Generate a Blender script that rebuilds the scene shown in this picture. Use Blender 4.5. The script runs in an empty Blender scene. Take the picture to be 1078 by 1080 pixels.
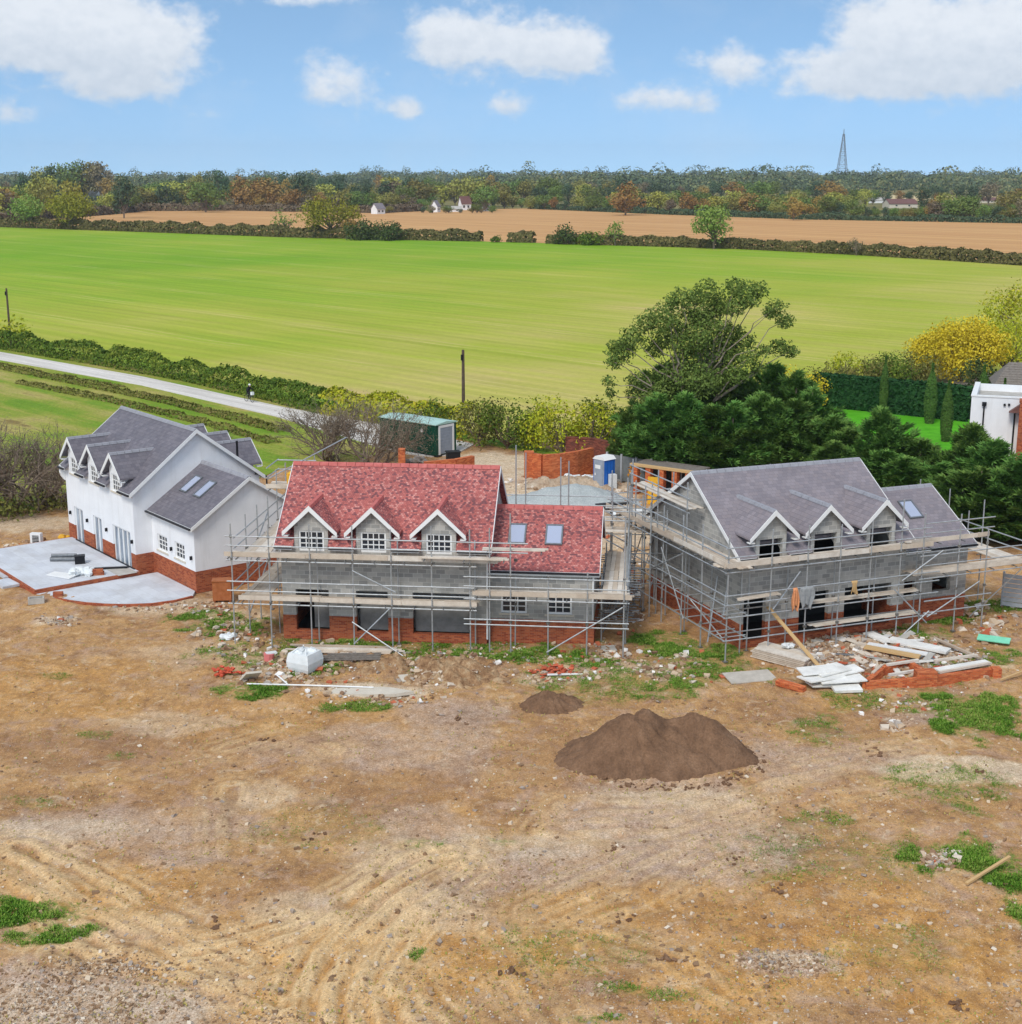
EXPO = 0.5
SUN_E = 1.6
SUN_ANG = 18.0
import math as _m
SUN_EL = _m.radians(48)
SKY_STR = .15
SKY_TINT = (.99, 1.09, 1.03)
CLOUD_K = 4.6
HAZE = .00008
import bpy, math, random
import numpy as np
from mathutils import Vector, Matrix
R_ = random.Random(7)
NPR = np.random.RandomState(11)
SC = bpy.context.scene
COL = SC.collection
# ---------------------------------------------------------------- camera model
FPX, HOR, CAMH, CX, CY = 1500.0, 182.0, 22.0, 539.0, 540.0
PITCH = math.atan((CY - HOR) / FPX)
_fw = (0, math.cos(PITCH), -math.sin(PITCH)); _up = (0, math.sin(PITCH), math.cos(PITCH))

def ray(u, v):
    a = (u - CX) / FPX; b = (CY - v) / FPX
    return (a, _fw[1] + b * _up[1], _fw[2] + b * _up[2])

def G(u, v, z=0.0):
    r = ray(u, v); t = (z - CAMH) / r[2]
    return (r[0] * t, r[1] * t)

def G3(u, v, z=0.0):
    x, y = G(u, v, z); return (x, y, z)

def AT(u, v, Y):
    r = ray(u, v); t = Y / r[1]
    return (r[0] * t, Y, CAMH + r[2] * t)

# ---------------------------------------------------------------- object helpers
def tag(o, label=None, cat=None, group=None, kind=None):
    if label: o['label'] = label
    if cat: o['category'] = cat
    if group: o['group'] = group
    if kind: o['kind'] = kind
    return o

def thing(name, label, cat, loc=(0, 0, 0), rz=0.0, group=None):
    o = bpy.data.objects.new(name, None); COL.objects.link(o)
    o.empty_display_size = 0.3
    o.location = loc; o.rotation_euler = (0, 0, rz)
    return tag(o, label, cat, group)

def kids(o):
    return [c for c in bpy.data.objects if c.parent == o]

def copy_tree(o, parent=None):
    c = o.copy(); COL.objects.link(c); c.parent = parent
    for ch in kids(o): copy_tree(ch, c)
    return c

def autouv(me):
    n = len(me.loops)
    uvl = me.uv_layers.new(name='UVMap')
    co = np.empty(len(me.vertices) * 3, 'f'); me.vertices.foreach_get('co', co); co = co.reshape(-1, 3)
    vi = np.empty(n, 'i'); me.loops.foreach_get('vertex_index', vi)
    nf = len(me.polygons)
    no = np.empty(nf * 3, 'f'); me.polygons.foreach_get('normal', no); no = no.reshape(-1, 3)
    lt = np.empty(nf, 'i'); me.polygons.foreach_get('loop_total', lt)
    fi = np.repeat(np.arange(nf), lt)
    N = no[fi]; Pp = co[vi]
    T = np.stack([-N[:, 1], N[:, 0], np.zeros(n)], 1)
    l = np.linalg.norm(T, axis=1); flat = l < 0.05
    T[flat] = (1, 0, 0); l[flat] = 1
    T /= l[:, None]
    B = np.cross(N, T)
    B[flat] = (0, 1, 0)
    uv = np.stack([(Pp * T).sum(1), (Pp * B).sum(1)], 1).astype('f')
    uvl.data.foreach_set('uv', uv.ravel())

class MB:
    def __init__(s, T=None):
        s.v = []; s.f = []; s.m = []; s.T = T
    def pt(s, p):
        p = Vector(p)
        if s.T is not None: p = s.T @ p
        s.v.append(p[:]); return len(s.v) - 1
    def poly(s, pts, m=0):
        s.f.append([s.pt(p) for p in pts]); s.m.append(m)
    def hexa(s, c, m=0):       # 8 corners: bottom 4 ccw, top 4 ccw
        i = [s.pt(p) for p in c]
        for q in ((3, 2, 1, 0), (4, 5, 6, 7), (0, 1, 5, 4), (1, 2, 6, 5), (2, 3, 7, 6), (3, 0, 4, 7)):
            s.f.append([i[k] for k in q]); s.m.append(m)
    def box(s, x0, x1, y0, y1, z0, z1, m=0):
        s.hexa([(x0, y0, z0), (x1, y0, z0), (x1, y1, z0), (x0, y1, z0), (x0, y0, z1), (x1, y0, z1), (x1, y1, z1), (x0, y1, z1)], m)
    def cbox(s, c, size, rz=0.0, rx=0.0, ry=0.0, m=0):
        M = Matrix.Translation(c) @ Matrix.Rotation(rz, 4, 'Z') @ Matrix.Rotation(ry, 4, 'Y') @ Matrix.Rotation(rx, 4, 'X')
        a, b, d = (k / 2 for k in size)
        s.hexa([M @ Vector(p) for p in ((-a, -b, -d), (a, -b, -d), (a, b, -d), (-a, b, -d), (-a, -b, d), (a, -b, d), (a, b, d), (-a, b, d))], m)
    def beam(s, p, q, w, h, m=0):
        p = Vector(p); q = Vector(q); d = (q - p).normalized()
        u = d.cross(Vector((0, 0, 1)))
        if u.length < 1e-4: u = Vector((1, 0, 0))
        u.normalize(); n = u.cross(d).normalized()
        u = u * w / 2; n = n * h / 2
        s.hexa([p - u - n, p + u - n, q + u - n, q - u - n, p - u + n, p + u + n, q + u + n, q - u + n], m)
    def tube(s, p, q, r, n=6, m=0, r2=None, cap=True):
        p = Vector(p); q = Vector(q); r2 = r if r2 is None else r2
        d = (q - p)
        if d.length < 1e-6: return
        d.normalize(); a = d.orthogonal().normalized(); b = d.cross(a)
        A = []; B = []
        for k in range(n):
            t = 2 * math.pi * k / n; o = a * math.cos(t) + b * math.sin(t)
            A.append(s.pt(p + o * r)); B.append(s.pt(q + o * r2))
        for k in range(n):
            j = (k + 1) % n
            s.f.append([A[k], A[j], B[j], B[k]]); s.m.append(m)
        if cap:
            s.f.append(A[::-1]); s.m.append(m); s.f.append(B); s.m.append(m)
    def prism(s, pts, off, m=0):
        off = Vector(off); P = [Vector(p) for p in pts]
        n = Vector((0, 0, 0))
        for k in range(len(P)):
            n += (P[k] - P[0]).cross(P[(k + 1) % len(P)] - P[0])
        if n.dot(off) > 0: P = P[::-1]
        a = [s.pt(p) for p in P]; b = [s.pt(p + off) for p in P]
        s.f.append(a); s.m.append(m); s.f.append(b[::-1]); s.m.append(m)
        k = len(P)
        for i in range(k):
            j = (i + 1) % k
            s.f.append([a[j], a[i], b[i], b[j]]); s.m.append(m)
    def blob(s, c, r, n=8, k=5, jit=0.2, m=0, rng=R_, sz=1.0):
        c = Vector(c); rows = []
        for i in range(1, k):
            th = math.pi * i / k; row = []
            for j in range(n):
                ph = 2 * math.pi * j / n; q = r * (1 + rng.uniform(-jit, jit))
                row.append(s.pt(c + Vector((math.sin(th) * math.cos(ph) * q, math.sin(th) * math.sin(ph) * q, math.cos(th) * q * sz))))
            rows.append(row)
        t = s.pt(c + Vector((0, 0, r * sz))); b = s.pt(c - Vector((0, 0, r * sz)))
        for j in range(n):
            l = (j + 1) % n
            s.f.append([t, rows[0][j], rows[0][l]]); s.m.append(m)
            s.f.append([b, rows[-1][l], rows[-1][j]]); s.m.append(m)
            for i in range(len(rows) - 1):
                s.f.append([rows[i][j], rows[i + 1][j], rows[i + 1][l], rows[i][l]]); s.m.append(m)
    def build(s, name, mats, parent=None, smooth=False, loc=None, rz=0.0):
        if not isinstance(mats, (list, tuple)): mats = [mats]
        me = bpy.data.meshes.new(name); me.from_pydata(s.v, [], s.f)
        for q in mats: me.materials.append(q)
        me.polygons.foreach_set('material_index', s.m)
        if smooth: me.polygons.foreach_set('use_smooth', [True] * len(s.f))
        me.update(); autouv(me)
        o = bpy.data.objects.new(name, me); COL.objects.link(o)
        if parent is not None: o.parent = parent
        if loc is not None: o.location = loc
        o.rotation_euler = (0, 0, rz)
        return o

def mesh_np(name, V, Fc, mats, parent=None, smooth=False, uv=False, mi=None):
    me = bpy.data.meshes.new(name); me.from_pydata(V.tolist(), [], Fc.tolist() if hasattr(Fc, 'tolist') else Fc)
    for q in (mats if isinstance(mats, (list, tuple)) else [mats]): me.materials.append(q)
    if mi is not None: me.polygons.foreach_set('material_index', mi)
    if smooth: me.polygons.foreach_set('use_smooth', [True] * len(me.polygons))
    me.update()
    if uv: autouv(me)
    o = bpy.data.objects.new(name, me); COL.objects.link(o)
    if parent is not None: o.parent = parent
    return o

# ---------------------------------------------------------------- value noise (numpy)
_perm = np.random.RandomState(5).rand(256, 256)
def vnoise(x, y):
    xi = np.floor(x).astype(int); yi = np.floor(y).astype(int)
    fx = x - xi; fy = y - yi
    fx = fx * fx * (3 - 2 * fx); fy = fy * fy * (3 - 2 * fy)
    g = lambda a, b: _perm[a & 255, b & 255]
    return (g(xi, yi) * (1 - fx) + g(xi + 1, yi) * fx) * (1 - fy) + (g(xi, yi + 1) * (1 - fx) + g(xi + 1, yi + 1) * fx) * fy
def fbm(x, y, o=4):
    s = 0; a = .5; t = 0
    for k in range(o):
        s = s + a * vnoise(x + 17.3 * k, y - 9.1 * k); t += a; a *= .5; x = x * 2.03; y = y * 2.03
    return s / t
def sstep(a, b, x):
    t = np.clip((x - a) / (b - a), 0, 1); return t * t * (3 - 2 * t)

# ---------------------------------------------------------------- shader helpers
def lin(c):
    return tuple(((k / 255) / 12.92 if k / 255 <= .04045 else ((k / 255 + .055) / 1.055) ** 2.4) for k in c) + (1.0,)

class Sh:
    def __init__(s, name, rough=.85, spec=.25, metal=0.0):
        s.mat = bpy.data.materials.new(name); s.mat.use_nodes = True
        s.t = s.mat.node_tree; s.n = s.t.nodes; s.b = s.n['Principled BSDF']
        s.b.inputs['Roughness'].default_value = rough
        s.b.inputs['Specular IOR Level'].default_value = spec
        s.b.inputs['Metallic'].default_value = metal
        s._tc = None
    def N(s, typ, **kw):
        n = s.n.new(typ)
        for k, v in kw.items(): setattr(n, k, v)
        return n
    def L(s, a, b): s.t.links.new(a, b)
    def setin(s, sock, val):
        if hasattr(val, 'is_output') or isinstance(val, bpy.types.NodeSocket): s.L(val, sock)
        else: sock.default_value = val
    def co(s, which='Object'):
        if s._tc is None: s._tc = s.N('ShaderNodeTexCoord')
        return s._tc.outputs[which]
    def mp(s, vec, scale=(1, 1, 1), rot=(0, 0, 0), loc=(0, 0, 0)):
        m = s.N('ShaderNodeMapping'); s.L(vec, m.inputs[0])
        m.inputs['Scale'].default_value = scale; m.inputs['Rotation'].default_value = rot; m.inputs['Location'].default_value = loc
        return m.outputs[0]
    def noise(s, vec, scale=5, detail=4, rough=.55, dist=0.0, col=False):
        n = s.N('ShaderNodeTexNoise'); s.L(vec, n.inputs['Vector'])
        n.inputs['Scale'].default_value = scale; n.inputs['Detail'].default_value = detail
        n.inputs['Roughness'].default_value = rough; n.inputs['Distortion'].default_value = dist
        return n.outputs['Color' if col else 'Fac']
    def voro(s, vec, scale=5, feature='F1', out='Distance'):
        n = s.N('ShaderNodeTexVoronoi', feature=feature); s.L(vec, n.inputs['Vector']); n.inputs['Scale'].default_value = scale
        return n.outputs[out]
    def ramp(s, fac, stops, const=False):
        n = s.N('ShaderNodeValToRGB'); cr = n.color_ramp
        cr.interpolation = 'CONSTANT' if const else 'LINEAR'
        while len(cr.elements) < len(stops): cr.elements.new(.5)
        for e, (p, c) in zip(cr.elements, stops):
            e.position = p; e.color = lin(c) if isinstance(c, tuple) else (c, c, c, 1)
        s.setin(n.inputs[0], fac); return n.outputs[0]
    def mix(s, fac, a, b, mode='MIX'):
        n = s.N('ShaderNodeMix', data_type='RGBA', blend_type=mode)
        s.setin(n.inputs[0], fac)
        s.setin(n.inputs[6], lin(a) if isinstance(a, tuple) and len(a) == 3 else a)
        s.setin(n.inputs[7], lin(b) if isinstance(b, tuple) and len(b) == 3 else b)
        return n.outputs[2]
    def math(s, op, a, b=0.0, clamp=False):
        n = s.N('ShaderNodeMath', operation=op, use_clamp=clamp); s.setin(n.inputs[0], a); s.setin(n.inputs[1], b)
        return n.outputs[0]
    def rng(s, v, a, b, c=0.0, d=1.0):
        n = s.N('ShaderNodeMapRange'); s.setin(n.inputs[0], v)
        for k, q in zip((1, 2, 3, 4), (a, b, c, d)): n.inputs[k].default_value = q
        return n.outputs[0]
    def hsv(s, colr, h=.5, sa=1.0, v=1.0):
        n = s.N('ShaderNodeHueSaturation')
        s.setin(n.inputs['Hue'], h); s.setin(n.inputs['Saturation'], sa); s.setin(n.inputs['Value'], v); s.setin(n.inputs['Color'], colr)
        return n.outputs[0]
    def bump(s, h, strength=.3, dist=.02):
        n = s.N('ShaderNodeBump'); n.inputs['Strength'].default_value = strength; n.inputs['Distance'].default_value = dist
        s.L(h, n.inputs['Height']); s.L(n.outputs[0], s.b.inputs['Normal'])
    def island(s): return s.N('ShaderNodeNewGeometry').outputs['Random Per Island']
    def orand(s): return s.N('ShaderNodeObjectInfo').outputs['Random']
    def base(s, c):
        s.setin(s.b.inputs['Base Color'], lin(c) if isinstance(c, tuple) and len(c) == 3 else c); return s
    def cells(s, w, h, off=.5):          # per-unit random value, and distance lines, of a bonded course pattern in metres
        x = s.N('ShaderNodeSeparateXYZ'); s.L(s.co('UV'), x.inputs[0])
        v = s.math('DIVIDE', x.outputs[1], h); row = s.math('FLOOR', v)
        u = s.math('ADD', s.math('DIVIDE', x.outputs[0], w), s.math('MULTIPLY', s.math('MODULO', row, 2.0), off))
        cb = s.N('ShaderNodeCombineXYZ'); s.L(s.math('FLOOR', u), cb.inputs[0]); s.L(row, cb.inputs[1])
        wn = s.N('ShaderNodeTexWhiteNoise', noise_dimensions='2D'); s.L(cb.outputs[0], wn.inputs['Vector'])
        fu = s.math('FRACT', u); fv = s.math('FRACT', v)
        return wn.outputs['Value'], fu, fv
    def joints(s, fu, fv, w, h, j):
        a = s.math('LESS_THAN', fu, j / w); b = s.math('LESS_THAN', fv, j / h)
        return s.math('MAXIMUM', a, b)

M = {}
def plain(name, c, rough=.7, var=12, scale=3, metal=0.0, spec=.3, bump=0.0):
    s = Sh(name, rough, spec, metal)
    n = s.noise(s.co(), scale, 5, .65)
    lo = tuple(max(0, k - var) for k in c); hi = tuple(min(255, k + var) for k in c)
    s.base(s.ramp(n, [(.3, lo), (.7, hi)]))
    if bump: s.bump(s.noise(s.co(), scale * 8, 4, .6), bump, .01)
    M[name] = s.mat; return s.mat

def brick(name, cols, mortar, w=.225, h=.075, j=.012, dirt=.35):
    s = Sh(name, .9, .15)
    r, fu, fv = s.cells(w, h)
    k = len(cols); c = s.ramp(r, [(i / k, q) for i, q in enumerate(cols)], True)
    c = s.mix(s.joints(fu, fv, w, h, j), c, mortar)
    n = s.noise(s.co(), .9, 5, .65)
    c = s.mix(s.math('MULTIPLY', s.rng(n, .45, .75), dirt), c, tuple(int(q * .72) for q in mortar))
    s.base(c); s.bump(s.math('ADD', s.noise(s.co(), 40, 3), s.math('MULTIPLY', s.joints(fu, fv, w, h, j), -1.0)), .4, .01)
    M[name] = s.mat

brick('brick_orange', [(168, 84, 52), (152, 72, 46), (180, 98, 62), (140, 62, 42), (172, 90, 58)], (158, 120, 96))
brick('brick_bright', [(205, 106, 62), (190, 92, 52), (214, 122, 74), (176, 80, 48)], (176, 126, 92))
brick('brick_old', [(128, 70, 58), (110, 58, 50), (140, 80, 64), (98, 54, 48)], (122, 92, 80))
brick('blockwork', [(178, 176, 170), (164, 162, 157), (186, 183, 176), (152, 151, 147), (172, 170, 164)], (200, 197, 190), .44, .215, .022, .6)

def roofing(name, cols, w, h, dark, rough=.75, lw=.012):
    s = Sh(name, rough, .3)
    r, fu, fv = s.cells(w, h)
    k = len(cols); c = s.ramp(r, [(i / k, q) for i, q in enumerate(cols)], True)
    n = s.noise(s.co(), .6, 4, .6)
    c = s.hsv(c, .5, 1.0, s.rng(n, .3, .7, .9, 1.1))
    c = s.mix(s.math('MULTIPLY', s.joints(fu, fv, w, h, lw), .7), c, dark)
    s.base(c)
    s.bump(s.math('SUBTRACT', s.math('SUBTRACT', 1.0, fv), s.math('MULTIPLY', s.joints(fu, fv, w, h, lw), .6)), .6, .015)
    M[name] = s.mat
roofing('red_tiles', [(180, 102, 95), (168, 94, 89), (192, 120, 112), (120, 76, 79), (184, 106, 98), (174, 99, 94), (134, 82, 84), (200, 136, 127), (158, 90, 87)], .115, .10, (112, 62, 62))
roofing('slate_dark', [(112, 108, 114), (104, 100, 107), (119, 114, 120), (109, 105, 112), (115, 110, 116)], .26, .22, (86, 83, 90), .6)
roofing('slate', [(134, 126, 130), (127, 120, 125), (140, 132, 136), (131, 124, 129), (137, 128, 131)], .26, .22, (106, 99, 104), .65)

s = Sh('white_render', .8, .25); n = s.noise(s.co(), .8, 5, .6)
n2_ = s.noise(s.mp(s.co(), (1.5, 1.5, .18)), 1.6, 5, .6); c = s.ramp(n, [(.3, (226, 227, 229)), (.7, (238, 239, 240))]); c = s.mix(s.math('MULTIPLY', s.rng(n2_, .52, .75), .35), c, (204, 202, 198)); s.base(c); s.bump(s.noise(s.co(), 60, 2), .15, .004); M['render'] = s.mat
plain('white_paint', (232, 232, 230), .45, 4)
plain('dark_trim', (42, 42, 46), .5, 5)
plain('black_plastic', (28, 28, 32), .45, 6)
plain('steel', (180, 184, 186), .42, 16, 6, .55, .5)
plain('steel_dark', (122, 125, 128), .5, 16, 6, .5, .5)
plain('coupler', (120, 116, 110), .6, 20, 10, .4)
plain('stone_sill', (205, 196, 180), .85, 8)
plain('concrete', (176, 172, 164), .9, 14, 2, bump=.2)
plain('room_shade', (58, 57, 56), .9, 8)  # dimness of the interiors put into the colour of their surfaces
plain('foam_white', (226, 224, 218), .7, 16, 1.5)
plain('plastic_white', (222, 226, 226), .5, 8)
plain('sheet_grey', (186, 178, 166), .8, 12)
plain('screen_board', (132, 130, 126), .85, 12)
plain('bright_red', (200, 84, 56), .6, 22, 8)
plain('terracotta', (188, 92, 62), .75, 16, 6)
plain('pink_plastic', (222, 128, 126), .5, 8)
plain('green_sheet', (130, 214, 178), .5, 8)
plain('blue_plastic', (36, 104, 190), .45, 6)
plain('grey_plastic', (150, 158, 170), .5, 8)
plain('container_green', (22, 72, 56), .5, 6)
plain('container_roof', (168, 200, 190), .5, 10, 1.5)
plain('yellow_plastic', (226, 172, 50), .5, 12)
plain('cabinet_wood', (168, 100, 58), .6, 14, 4)
plain('fence_grey', (178, 181, 184), .6, 8)
plain('skin', (196, 150, 124), .6, 4)
plain('black_cloth', (34, 34, 38), .9, 6)
plain('mesh_grey', (118, 122, 122), .7, 8)
plain('pole_wood', (92, 78, 66), .9, 14, 4)
plain('brown_roof', (112, 78, 72), .8, 14, 2)
plain('shed_black', (44, 42, 42), .8, 8, 3)
plain('rust_steel', (120, 112, 104), .7, 16, 6)
plain('grey_cloth', (150, 152, 152), .9, 12, 6)
plain('orange_cloth', (220, 150, 104), .9, 14, 8)

s = Sh('scaffold_board', .9, .15)
c = s.ramp(s.island(), [(0, (204, 190, 172)), (.3, (216, 204, 188)), (.6, (192, 176, 158)), (.8, (222, 214, 202))], True)
c = s.mix(s.math('MULTIPLY', s.rng(s.noise(s.co(), 1.6, 5, .7), .4, .75), .5), c, (150, 128, 108))
s.base(c); s.bump(s.noise(s.mp(s.co(), (1, 1, 1)), 30, 3), .2, .006); M['board'] = s.mat
s = Sh('new_timber', .75, .2)
c = s.ramp(s.island(), [(0, (222, 190, 140)), (.4, (206, 172, 122)), (.7, (230, 204, 160))], True)
s.base(s.mix(s.math('MULTIPLY', s.noise(s.co(), 5, 4, .6), .4), c, (170, 132, 90))); M['timber'] = s.mat

s = Sh('window_glass', .06, .6); s.base((44, 50, 58)); M['glass'] = s.mat
s = Sh('rooflight_glass', .08, .7); s.base((168, 176, 196)); M['skyglass'] = s.mat  # bluish-white sky reflection is put into the pane colour
s = Sh('door_glass', .08, .6); s.base(s.ramp(s.noise(s.mp(s.co(), (3, 3, .6)), 1.2, 2), [(.35, (112, 124, 138)), (.65, (168, 178, 188))])); M['doorglass'] = s.mat  # opaque panes with the grey-blue reflection painted into their colour
s = Sh('paving', .7, .3)
r, fu, fv = s.cells(.9, .6)
c = s.ramp(r, [(0, (203, 206, 211)), (.3, (198, 201, 207)), (.6, (206, 209, 214))], True)
c = s.mix(s.math('MULTIPLY', s.joints(fu, fv, .9, .6, .012), .55), c, (150, 152, 158))
c = s.mix(s.math('MULTIPLY', s.rng(s.noise(s.co(), .7, 6, .68), .45, .7), .5), c, (166, 162, 158)); s.base(c); M['paving'] = s.mat

# ---------------------------------------------------------------- foliage materials
def leafmat(name, cols, tint=.25, var=.25, scale=.35, trans=.0):
    s = Sh(name, .75, .12)
    k = len(cols)
    isl = s.island()
    nz = s.noise(s.co(), scale, 3, .6)
    f = s.math('ADD', s.math('MULTIPLY', isl, .55), s.math('MULTIPLY', s.rng(nz, .3, .7), .45))
    c = s.ramp(f, [(i / max(1, k - 1), q) for i, q in enumerate(cols)])
    c = s.hsv(c, s.rng(s.orand(), 0, 1, .5 - tint * .1, .5 + tint * .06), 1.0, s.rng(s.orand(), 0, 1, 1 - var, 1 + var))
    s.base(c); M[name] = s.mat
plain('bark', (120, 106, 92), .95, 16, 3)
plain('bark_pale', (150, 138, 120), .95, 18, 3)
# ---------------------------------------------------------------- camera
cam = bpy.data.cameras.new('camera'); camo = bpy.data.objects.new('camera', cam); COL.objects.link(camo)
camo.location = (0, 0, CAMH); camo.rotation_euler = (math.pi / 2 - PITCH, 0, 0)
cam.sensor_fit = 'HORIZONTAL'; cam.sensor_width = 36; cam.lens = FPX / 1078 * 36
cam.clip_start = .5; cam.clip_end = 30000
SC.camera = camo
SC.view_settings.view_transform = 'Standard'; SC.view_settings.look = 'None'
SC.view_settings.gamma = 1; SC.view_settings.use_curve_mapping = False
SC.view_settings.exposure = EXPO

# ---------------------------------------------------------------- light
sd = Vector((-.42 * math.cos(SUN_EL), -.9075 * math.cos(SUN_EL), math.sin(SUN_EL)))
sl = bpy.data.lights.new('sun', 'SUN'); sl.energy = SUN_E; sl.angle = math.radians(SUN_ANG); sl.color = (1, .955, .89)
so = bpy.data.objects.new('sun', sl); COL.objects.link(so)
so.rotation_euler = sd.to_track_quat('Z', 'Y').to_euler(); so.location = (-30, -60, 80)

W = bpy.data.worlds.new('World'); SC.world = W; W.use_nodes = True
t = W.node_tree; n = t.nodes; n.clear(); L = t.links.new
def wm(op, a, b=0.0, c=None, clamp=False):
    q = n.new('ShaderNodeMath'); q.operation = op; q.use_clamp = clamp
    for k, v in enumerate((a, b) if c is None else (a, b, c)):
        if isinstance(v, (int, float)): q.inputs[k].default_value = v
        else: L(v, q.inputs[k])
    return q.outputs[0]
tc = n.new('ShaderNodeTexCoord'); sp = n.new('ShaderNodeSeparateXYZ'); L(tc.outputs['Generated'], sp.inputs[0])
x, y, z = sp.outputs
cb = n.new('ShaderNodeCombineXYZ'); L(x, cb.inputs[0]); L(y, cb.inputs[1]); L(wm('ADD', wm('MULTIPLY', wm('MAXIMUM', z, 0.0), 1.9), .25), cb.inputs[2])
nm = n.new('ShaderNodeVectorMath'); nm.operation = 'NORMALIZE'; L(cb.outputs[0], nm.inputs[0])
sky = n.new('ShaderNodeTexSky'); sky.sky_type = 'NISHITA'; sky.sun_disc = False
sky.sun_elevation = SUN_EL; sky.sun_rotation = math.atan2(sd.x, sd.y) % (2 * math.pi); sky.altitude = 50
sky.air_density = 1.0; sky.dust_density = .6; sky.ozone_density = 1.6
L(nm.outputs[0], sky.inputs[0])
# clouds: soft heaps at fixed bearings and heights above the horizon
hl = wm('SQRT', wm('ADD', wm('MULTIPLY', x, x), wm('MULTIPLY', y, y)))
az = wm('ARCTAN2', x, y); el = wm('ARCTAN2', z, hl)
cv = n.new('ShaderNodeCombineXYZ'); L(wm('MULTIPLY', az, 1500.0 / 26), cv.inputs[0]); L(wm('MULTIPLY', el, 1500.0 / 19), cv.inputs[1])
def wn(scale, det, rough, off=0.0):
    q = n.new('ShaderNodeTexNoise'); q.inputs['Scale'].default_value = scale; q.inputs['Detail'].default_value = det; q.inputs['Roughness'].default_value = rough
    mpn = n.new('ShaderNodeMapping'); mpn.inputs['Location'].default_value = (off, off * .7, off * .3); L(cv.outputs[0], mpn.inputs[0]); L(mpn.outputs[0], q.inputs['Vector'])
    return q.outputs['Fac']
n1 = wn(.55, 8, .6); n2 = wn(1.5, 6, .6, 7.0); n3 = wn(.25, 5, .6, 31.0)
def bearing(u, v):
    r = ray(u, v); return math.atan2(r[0], r[1]), math.atan2(r[2], math.hypot(r[0], r[1]))
CL = [(70, 52, 110, 44, 1.0), (150, 58, 62, 42, 1.0), (25, 22, 90, 42, .9), (135, 98, 70, 14, .6), (470, 45, 42, 34, .9), (540, 54, 80, 36, 1.0), (605, 62, 48, 26, .9), (357, 96, 44, 32, .95), (432, 116, 24, 14, .8),
      (535, 114, 34, 16, .8), (770, 70, 46, 22, .85), (676, 108, 34, 18, .85), (736, 110, 36, 18, .8), (940, 38, 66, 46, 1.0), (1000, 58, 90, 42, 1.0), (1075, 40, 60, 46, .95), (880, 78, 70, 22, .75), (900, 100, 70, 16, .5), (1030, 92, 80, 20, .6),
      (325, 2, 75, 9, .7), (262, 90, 18, 10, .4), (5, 125, 40, 16, .5), (215, 122, 30, 9, .35), (620, -60, 130, 40, 1.0), (180, -70, 120, 40, .9), (-200, 40, 130, 50, 1.0), (1300, 60, 140, 46, 1.0), (1500, 20, 130, 50, .8), (-450, 70, 120, 40, .8), (800, -110, 120, 40, .8)]
tot = None; hgt = None
for (u, v, ru, rv, a) in CL:
    b0, e0 = bearing(u, v)
    dx = wm('DIVIDE', wm('SUBTRACT', az, b0), ru / 1500); dy = wm('DIVIDE', wm('SUBTRACT', el, e0), rv / 1500)
    g = wm('MULTIPLY', wm('EXPONENT', wm('MULTIPLY', wm('ADD', wm('MULTIPLY', dx, dx), wm('MULTIPLY', dy, dy)), -1.1)), a)
    hh = wm('MULTIPLY', g, dy)
    tot = g if tot is None else wm('ADD', tot, g)
    hgt = hh if hgt is None else wm('ADD', hgt, hh)
dens = wm('ADD', tot, wm('MULTIPLY', wm('SUBTRACT', n1, .5), 1.7))
dens = wm('ADD', dens, wm('MULTIPLY', wm('SUBTRACT', n2, .5), .75))
dens = wm('ADD', dens, wm('MULTIPLY', hgt, .5))
mr = n.new('ShaderNodeMapRange'); mr.interpolation_type = 'SMOOTHSTEP'; L(dens, mr.inputs[0]); mr.inputs[1].default_value = .28; mr.inputs[2].default_value = 1.05
fac = wm('MULTIPLY', mr.outputs[0], .86)
fac = wm('MULTIPLY', fac, wm('GREATER_THAN', tot, .04))
# thin high veil
veil = wm('MULTIPLY', wm('MAXIMUM', wm('SUBTRACT', n3, .5), 0.0), .5)
fac = wm('MAXIMUM', fac, veil)
# unseen broken cloud added above the view to whiten and lift the ambient light
hv = n.new('ShaderNodeTexNoise'); hv.inputs['Scale'].default_value = 2.6; hv.inputs['Detail'].default_value = 5; L(tc.outputs['Generated'], hv.inputs['Vector'])
hm = n.new('ShaderNodeMapRange'); hm.interpolation_type = 'SMOOTHSTEP'; L(hv.outputs['Fac'], hm.inputs[0]); hm.inputs[1].default_value = .36; hm.inputs[2].default_value = .56
he = n.new('ShaderNodeMapRange'); he.interpolation_type = 'SMOOTHSTEP'; L(el, he.inputs[0]); he.inputs[1].default_value = .16; he.inputs[2].default_value = .4
fac = wm('MAXIMUM', fac, wm('MULTIPLY', wm('MULTIPLY', hm.outputs[0], he.outputs[0]), .85))
tone = wm('ADD', wm('MULTIPLY', wm('ADD', hgt, wm('MULTIPLY', wm('SUBTRACT', n2, .5), 2.4)), .6), .55, clamp=True)  # cloud shading painted in: lit white tops, grey-blue undersides
cr = n.new('ShaderNodeValToRGB'); cr.color_ramp.elements[0].color = tuple(q * CLOUD_K for q in (.69, .75, .83)) + (1,); cr.color_ramp.elements[1].color = tuple(q * CLOUD_K for q in (.93, .96, 1.0)) + (1,)
L(tone, cr.inputs[0])
sc2 = n.new('ShaderNodeMix'); sc2.data_type = 'RGBA'; sc2.blend_type = 'MULTIPLY'; sc2.inputs[0].default_value = 1
L(sky.outputs[0], sc2.inputs[6]); sc2.inputs[7].default_value = SKY_TINT + (1,)
mxn = n.new('ShaderNodeMix'); mxn.data_type = 'RGBA'; L(fac, mxn.inputs[0]); L(sc2.outputs[2], mxn.inputs[6]); L(cr.outputs[0], mxn.inputs[7])
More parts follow.
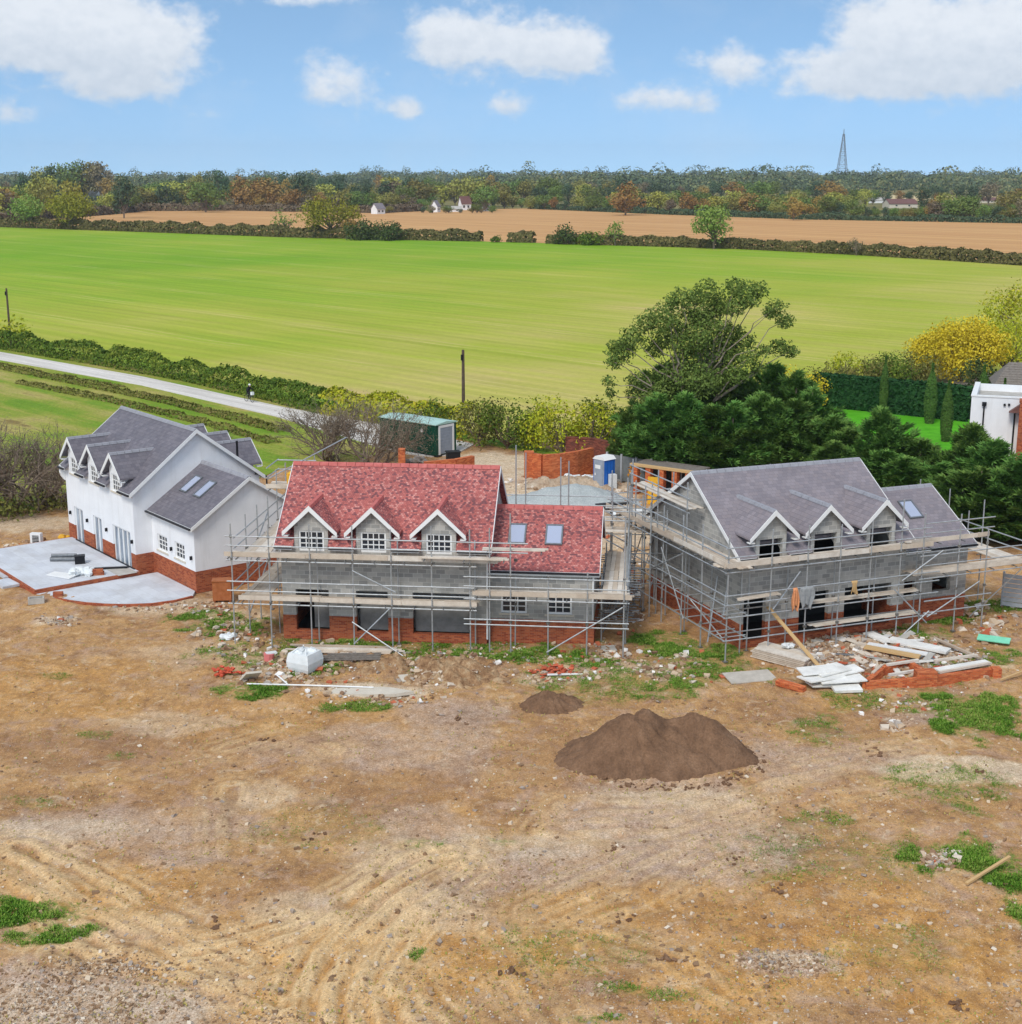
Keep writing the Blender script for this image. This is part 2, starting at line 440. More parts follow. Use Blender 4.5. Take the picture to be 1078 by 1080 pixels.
bg = n.new('ShaderNodeBackground'); bg.inputs['Strength'].default_value = SKY_STR; L(mxn.outputs[2], bg.inputs[0])
ow = n.new('ShaderNodeOutputWorld'); L(bg.outputs[0], ow.inputs[0])

# ---------------------------------------------------------------- terrain
def TZ(x, y):
    d = np.hypot(x, y)
    return sstep(800, 3200, d) * 7.0
def TZ1(x, y): return float(TZ(np.array([x], float), np.array([y], float))[0])

s = Sh('ground_far', .95, .1)
s.base(s.ramp(s.noise(s.co(), .02, 5, .6), [(.3, (88, 92, 50)), (.5, (122, 116, 68)), (.7, (150, 132, 88))])); M['ground_far'] = s.mat
rr = np.concatenate([np.linspace(0, 900, 24), np.geomspace(960, 6000, 34)]); th = np.linspace(0, 2 * np.pi, 97)[:-1]
V = []; 
for r in rr:
    for a in th: V.append((r * math.cos(a), r * math.sin(a), 0))
V = np.array(V); V[:, 2] = TZ(V[:, 0], V[:, 1]) - .45
Fc = []
nt_ = len(th)
for i in range(len(rr) - 1):
    for j in range(nt_):
        k = (j + 1) % nt_
        if i == 0: 
            if True: Fc.append([i * nt_ + j, (i + 1) * nt_ + j, (i + 1) * nt_ + k])
        else: Fc.append([i * nt_ + j, (i + 1) * nt_ + j, (i + 1) * nt_ + k, i * nt_ + k])
g = mesh_np('ground', V, Fc, M['ground_far']); tag(g, kind='structure')

def sheet(name, pts, z, mat, kind='structure', label=None):
    mb = MB(); mb.prism([(p[0], p[1], z) for p in pts], (0, 0, -.3))
    me = mb.build(name, mat); return tag(me, label, kind=kind)

# --- fields
ROWA = math.radians(-46)
def stripes(s, lo=.03, hi=.9, sc=1.0):
    v = s.mp(s.co(), (1, 1, 1), (0, 0, -ROWA))
    return s.noise(s.mp(v, (lo * sc, hi * sc, 1)), 1.0, 4, .6), v
s = Sh('field_green', .9, .1)
st, v = stripes(s, .02, .34); st2, _ = stripes(s, .012, .24); st3, _ = stripes(s, .02, .8)
big = s.noise(s.co(), .012, 4, .55)
yy = s.N('ShaderNodeSeparateXYZ'); s.L(s.mp(s.co(), (1, 1, 1), (0, 0, math.radians(-38))), yy.inputs[0])
near = s.rng(yy.outputs[1], 150, 320, 1.2, 0.0)
f = s.math('ADD', s.math('ADD', s.math('MULTIPLY', st, .42), s.math('MULTIPLY', big, 1.18)), s.math('MULTIPLY', near, .32))
c = s.ramp(s.rng(f, .62, 1.35), [(0, (118, 160, 30)), (.35, (142, 168, 46)), (.62, (164, 172, 62)), (.85, (182, 176, 88)), (1, (196, 176, 112))])
c = s.hsv(c, .5, 1.0, s.rng(st2, .3, .7, .92, 1.06)); c = s.hsv(c, .5, 1.0, s.rng(st3, .3, .7, .93, 1.05))
xr = s.N('ShaderNodeSeparateXYZ'); s.L(v, xr.inputs[0]); wv = s.math('ADD', xr.outputs[1], s.math('MULTIPLY', s.noise(s.co(), .02, 2), 5.0))
row = s.math('SINE', s.math('MULTIPLY', wv, 2.3)); c = s.hsv(c, .5, 1.0, s.rng(row, -1, 1, .96, 1.035))
fr = s.math('FRACT', s.math('DIVIDE', wv, 21.0)); tl = s.math('MAXIMUM', s.math('LESS_THAN', fr, .022), s.math('LESS_THAN', s.math('ABSOLUTE', s.math('SUBTRACT', fr, .098)), .011))
c = s.mix(s.math('MULTIPLY', tl, s.rng(s.noise(s.co(), .05, 4, .65), .42, .62, .12, .6)), c, (204, 190, 124))
c = s.hsv(c, .5, 1.0, s.rng(s.noise(s.co(), 1.2, 4, .7), .3, .7, .9, 1.08))
s.base(c); s.bump(s.noise(s.co(), 3, 4), .3, .1); M['field_green'] = s.mat
s = Sh('field_brown', .95, .08)
st, v = stripes(s, .006, .16); st2, _ = stripes(s, .02, .8)
c = s.ramp(st, [(.3, (184, 136, 88)), (.5, (198, 152, 102)), (.7, (210, 168, 114))])
s.base(s.hsv(c, .5, 1.0, s.rng(st2, .25, .75, .9, 1.08))); M['field_brown'] = s.mat

FE = [(-700, 215), (-150, 234), (0, 239), (300, 249), (560, 256), (780, 262), (900, 268), (1078, 279), (1500, 330)]
far_edge = [G(*p) for p in FE]
near_px = [(1700, 620), (1250, 470), (1100, 400), (1000, 384), (900, 410), (820, 432), (660, 447), (560, 470), (430, 434), (320, 414), (200, 390), (100, 369), (0, 351), (-400, 300)]
sheet('green_field', far_edge + [G(*p) for p in near_px], 0.0, M['field_green'])
FB = [(1900, 262), (1078, 234), (850, 230), (700, 225.5), (560, 219.5), (540, 220), (440, 222), (400, 224), (300, 222.5), (250, 221.5), (150, 222), (110, 226), (0, 233)]
sheet('ploughed_field', [G(*p) for p in FE[1:]] + [G(*p) for p in FB], -.05, M['field_brown'])

# --- rough grass between the track and the site
s = Sh('rough_grass', .95, .1)
st, v = stripes(s, .03, .35); nb = s.noise(s.co(), .12, 4, .6); nf = s.noise(s.co(), 3.0, 4, .65)
c = s.ramp(s.rng(s.math('ADD', st, s.math('MULTIPLY', nb, .7)), .52, 1.1), [(0, (98, 140, 38)), (.35, (122, 152, 48)), (.6, (152, 158, 68)), (.85, (178, 166, 96)), (1, (140, 122, 74))])
s.base(s.hsv(c, .5, 1.0, s.rng(nf, .3, .7, .72, 1.15))); s.bump(nf, .8, .2); M['rough_grass'] = s.mat
sheet('grass_verge', [G(*p) for p in [(-300, 318), (0, 352), (120, 375), (300, 412), (420, 434), (600, 478), (600, 482), (540, 474), (478, 462), (400, 478), (380, 487), (300, 493), (255, 512), (150, 520), (60, 536), (0, 540), (-300, 540)]], .02, M['rough_grass'])
# --- concrete track
s = Sh('track_concrete', .9, .15)
st, v = stripes(s, .05, 1.1); nf = s.noise(s.co(), 2.0, 4, .6)
s.base(s.hsv(s.ramp(st, [(.35, (196, 190, 182)), (.65, (226, 220, 212))]), .5, 1.0, s.rng(nf, .3, .7, .9, 1.05))); M['track_concrete'] = s.mat
sheet('farm_track', [G(*p) for p in [(-300, 322), (0, 371.5), (150, 397.5), (300, 430), (400, 448), (478, 464), (500, 469), (480, 480), (455, 482), (420, 478), (290, 439.5), (150, 407), (0, 380), (-300, 329)]], .06, M['track_concrete'])
# --- neighbour's lawn and drive
s = Sh('lawn_green', .9, .1)
s.base(s.ramp(s.noise(s.co(), .8, 4, .6), [(.3, (74, 152, 26)), (.7, (96, 176, 40))])); M['lawn'] = s.mat
sheet('lawn', [G(*p) for p in [(860, 424), (1030, 440), (1030, 500), (900, 500), (850, 460)]], .04, M['lawn'])
s = Sh('drive_stone', .9, .15); s.base(s.ramp(s.noise(s.co(), 1.2, 5, .7), [(.3, (142, 132, 126)), (.7, (178, 168, 160))])); M['drive'] = s.mat
sheet('driveway', [G(*p) for p in [(980, 408), (1060, 390), (1150, 400), (1150, 440), (1040, 440), (990, 425)]], .05, M['drive'])

# --- building site soil
XS = np.arange(-46, 46.01, .115)
ys = [27.0]
while ys[-1] < 132: ys.append(ys[-1] * 1.0029)
YS = np.array(ys); X, Y = np.meshgrid(XS, YS)
def gb(lst, nz=.55, sc=.9):
    m = np.zeros_like(X); w = (fbm(X * sc + 3, Y * sc + 8, 5) - .5) * 2 * nz
    for (u, v, ru, rv, *a) in lst:
        cx, cy = G(u, v); rx = ru * math.hypot(cy, CAMH) / FPX; ry = rv * cy * cy / (CAMH * FPX)
        d = np.hypot((X - cx) / rx, (Y - cy) / ry)
        m = np.maximum(m, (1 - sstep(.6, 1.15, d + w)) * (a[0] if a else 1))
    return m
grass = gb([(8, 962, 70, 22), (50, 985, 45, 14), (1005, 902, 60, 22), (1060, 918, 40, 30), (963, 904, 20, 9), (1074, 960, 16, 22), (1030, 752, 52, 34), (1000, 770, 26, 14), (1060, 770, 30, 16, .8),
            (235, 662, 60, 13, .9), (215, 650, 40, 10, .8), (340, 705, 30, 10), (270, 728, 42, 10), (400, 678, 60, 8), (530, 690, 100, 11), (470, 692, 30, 8), (620, 700, 40, 8, .8), (700, 682, 40, 18), (745, 690, 40, 14), (705, 722, 40, 10, .8), (690, 735, 60, 8, .7), (385, 745, 45, 7, .8), (455, 700, 25, 12, .8),
            (960, 668, 50, 12), (1000, 700, 30, 8, .7), (1040, 690, 40, 10, .7), (880, 735, 20, 6, .6), (830, 690, 20, 10, .7), (980, 650, 60, 8), (1050, 640, 40, 8, .7), (35, 845, 25, 9, .5), (60, 712, 20, 6, .4), (95, 775, 20, 6, .4), (130, 796, 16, 6, .4), (440, 680, 180, 14, .75), (280, 690, 80, 22, .6), (640, 720, 90, 26, .55), (730, 700, 70, 28, .7), (860, 770, 40, 20, .5), (1000, 830, 80, 30, .5), (920, 740, 60, 14, .5), (440, 1005, 12, 10, .9), (620, 1075, 30, 8, .9), (655, 1045, 30, 12, .6), (870, 865, 40, 14, .5), (440, 890, 25, 8, .5), (530, 885, 20, 7, .6), (690, 1050, 50, 14, .5), (600, 1000, 90, 40, .35), (880, 900, 120, 50, .35), (950, 1000, 80, 40, .35), (330, 870, 80, 30, .25)], .75, 1.3)
solid = gb([(1020, 905, 50, 18), (963, 904, 18, 7), (1074, 960, 10, 16), (1065, 925, 24, 20), (15, 962, 50, 14), (1035, 755, 36, 20, .8), (530, 692, 80, 5, .7), (735, 690, 30, 8, .7), (60, 985, 24, 7, .7)], .6, 1.6)
grass = np.maximum(grass, solid)
gravel = gb([(-20, 1085, 265, 88), (120, 1060, 120, 40), (830, 1016, 60, 17, .9), (720, 880, 130, 60, .75), (600, 910, 110, 40, .7), (430, 785, 90, 40, .6), (470, 750, 70, 18, .7), (110, 872, 140, 28, .7), (180, 905, 60, 18, .6), (450, 870, 60, 35, .6), (850, 800, 110, 26, .6), (980, 760, 40, 10, .5), (700, 830, 130, 14, .6), (925, 680, 100, 30, .8), (690, 710, 25, 10, .8), (330, 790, 80, 24, .35), (500, 930, 50, 30, .5)], .6, .7)
pale = gb([(10, 1090, 250, 74, .55), (440, 960, 90, 40, .5), (330, 960, 60, 24, .5), (560, 890, 120, 24, .45), (720, 840, 120, 14, .5), (180, 760, 70, 16, .4), (520, 487, 56, 14), (590, 520, 90, 22), (560, 503, 60, 13), (640, 560, 60, 30, .8), (20, 552, 70, 10, .7), (50, 875, 120, 16, .5), (1010, 812, 110, 14, .8), (390, 727, 62, 9, 1), (590, 715, 60, 8, .5), (60, 655, 28, 7, .8), (170, 640, 70, 10, .6), (250, 650, 40, 10, .5), (420, 905, 60, 30, .5), (830, 1010, 34, 8, .8), (470, 715, 50, 15, .4), (640, 705, 50, 10, .5), (300, 700, 60, 14, .4), (280, 840, 60, 20, .4), (200, 690, 90, 16, .3)], .6, .8)
dark = gb([(90, 790, 140, 26, .7), (200, 800, 80, 30, .5), (430, 830, 120, 34, .5), (560, 800, 50, 40, .5), (820, 745, 60, 24, .4), (470, 705, 50, 20, .7), (420, 700, 60, 14, .8), (640, 830, 160, 8, .5), (760, 960, 140, 40, .35), (330, 700, 60, 14, .6), (900, 770, 40, 16, .4), (950, 930, 40, 12, .3)], .6, .6)
ochre = gb([(380, 1010, 200, 90), (860, 990, 240, 110), (120, 940, 130, 40, .8), (300, 760, 140, 40, .5), (470, 860, 40, 30, .7), (660, 960, 100, 50, .8), (70, 720, 110, 40, .7), (870, 740, 30, 12, .8)], .8, .5)
def polyd(pts):
    d = np.full(X.shape, 1e9)
    P = [G(*p) for p in pts]
    for (ax, ay), (bx, by) in zip(P[:-1], P[1:]):
        dx, dy = bx - ax, by - ay; tt = np.clip(((X - ax) * dx + (Y - ay) * dy) / (dx * dx + dy * dy), 0, 1)
        d = np.minimum(d, np.hypot(X - ax - tt * dx, Y - ay - tt * dy))
    return d
tracks = [[(60, 1005), (150, 1012), (230, 1002), (300, 985), (360, 955), (430, 912), (470, 895)], [(285, 1085), (300, 1040), (330, 990), (375, 948), (440, 905)], [(330, 1090), (335, 1040), (355, 995), (400, 950), (470, 905)], [(362, 1090), (358, 1050), (385, 1000), (425, 955), (480, 915)],
          [(395, 1090), (385, 1050), (405, 1005), (440, 965)], [(430, 1090), (405, 1060), (400, 1030), (425, 990)], [(0, 905), (60, 940), (130, 985), (210, 1025), (300, 1060)], [(-20, 925), (40, 955), (110, 1000)], [(20, 895), (100, 930), (180, 975), (260, 1015)], [(470, 1090), (440, 1060), (425, 1030)],
          [(560, 960), (640, 925), (720, 880), (790, 850)], [(590, 980), (680, 940), (760, 900)], [(600, 850), (700, 850), (830, 815), (960, 790)], [(580, 870), (700, 870), (850, 835), (1000, 815)], [(240, 790), (300, 770), (350, 790)], [(245, 830), (245, 870), (250, 900)], [(590, 1085), (560, 1040), (520, 980)], [(780, 1060), (700, 1010), (620, 985)]]
wob = (fbm(X * .5, Y * .5, 3) - .5) * .8
trk = np.zeros_like(X); hts = np.zeros_like(X)
for i, tl in enumerate(tracks):
    d = polyd(tl) + wob * .5
    a = .75 if i < 10 else .4
    for off in (.28,):
        rut = np.exp(-((d - .0) / .13) ** 2) + .8 * np.exp(-((d - .75) / .12) ** 2); rim = np.exp(-((d - off) / .1) ** 2) + .7 * np.exp(-((d - .5) / .1) ** 2)
        hts += (-.06 * rut + .05 * rim) * a
    brk = sstep(.3, .6, fbm(X * .9 + i * 5, Y * .9, 3))
    trk = np.maximum(trk, (np.exp(-((d - .28) / .1) ** 2) + np.exp(-((d - .52) / .09) ** 2) * .8 + np.exp(-((d - .95) / .1) ** 2) * .7 + np.exp(-((d - 1.25) / .08) ** 2) * .5) * brk * min(1, a * 1.3))
Z = (fbm(X * .22, Y * .22, 3) - .5) * .35 + (fbm(X * .9 + 4, Y * .9, 4) - .5) * .16 + (fbm(X * 3.1 + 4, Y * 3.1, 3) - .5) * .07
rough = gb([(460, 705, 60, 22), (330, 700, 110, 20), (700, 720, 90, 22, .7), (920, 690, 100, 30, .6), (470, 700, 200, 20, .6), (240, 660, 60, 20, .6), (620, 520, 60, 30, .8)], .5)
Z += rough * ((fbm(X * 1.4 + 9, Y * 1.4, 4) - .35) * .5)
Z += hts
edge = sstep(27, 30, Y) * sstep(46, 43, np.abs(X))
fl = sstep(95, 80, Y) * .95 + .05
Z = Z * fl - .02
gx, gy = (X - 0), Y
Z = Z - (1 - edge) * .5 - sstep(126, 132, Y) * .6
nr, nc = X.shape
V = np.stack([X.ravel(), Y.ravel(), Z.ravel()], 1)
i = np.arange((nr - 1) * nc).reshape(nr - 1, nc)[:, :-1].ravel()
Fc = np.stack([i, i + 1, i + nc + 1, i + nc], 1)

XG, YG, ZG = X, Y, Z
s = Sh('site_soil', .95, .1)
a1 = s.N('ShaderNodeAttribute', attribute_name='MaskA'); s1 = s.N('ShaderNodeSeparateColor'); s.L(a1.outputs['Color'], s1.inputs[0])
mg, mv, mp_ = s1.outputs[:3]; md = a1.outputs['Alpha']
a2 = s.N('ShaderNodeAttribute', attribute_name='MaskB'); s2 = s.N('ShaderNodeSeparateColor'); s.L(a2.outputs['Color'], s2.inputs[0])
mt = s2.outputs[0]
o = s.co()
nA = s.noise(o, .35, 6, .62, .4); nB = s.noise(o, 2.2, 6, .68); nC = s.noise(o, 14, 4, .7); nD = s.noise(o, .9, 5, .7, .6)
c = s.ramp(s.math('ADD', s.math('MULTIPLY', nA, .6), s.math('MULTIPLY', nB, .4)), [(.34, (132, 98, 70)), (.44, (166, 126, 86)), (.52, (184, 142, 94)), (.60, (198, 158, 110)), (.70, (214, 186, 150))])
c = s.mix(s.math('MULTIPLY', s.rng(nD, .5, .64), .7), c, (182, 150, 128))
c = s.mix(s.math('MULTIPLY', s2.outputs[1], s.rng(nB, .35, .6, .35, .95)), c, s.ramp(nD, [(.35, (170, 120, 64)), (.55, (204, 154, 88)), (.7, (220, 178, 118))]))
nG = s.noise(o, 1.3, 6, .72, .8); c = s.mix(s.math('MULTIPLY', s.rng(nG, .56, .68), .6), c, (222, 200, 168)); c = s.mix(s.math('MULTIPLY', s.rng(nG, .44, .34), .5), c, (130, 98, 72))
c = s.mix(s.math('MULTIPLY', md, .6), c, (150, 112, 82))
c = s.mix(s.math('MULTIPLY', mv, s.rng(nB, .32, .6, .3, 1.0)), c, s.ramp(nC, [(.3, (164, 140, 122)), (.55, (194, 170, 152)), (.75, (214, 196, 180))]))
c = s.mix(s.math('MULTIPLY', mp_, s.rng(nB, .3, .6, .4, 1.0)), c, s.ramp(nC, [(.3, (204, 180, 146)), (.7, (228, 212, 188))]))
c = s.mix(mt, c, (226, 194, 146))
nE = s.noise(o, 34, 3, .75); nF = s.noise(s.mp(o, (1, .35, 1), (0, 0, .5)), 5, 4, .7)
c = s.hsv(c, .5, 1.0, s.rng(nC, .28, .72, .70, 1.24)); c = s.hsv(c, .5, 1.0, s.rng(nE, .3, .7, .72, 1.26)); c = s.hsv(c, .5, 1.0, s.rng(nF, .3, .7, .82, 1.14))
vd = s.voro(o, 8.5); vc = s.voro(o, 8.5, out='Color')
vs = s.N('ShaderNodeSeparateColor'); s.L(vc, vs.inputs[0])
peb = s.math('MULTIPLY', s.math('LESS_THAN', vd, .13), s.math('GREATER_THAN', vs.outputs[0], .62))
c = s.mix(s.math('MULTIPLY', peb, .75), c, s.ramp(vs.outputs[1], [(0, (120, 96, 78)), (.4, (200, 182, 160)), (1, (232, 224, 212))]))
vd2 = s.voro(o, 21.0); vc2 = s.N('ShaderNodeSeparateColor'); s.L(s.voro(o, 21.0, out='Color'), vc2.inputs[0])
peb2 = s.math('MULTIPLY', s.math('LESS_THAN', vd2, .26), s.math('GREATER_THAN', vc2.outputs[0], .45))
c = s.mix(s.math('MULTIPLY', peb2, .6), c, s.ramp(vc2.outputs[1], [(0, (110, 84, 62)), (.45, (176, 144, 108)), (.75, (214, 190, 156)), (1, (236, 224, 204))]))
gm = s.math('MULTIPLY', s.math('POWER', mg, 1.3), s.rng(s.noise(o, 4.5, 6, .75), .42, .6, 0.0, .9))
c = s.mix(gm, c, s.ramp(nC, [(.3, (62, 92, 26)), (.6, (100, 138, 46)), (.8, (134, 160, 70))]))
s.base(c); s.bump(s.math('ADD', s.math('MULTIPLY', nB, .7), s.math('ADD', s.math('MULTIPLY', nC, .35), s.math('MULTIPLY', s.math('ADD', peb, peb2), .12))), .8, .06); M['soil'] = s.mat
soil = mesh_np('site_ground', V, Fc, M['soil'], smooth=True); tag(soil, kind='structure')
at = soil.data.color_attributes.new('MaskA', 'FLOAT_COLOR', 'POINT')
at.data.foreach_set('color', np.stack([grass, gravel, pale, dark], -1).astype('f').ravel())
at = soil.data.color_attributes.new('MaskB', 'FLOAT_COLOR', 'POINT')
at.data.foreach_set('color', np.stack([np.clip(trk, 0, 1), ochre, trk * 0, trk * 0 + 1], -1).astype('f').ravel())
def hgrid(x, y):
    j = int(np.clip((x - XS[0]) / .115, 0, nc - 1)); k = int(np.clip(np.searchsorted(YS, y), 0, nr - 1)); return float(Z[k, j])
def GS(u, v):
    x, y = G(u, v); return (x, y, hgrid(x, y))
# ---------------------------------------------------------------- houses
def wall(mb, x0, x1, z0, z1, holes, y0, y1, m=0, rev=None):
    """wall between y0 (outside) and y1 with rectangular holes (hx0,hx1,hz0,hz1)"""
    hs = [(max(h[0], x0), min(h[1], x1), max(h[2], z0), min(h[3], z1)) for h in holes]
    hs = [h for h in hs if h[0] < h[1] - 1e-6 and h[2] < h[3] - 1e-6]
    xs = sorted({x0, x1} | {h[0] for h in hs} | {h[1] for h in hs}); zs = sorted({z0, z1} | {h[2] for h in hs} | {h[3] for h in hs})
    def solid(i, j):
        if i < 0 or j < 0 or i >= len(xs) - 1 or j >= len(zs) - 1: return False
        cx = (xs[i] + xs[i + 1]) / 2; cz = (zs[j] + zs[j + 1]) / 2
        return not any(h[0] < cx < h[1] and h[2] < cz < h[3] for h in hs)
    for i in range(len(xs) - 1):
        for j in range(len(zs) - 1):
            if not solid(i, j): continue
            a, b, c, d = xs[i], xs[i + 1], zs[j], zs[j + 1]
            mb.poly([(a, y0, c), (b, y0, c), (b, y0, d), (a, y0, d)], m)
            mb.poly([(b, y1, c), (a, y1, c), (a, y1, d), (b, y1, d)], m)
            if not solid(i - 1, j): mb.poly([(a, y1, c), (a, y0, c), (a, y0, d), (a, y1, d)], m)
            if not solid(i + 1, j): mb.poly([(b, y0, c), (b, y1, c), (b, y1, d), (b, y0, d)], m)
            if not solid(i, j - 1): mb.poly([(a, y1, c), (b, y1, c), (b, y0, c), (a, y0, c)], m)
            if not solid(i, j + 1): mb.poly([(a, y0, d), (b, y0, d), (b, y1, d), (a, y1, d)], m)

def window(mb, x0, x1, z0, z1, y, cols=3, rows=3, fw=.09, bw=.045, fm=0, gm=1, mids=True):
    """frame and bars in material fm, pane in gm; y is the front face"""
    d = .07
    mb.box(x0, x0 + fw, y, y + d, z0, z1, fm); mb.box(x1 - fw, x1, y, y + d, z0, z1, fm)
    mb.box(x0 + fw, x1 - fw, y, y + d, z0, z0 + fw, fm); mb.box(x0 + fw, x1 - fw, y, y + d, z1 - fw, z1, fm)
    for i in range(1, cols):
        xx = x0 + fw + (x1 - x0 - 2 * fw) * i / cols; mb.box(xx - bw / 2, xx + bw / 2, y + .01, y + .06, z0 + fw, z1 - fw, fm)
    for j in range(1, rows):
        zz = z0 + fw + (z1 - z0 - 2 * fw) * j / rows; mb.box(x0 + fw, x1 - fw, y + .014, y + .056, zz - bw / 2, zz + bw / 2, fm)
    mb.poly([(x0 + fw, y + .045, z0 + fw), (x1 - fw, y + .045, z0 + fw), (x1 - fw, y + .045, z1 - fw), (x0 + fw, y + .045, z1 - fw)], gm)

DX = [1.5, 4.5, 7.65]
def house(name, label, loc, rz, L=9.9, D=7.9, zr=7.9, ze=4.72, o=.25, ov=.25, Le=5.1, s=.4, De=6.6, zre=6.0, zee=3.68, wmat='blockwork', rmat='red_tiles', ridge='red_tiles',
          style='red', doors=(), lights=((.25, .55), (.6, .55)), doorz=(.45, 2.5)):
    t = thing(name, label, 'house', (loc[0], loc[1], 0), rz)
    k = (zr - ze) / (D / 2 + o); ke = (zre - zee) / (De / 2 + o); rt = .12
    Wm, Rm, Wh = M[wmat], M[rmat], M['white_paint']
    zw = ze + k * o - rt - .02          # wall head at the eaves
    zwe = zee + ke * o - rt - .02
    FLIP = Matrix.Translation((L, D, 0)) @ Matrix.Rotation(math.pi, 4, 'Z')
    dh = [(a, b, doorz[0], doorz[1]) for a, b in doors]
    notch = [(xc - .82, xc + .82, 4.25, 9) for xc in DX]
    PH = 1.2; TW = .28
    dw = 4.1 if style == 'grey' else 4.42
    # walls
    mb = MB(); wall(mb, 0, L, PH, zw, dh + notch, 0, TW)
    mb.T = FLIP; wall(mb, 0, L, PH, zw, [(1.0, 2.4, .4, 2.4), (4.2, 5.4, 0, 2.2), (7, 8.6, 1.2, 2.4)] + notch, 0, TW); mb.T = None
    def gable(x, x2, y0, y1, yr, zlow, zpk, zbase):
        mb.prism([(x, y0, zbase), (x, y1, zbase), (x, y1, zlow), (x, yr, zpk), (x, y0, zlow)], (x2 - x, 0, 0))
    gable(.002, TW, TW, D - TW, D / 2, zw + k * TW, zr - rt - .03, PH); gable(L - TW, L - .002, TW, D - TW, D / 2, zw + k * TW, zr - rt - .03, PH)
    # first floor and ground floor slabs, inner partition
    mb.build('wall', Wm, t)
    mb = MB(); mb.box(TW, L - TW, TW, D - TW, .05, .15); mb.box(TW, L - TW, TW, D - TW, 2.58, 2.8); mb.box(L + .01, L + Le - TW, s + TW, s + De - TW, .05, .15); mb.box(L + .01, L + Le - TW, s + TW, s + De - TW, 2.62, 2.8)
    mb.build('floor_slab', M['room_shade'], t)
    mb = MB()
    if style == 'red': mb.box(1.45, L - TW, 1.7, 1.82, .15, 2.58)
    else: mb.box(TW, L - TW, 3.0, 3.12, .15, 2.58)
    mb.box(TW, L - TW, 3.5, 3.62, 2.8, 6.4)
    mb.build('inner_partition', Wm if style == 'red' else M['room_shade'], t)
    # plinth: 12 mm proud
    pr = .012; mb = MB(); wall(mb, -pr, L + pr, 0, PH, dh, -pr, TW - pr)
    mb.T = FLIP; wall(mb, -pr, L + pr, 0, PH, [(4.2, 5.4, 0, 2.2)], -pr, TW - pr); mb.T = None
    for xa, xb in ((-pr, TW - pr), (L - TW + pr, L + pr)): mb.box(xa, xb, TW - pr, D - TW + pr, 0, PH - .003)
    pl = mb.build('plinth', M['brick_orange'], t)
    # extension
    eh = [(L + .65, L + 1.9, 1.5, 2.42), (L + 2.85, L + 4.05, 1.5, 2.42)] if Le > 4.5 else [(L + .25, L + 1.0, 1.4, 2.2), (L + 2.0, L + 3.1, 1.5, 2.2)]
    mb = MB(); wall(mb, L + .003, L + Le, PH, zwe, eh, s, s + TW); wall(mb, L + .003, L + Le, PH, zwe, [], s + De - TW, s + De)
    gable(L + Le - TW, L + Le - .002, s + TW, s + De - TW, s + De / 2, zwe + ke * TW, zre - rt - .03, PH)
    ex = mb.build('extension_wall', Wm, t)
    mb = MB(); wall(mb, L + .013, L + Le + pr, 0, PH, [], s - pr, s + TW - pr); mb.box(L + Le - TW + pr, L + Le + pr, s + TW - pr, s + De - TW, 0, PH - .002); wall(mb, L + .013, L + Le + pr, 0, PH, [], s + De - TW, s + De + pr)
    mb.build('extension_plinth', M['brick_orange'], t)
    # main roof: strips so that the dormers cut through the eaves
    mb = MB()
    for T in (None, FLIP):
        mb.T = T; xs = [-ov]
        for xc in (DX if T is None or style != 'grey' else []): xs += [xc - .84, xc + .84]
        xs.append(L + ov)
        for i in range(len(xs) - 1):
            y0 = -o if i % 2 == 0 else .55
            f = lambda y: ze + k * (y + o)
            a, b = xs[i], xs[i + 1]
            mb.prism([(a, y0, f(y0)), (b, y0, f(y0)), (b, D / 2, zr), (a, D / 2, zr)], (0, 0, -rt))
    mb.T = None
    roof = mb.build('roof', Rm, t)
    mb = MB()
    n = int((L + 2 * ov) / .45)
    for i in range(n):
        a = -ov + (L + 2 * ov) * i / n; b = -ov + (L + 2 * ov) * (i + .96) / n
        mb.prism([(a, D / 2 - .17, zr - .10), (a, D / 2 - .1, zr + .03), (a, D / 2, zr + .075), (a, D / 2 + .1, zr + .03), (a, D / 2 + .17, zr - .10)], (b - a, 0, 0))
    mb.build('ridge_tile', M['ridge_red'] if style == 'red' else M['ridge_grey'], roof)
    # extension roof
    mb = MB(); fe = lambda y: zee + ke * (y - s + o)
    mb.prism([(L + .004, s - o, zee), (L + Le + ov, s - o, zee), (L + Le + ov, s + De / 2, zre), (L + .004, s + De / 2, zre)], (0, 0, -rt))
    mb.prism([(L + .004, s + De + o, zee), (L + Le + ov, s + De + o, zee), (L + Le + ov, s + De / 2, zre), (L + .004, s + De / 2, zre)], (0, 0, -rt))
    er = mb.build('extension_roof', Rm, t)
    mb = MB(); n = int((Le + ov) / .45)
    for i in range(n):
        a = L + .02 + (Le + ov - .02) * i / n; b = L + .02 + (Le + ov - .02) * (i + .96) / n
        mb.prism([(a, s + De / 2 - .17, zre - .10), (a, s + De / 2 - .1, zre + .03), (a, s + De / 2, zre + .075), (a, s + De / 2 + .1, zre + .03), (a, s + De / 2 + .17, zre - .10)], (b - a, 0, 0))
    mb.build('ridge_tile', M['ridge_red'] if style == 'red' else M['ridge_grey'], er)
    # barge boards
    for x in (-ov - .03, L + ov + .003):
        mb = MB(); bh = .2
        for (ya, za, yb, zb) in ((-o, ze, D / 2, zr), (D + o, ze, D / 2, zr)):
            mb.prism([(x, ya, za + .03), (x, yb, zb + .03), (x, yb, zb - bh), (x, ya, za - bh)], (.028, 0, 0))
        mb.build('bargeboard', Wh, roof)
    x = L + Le + ov + .003
    mb = MB()
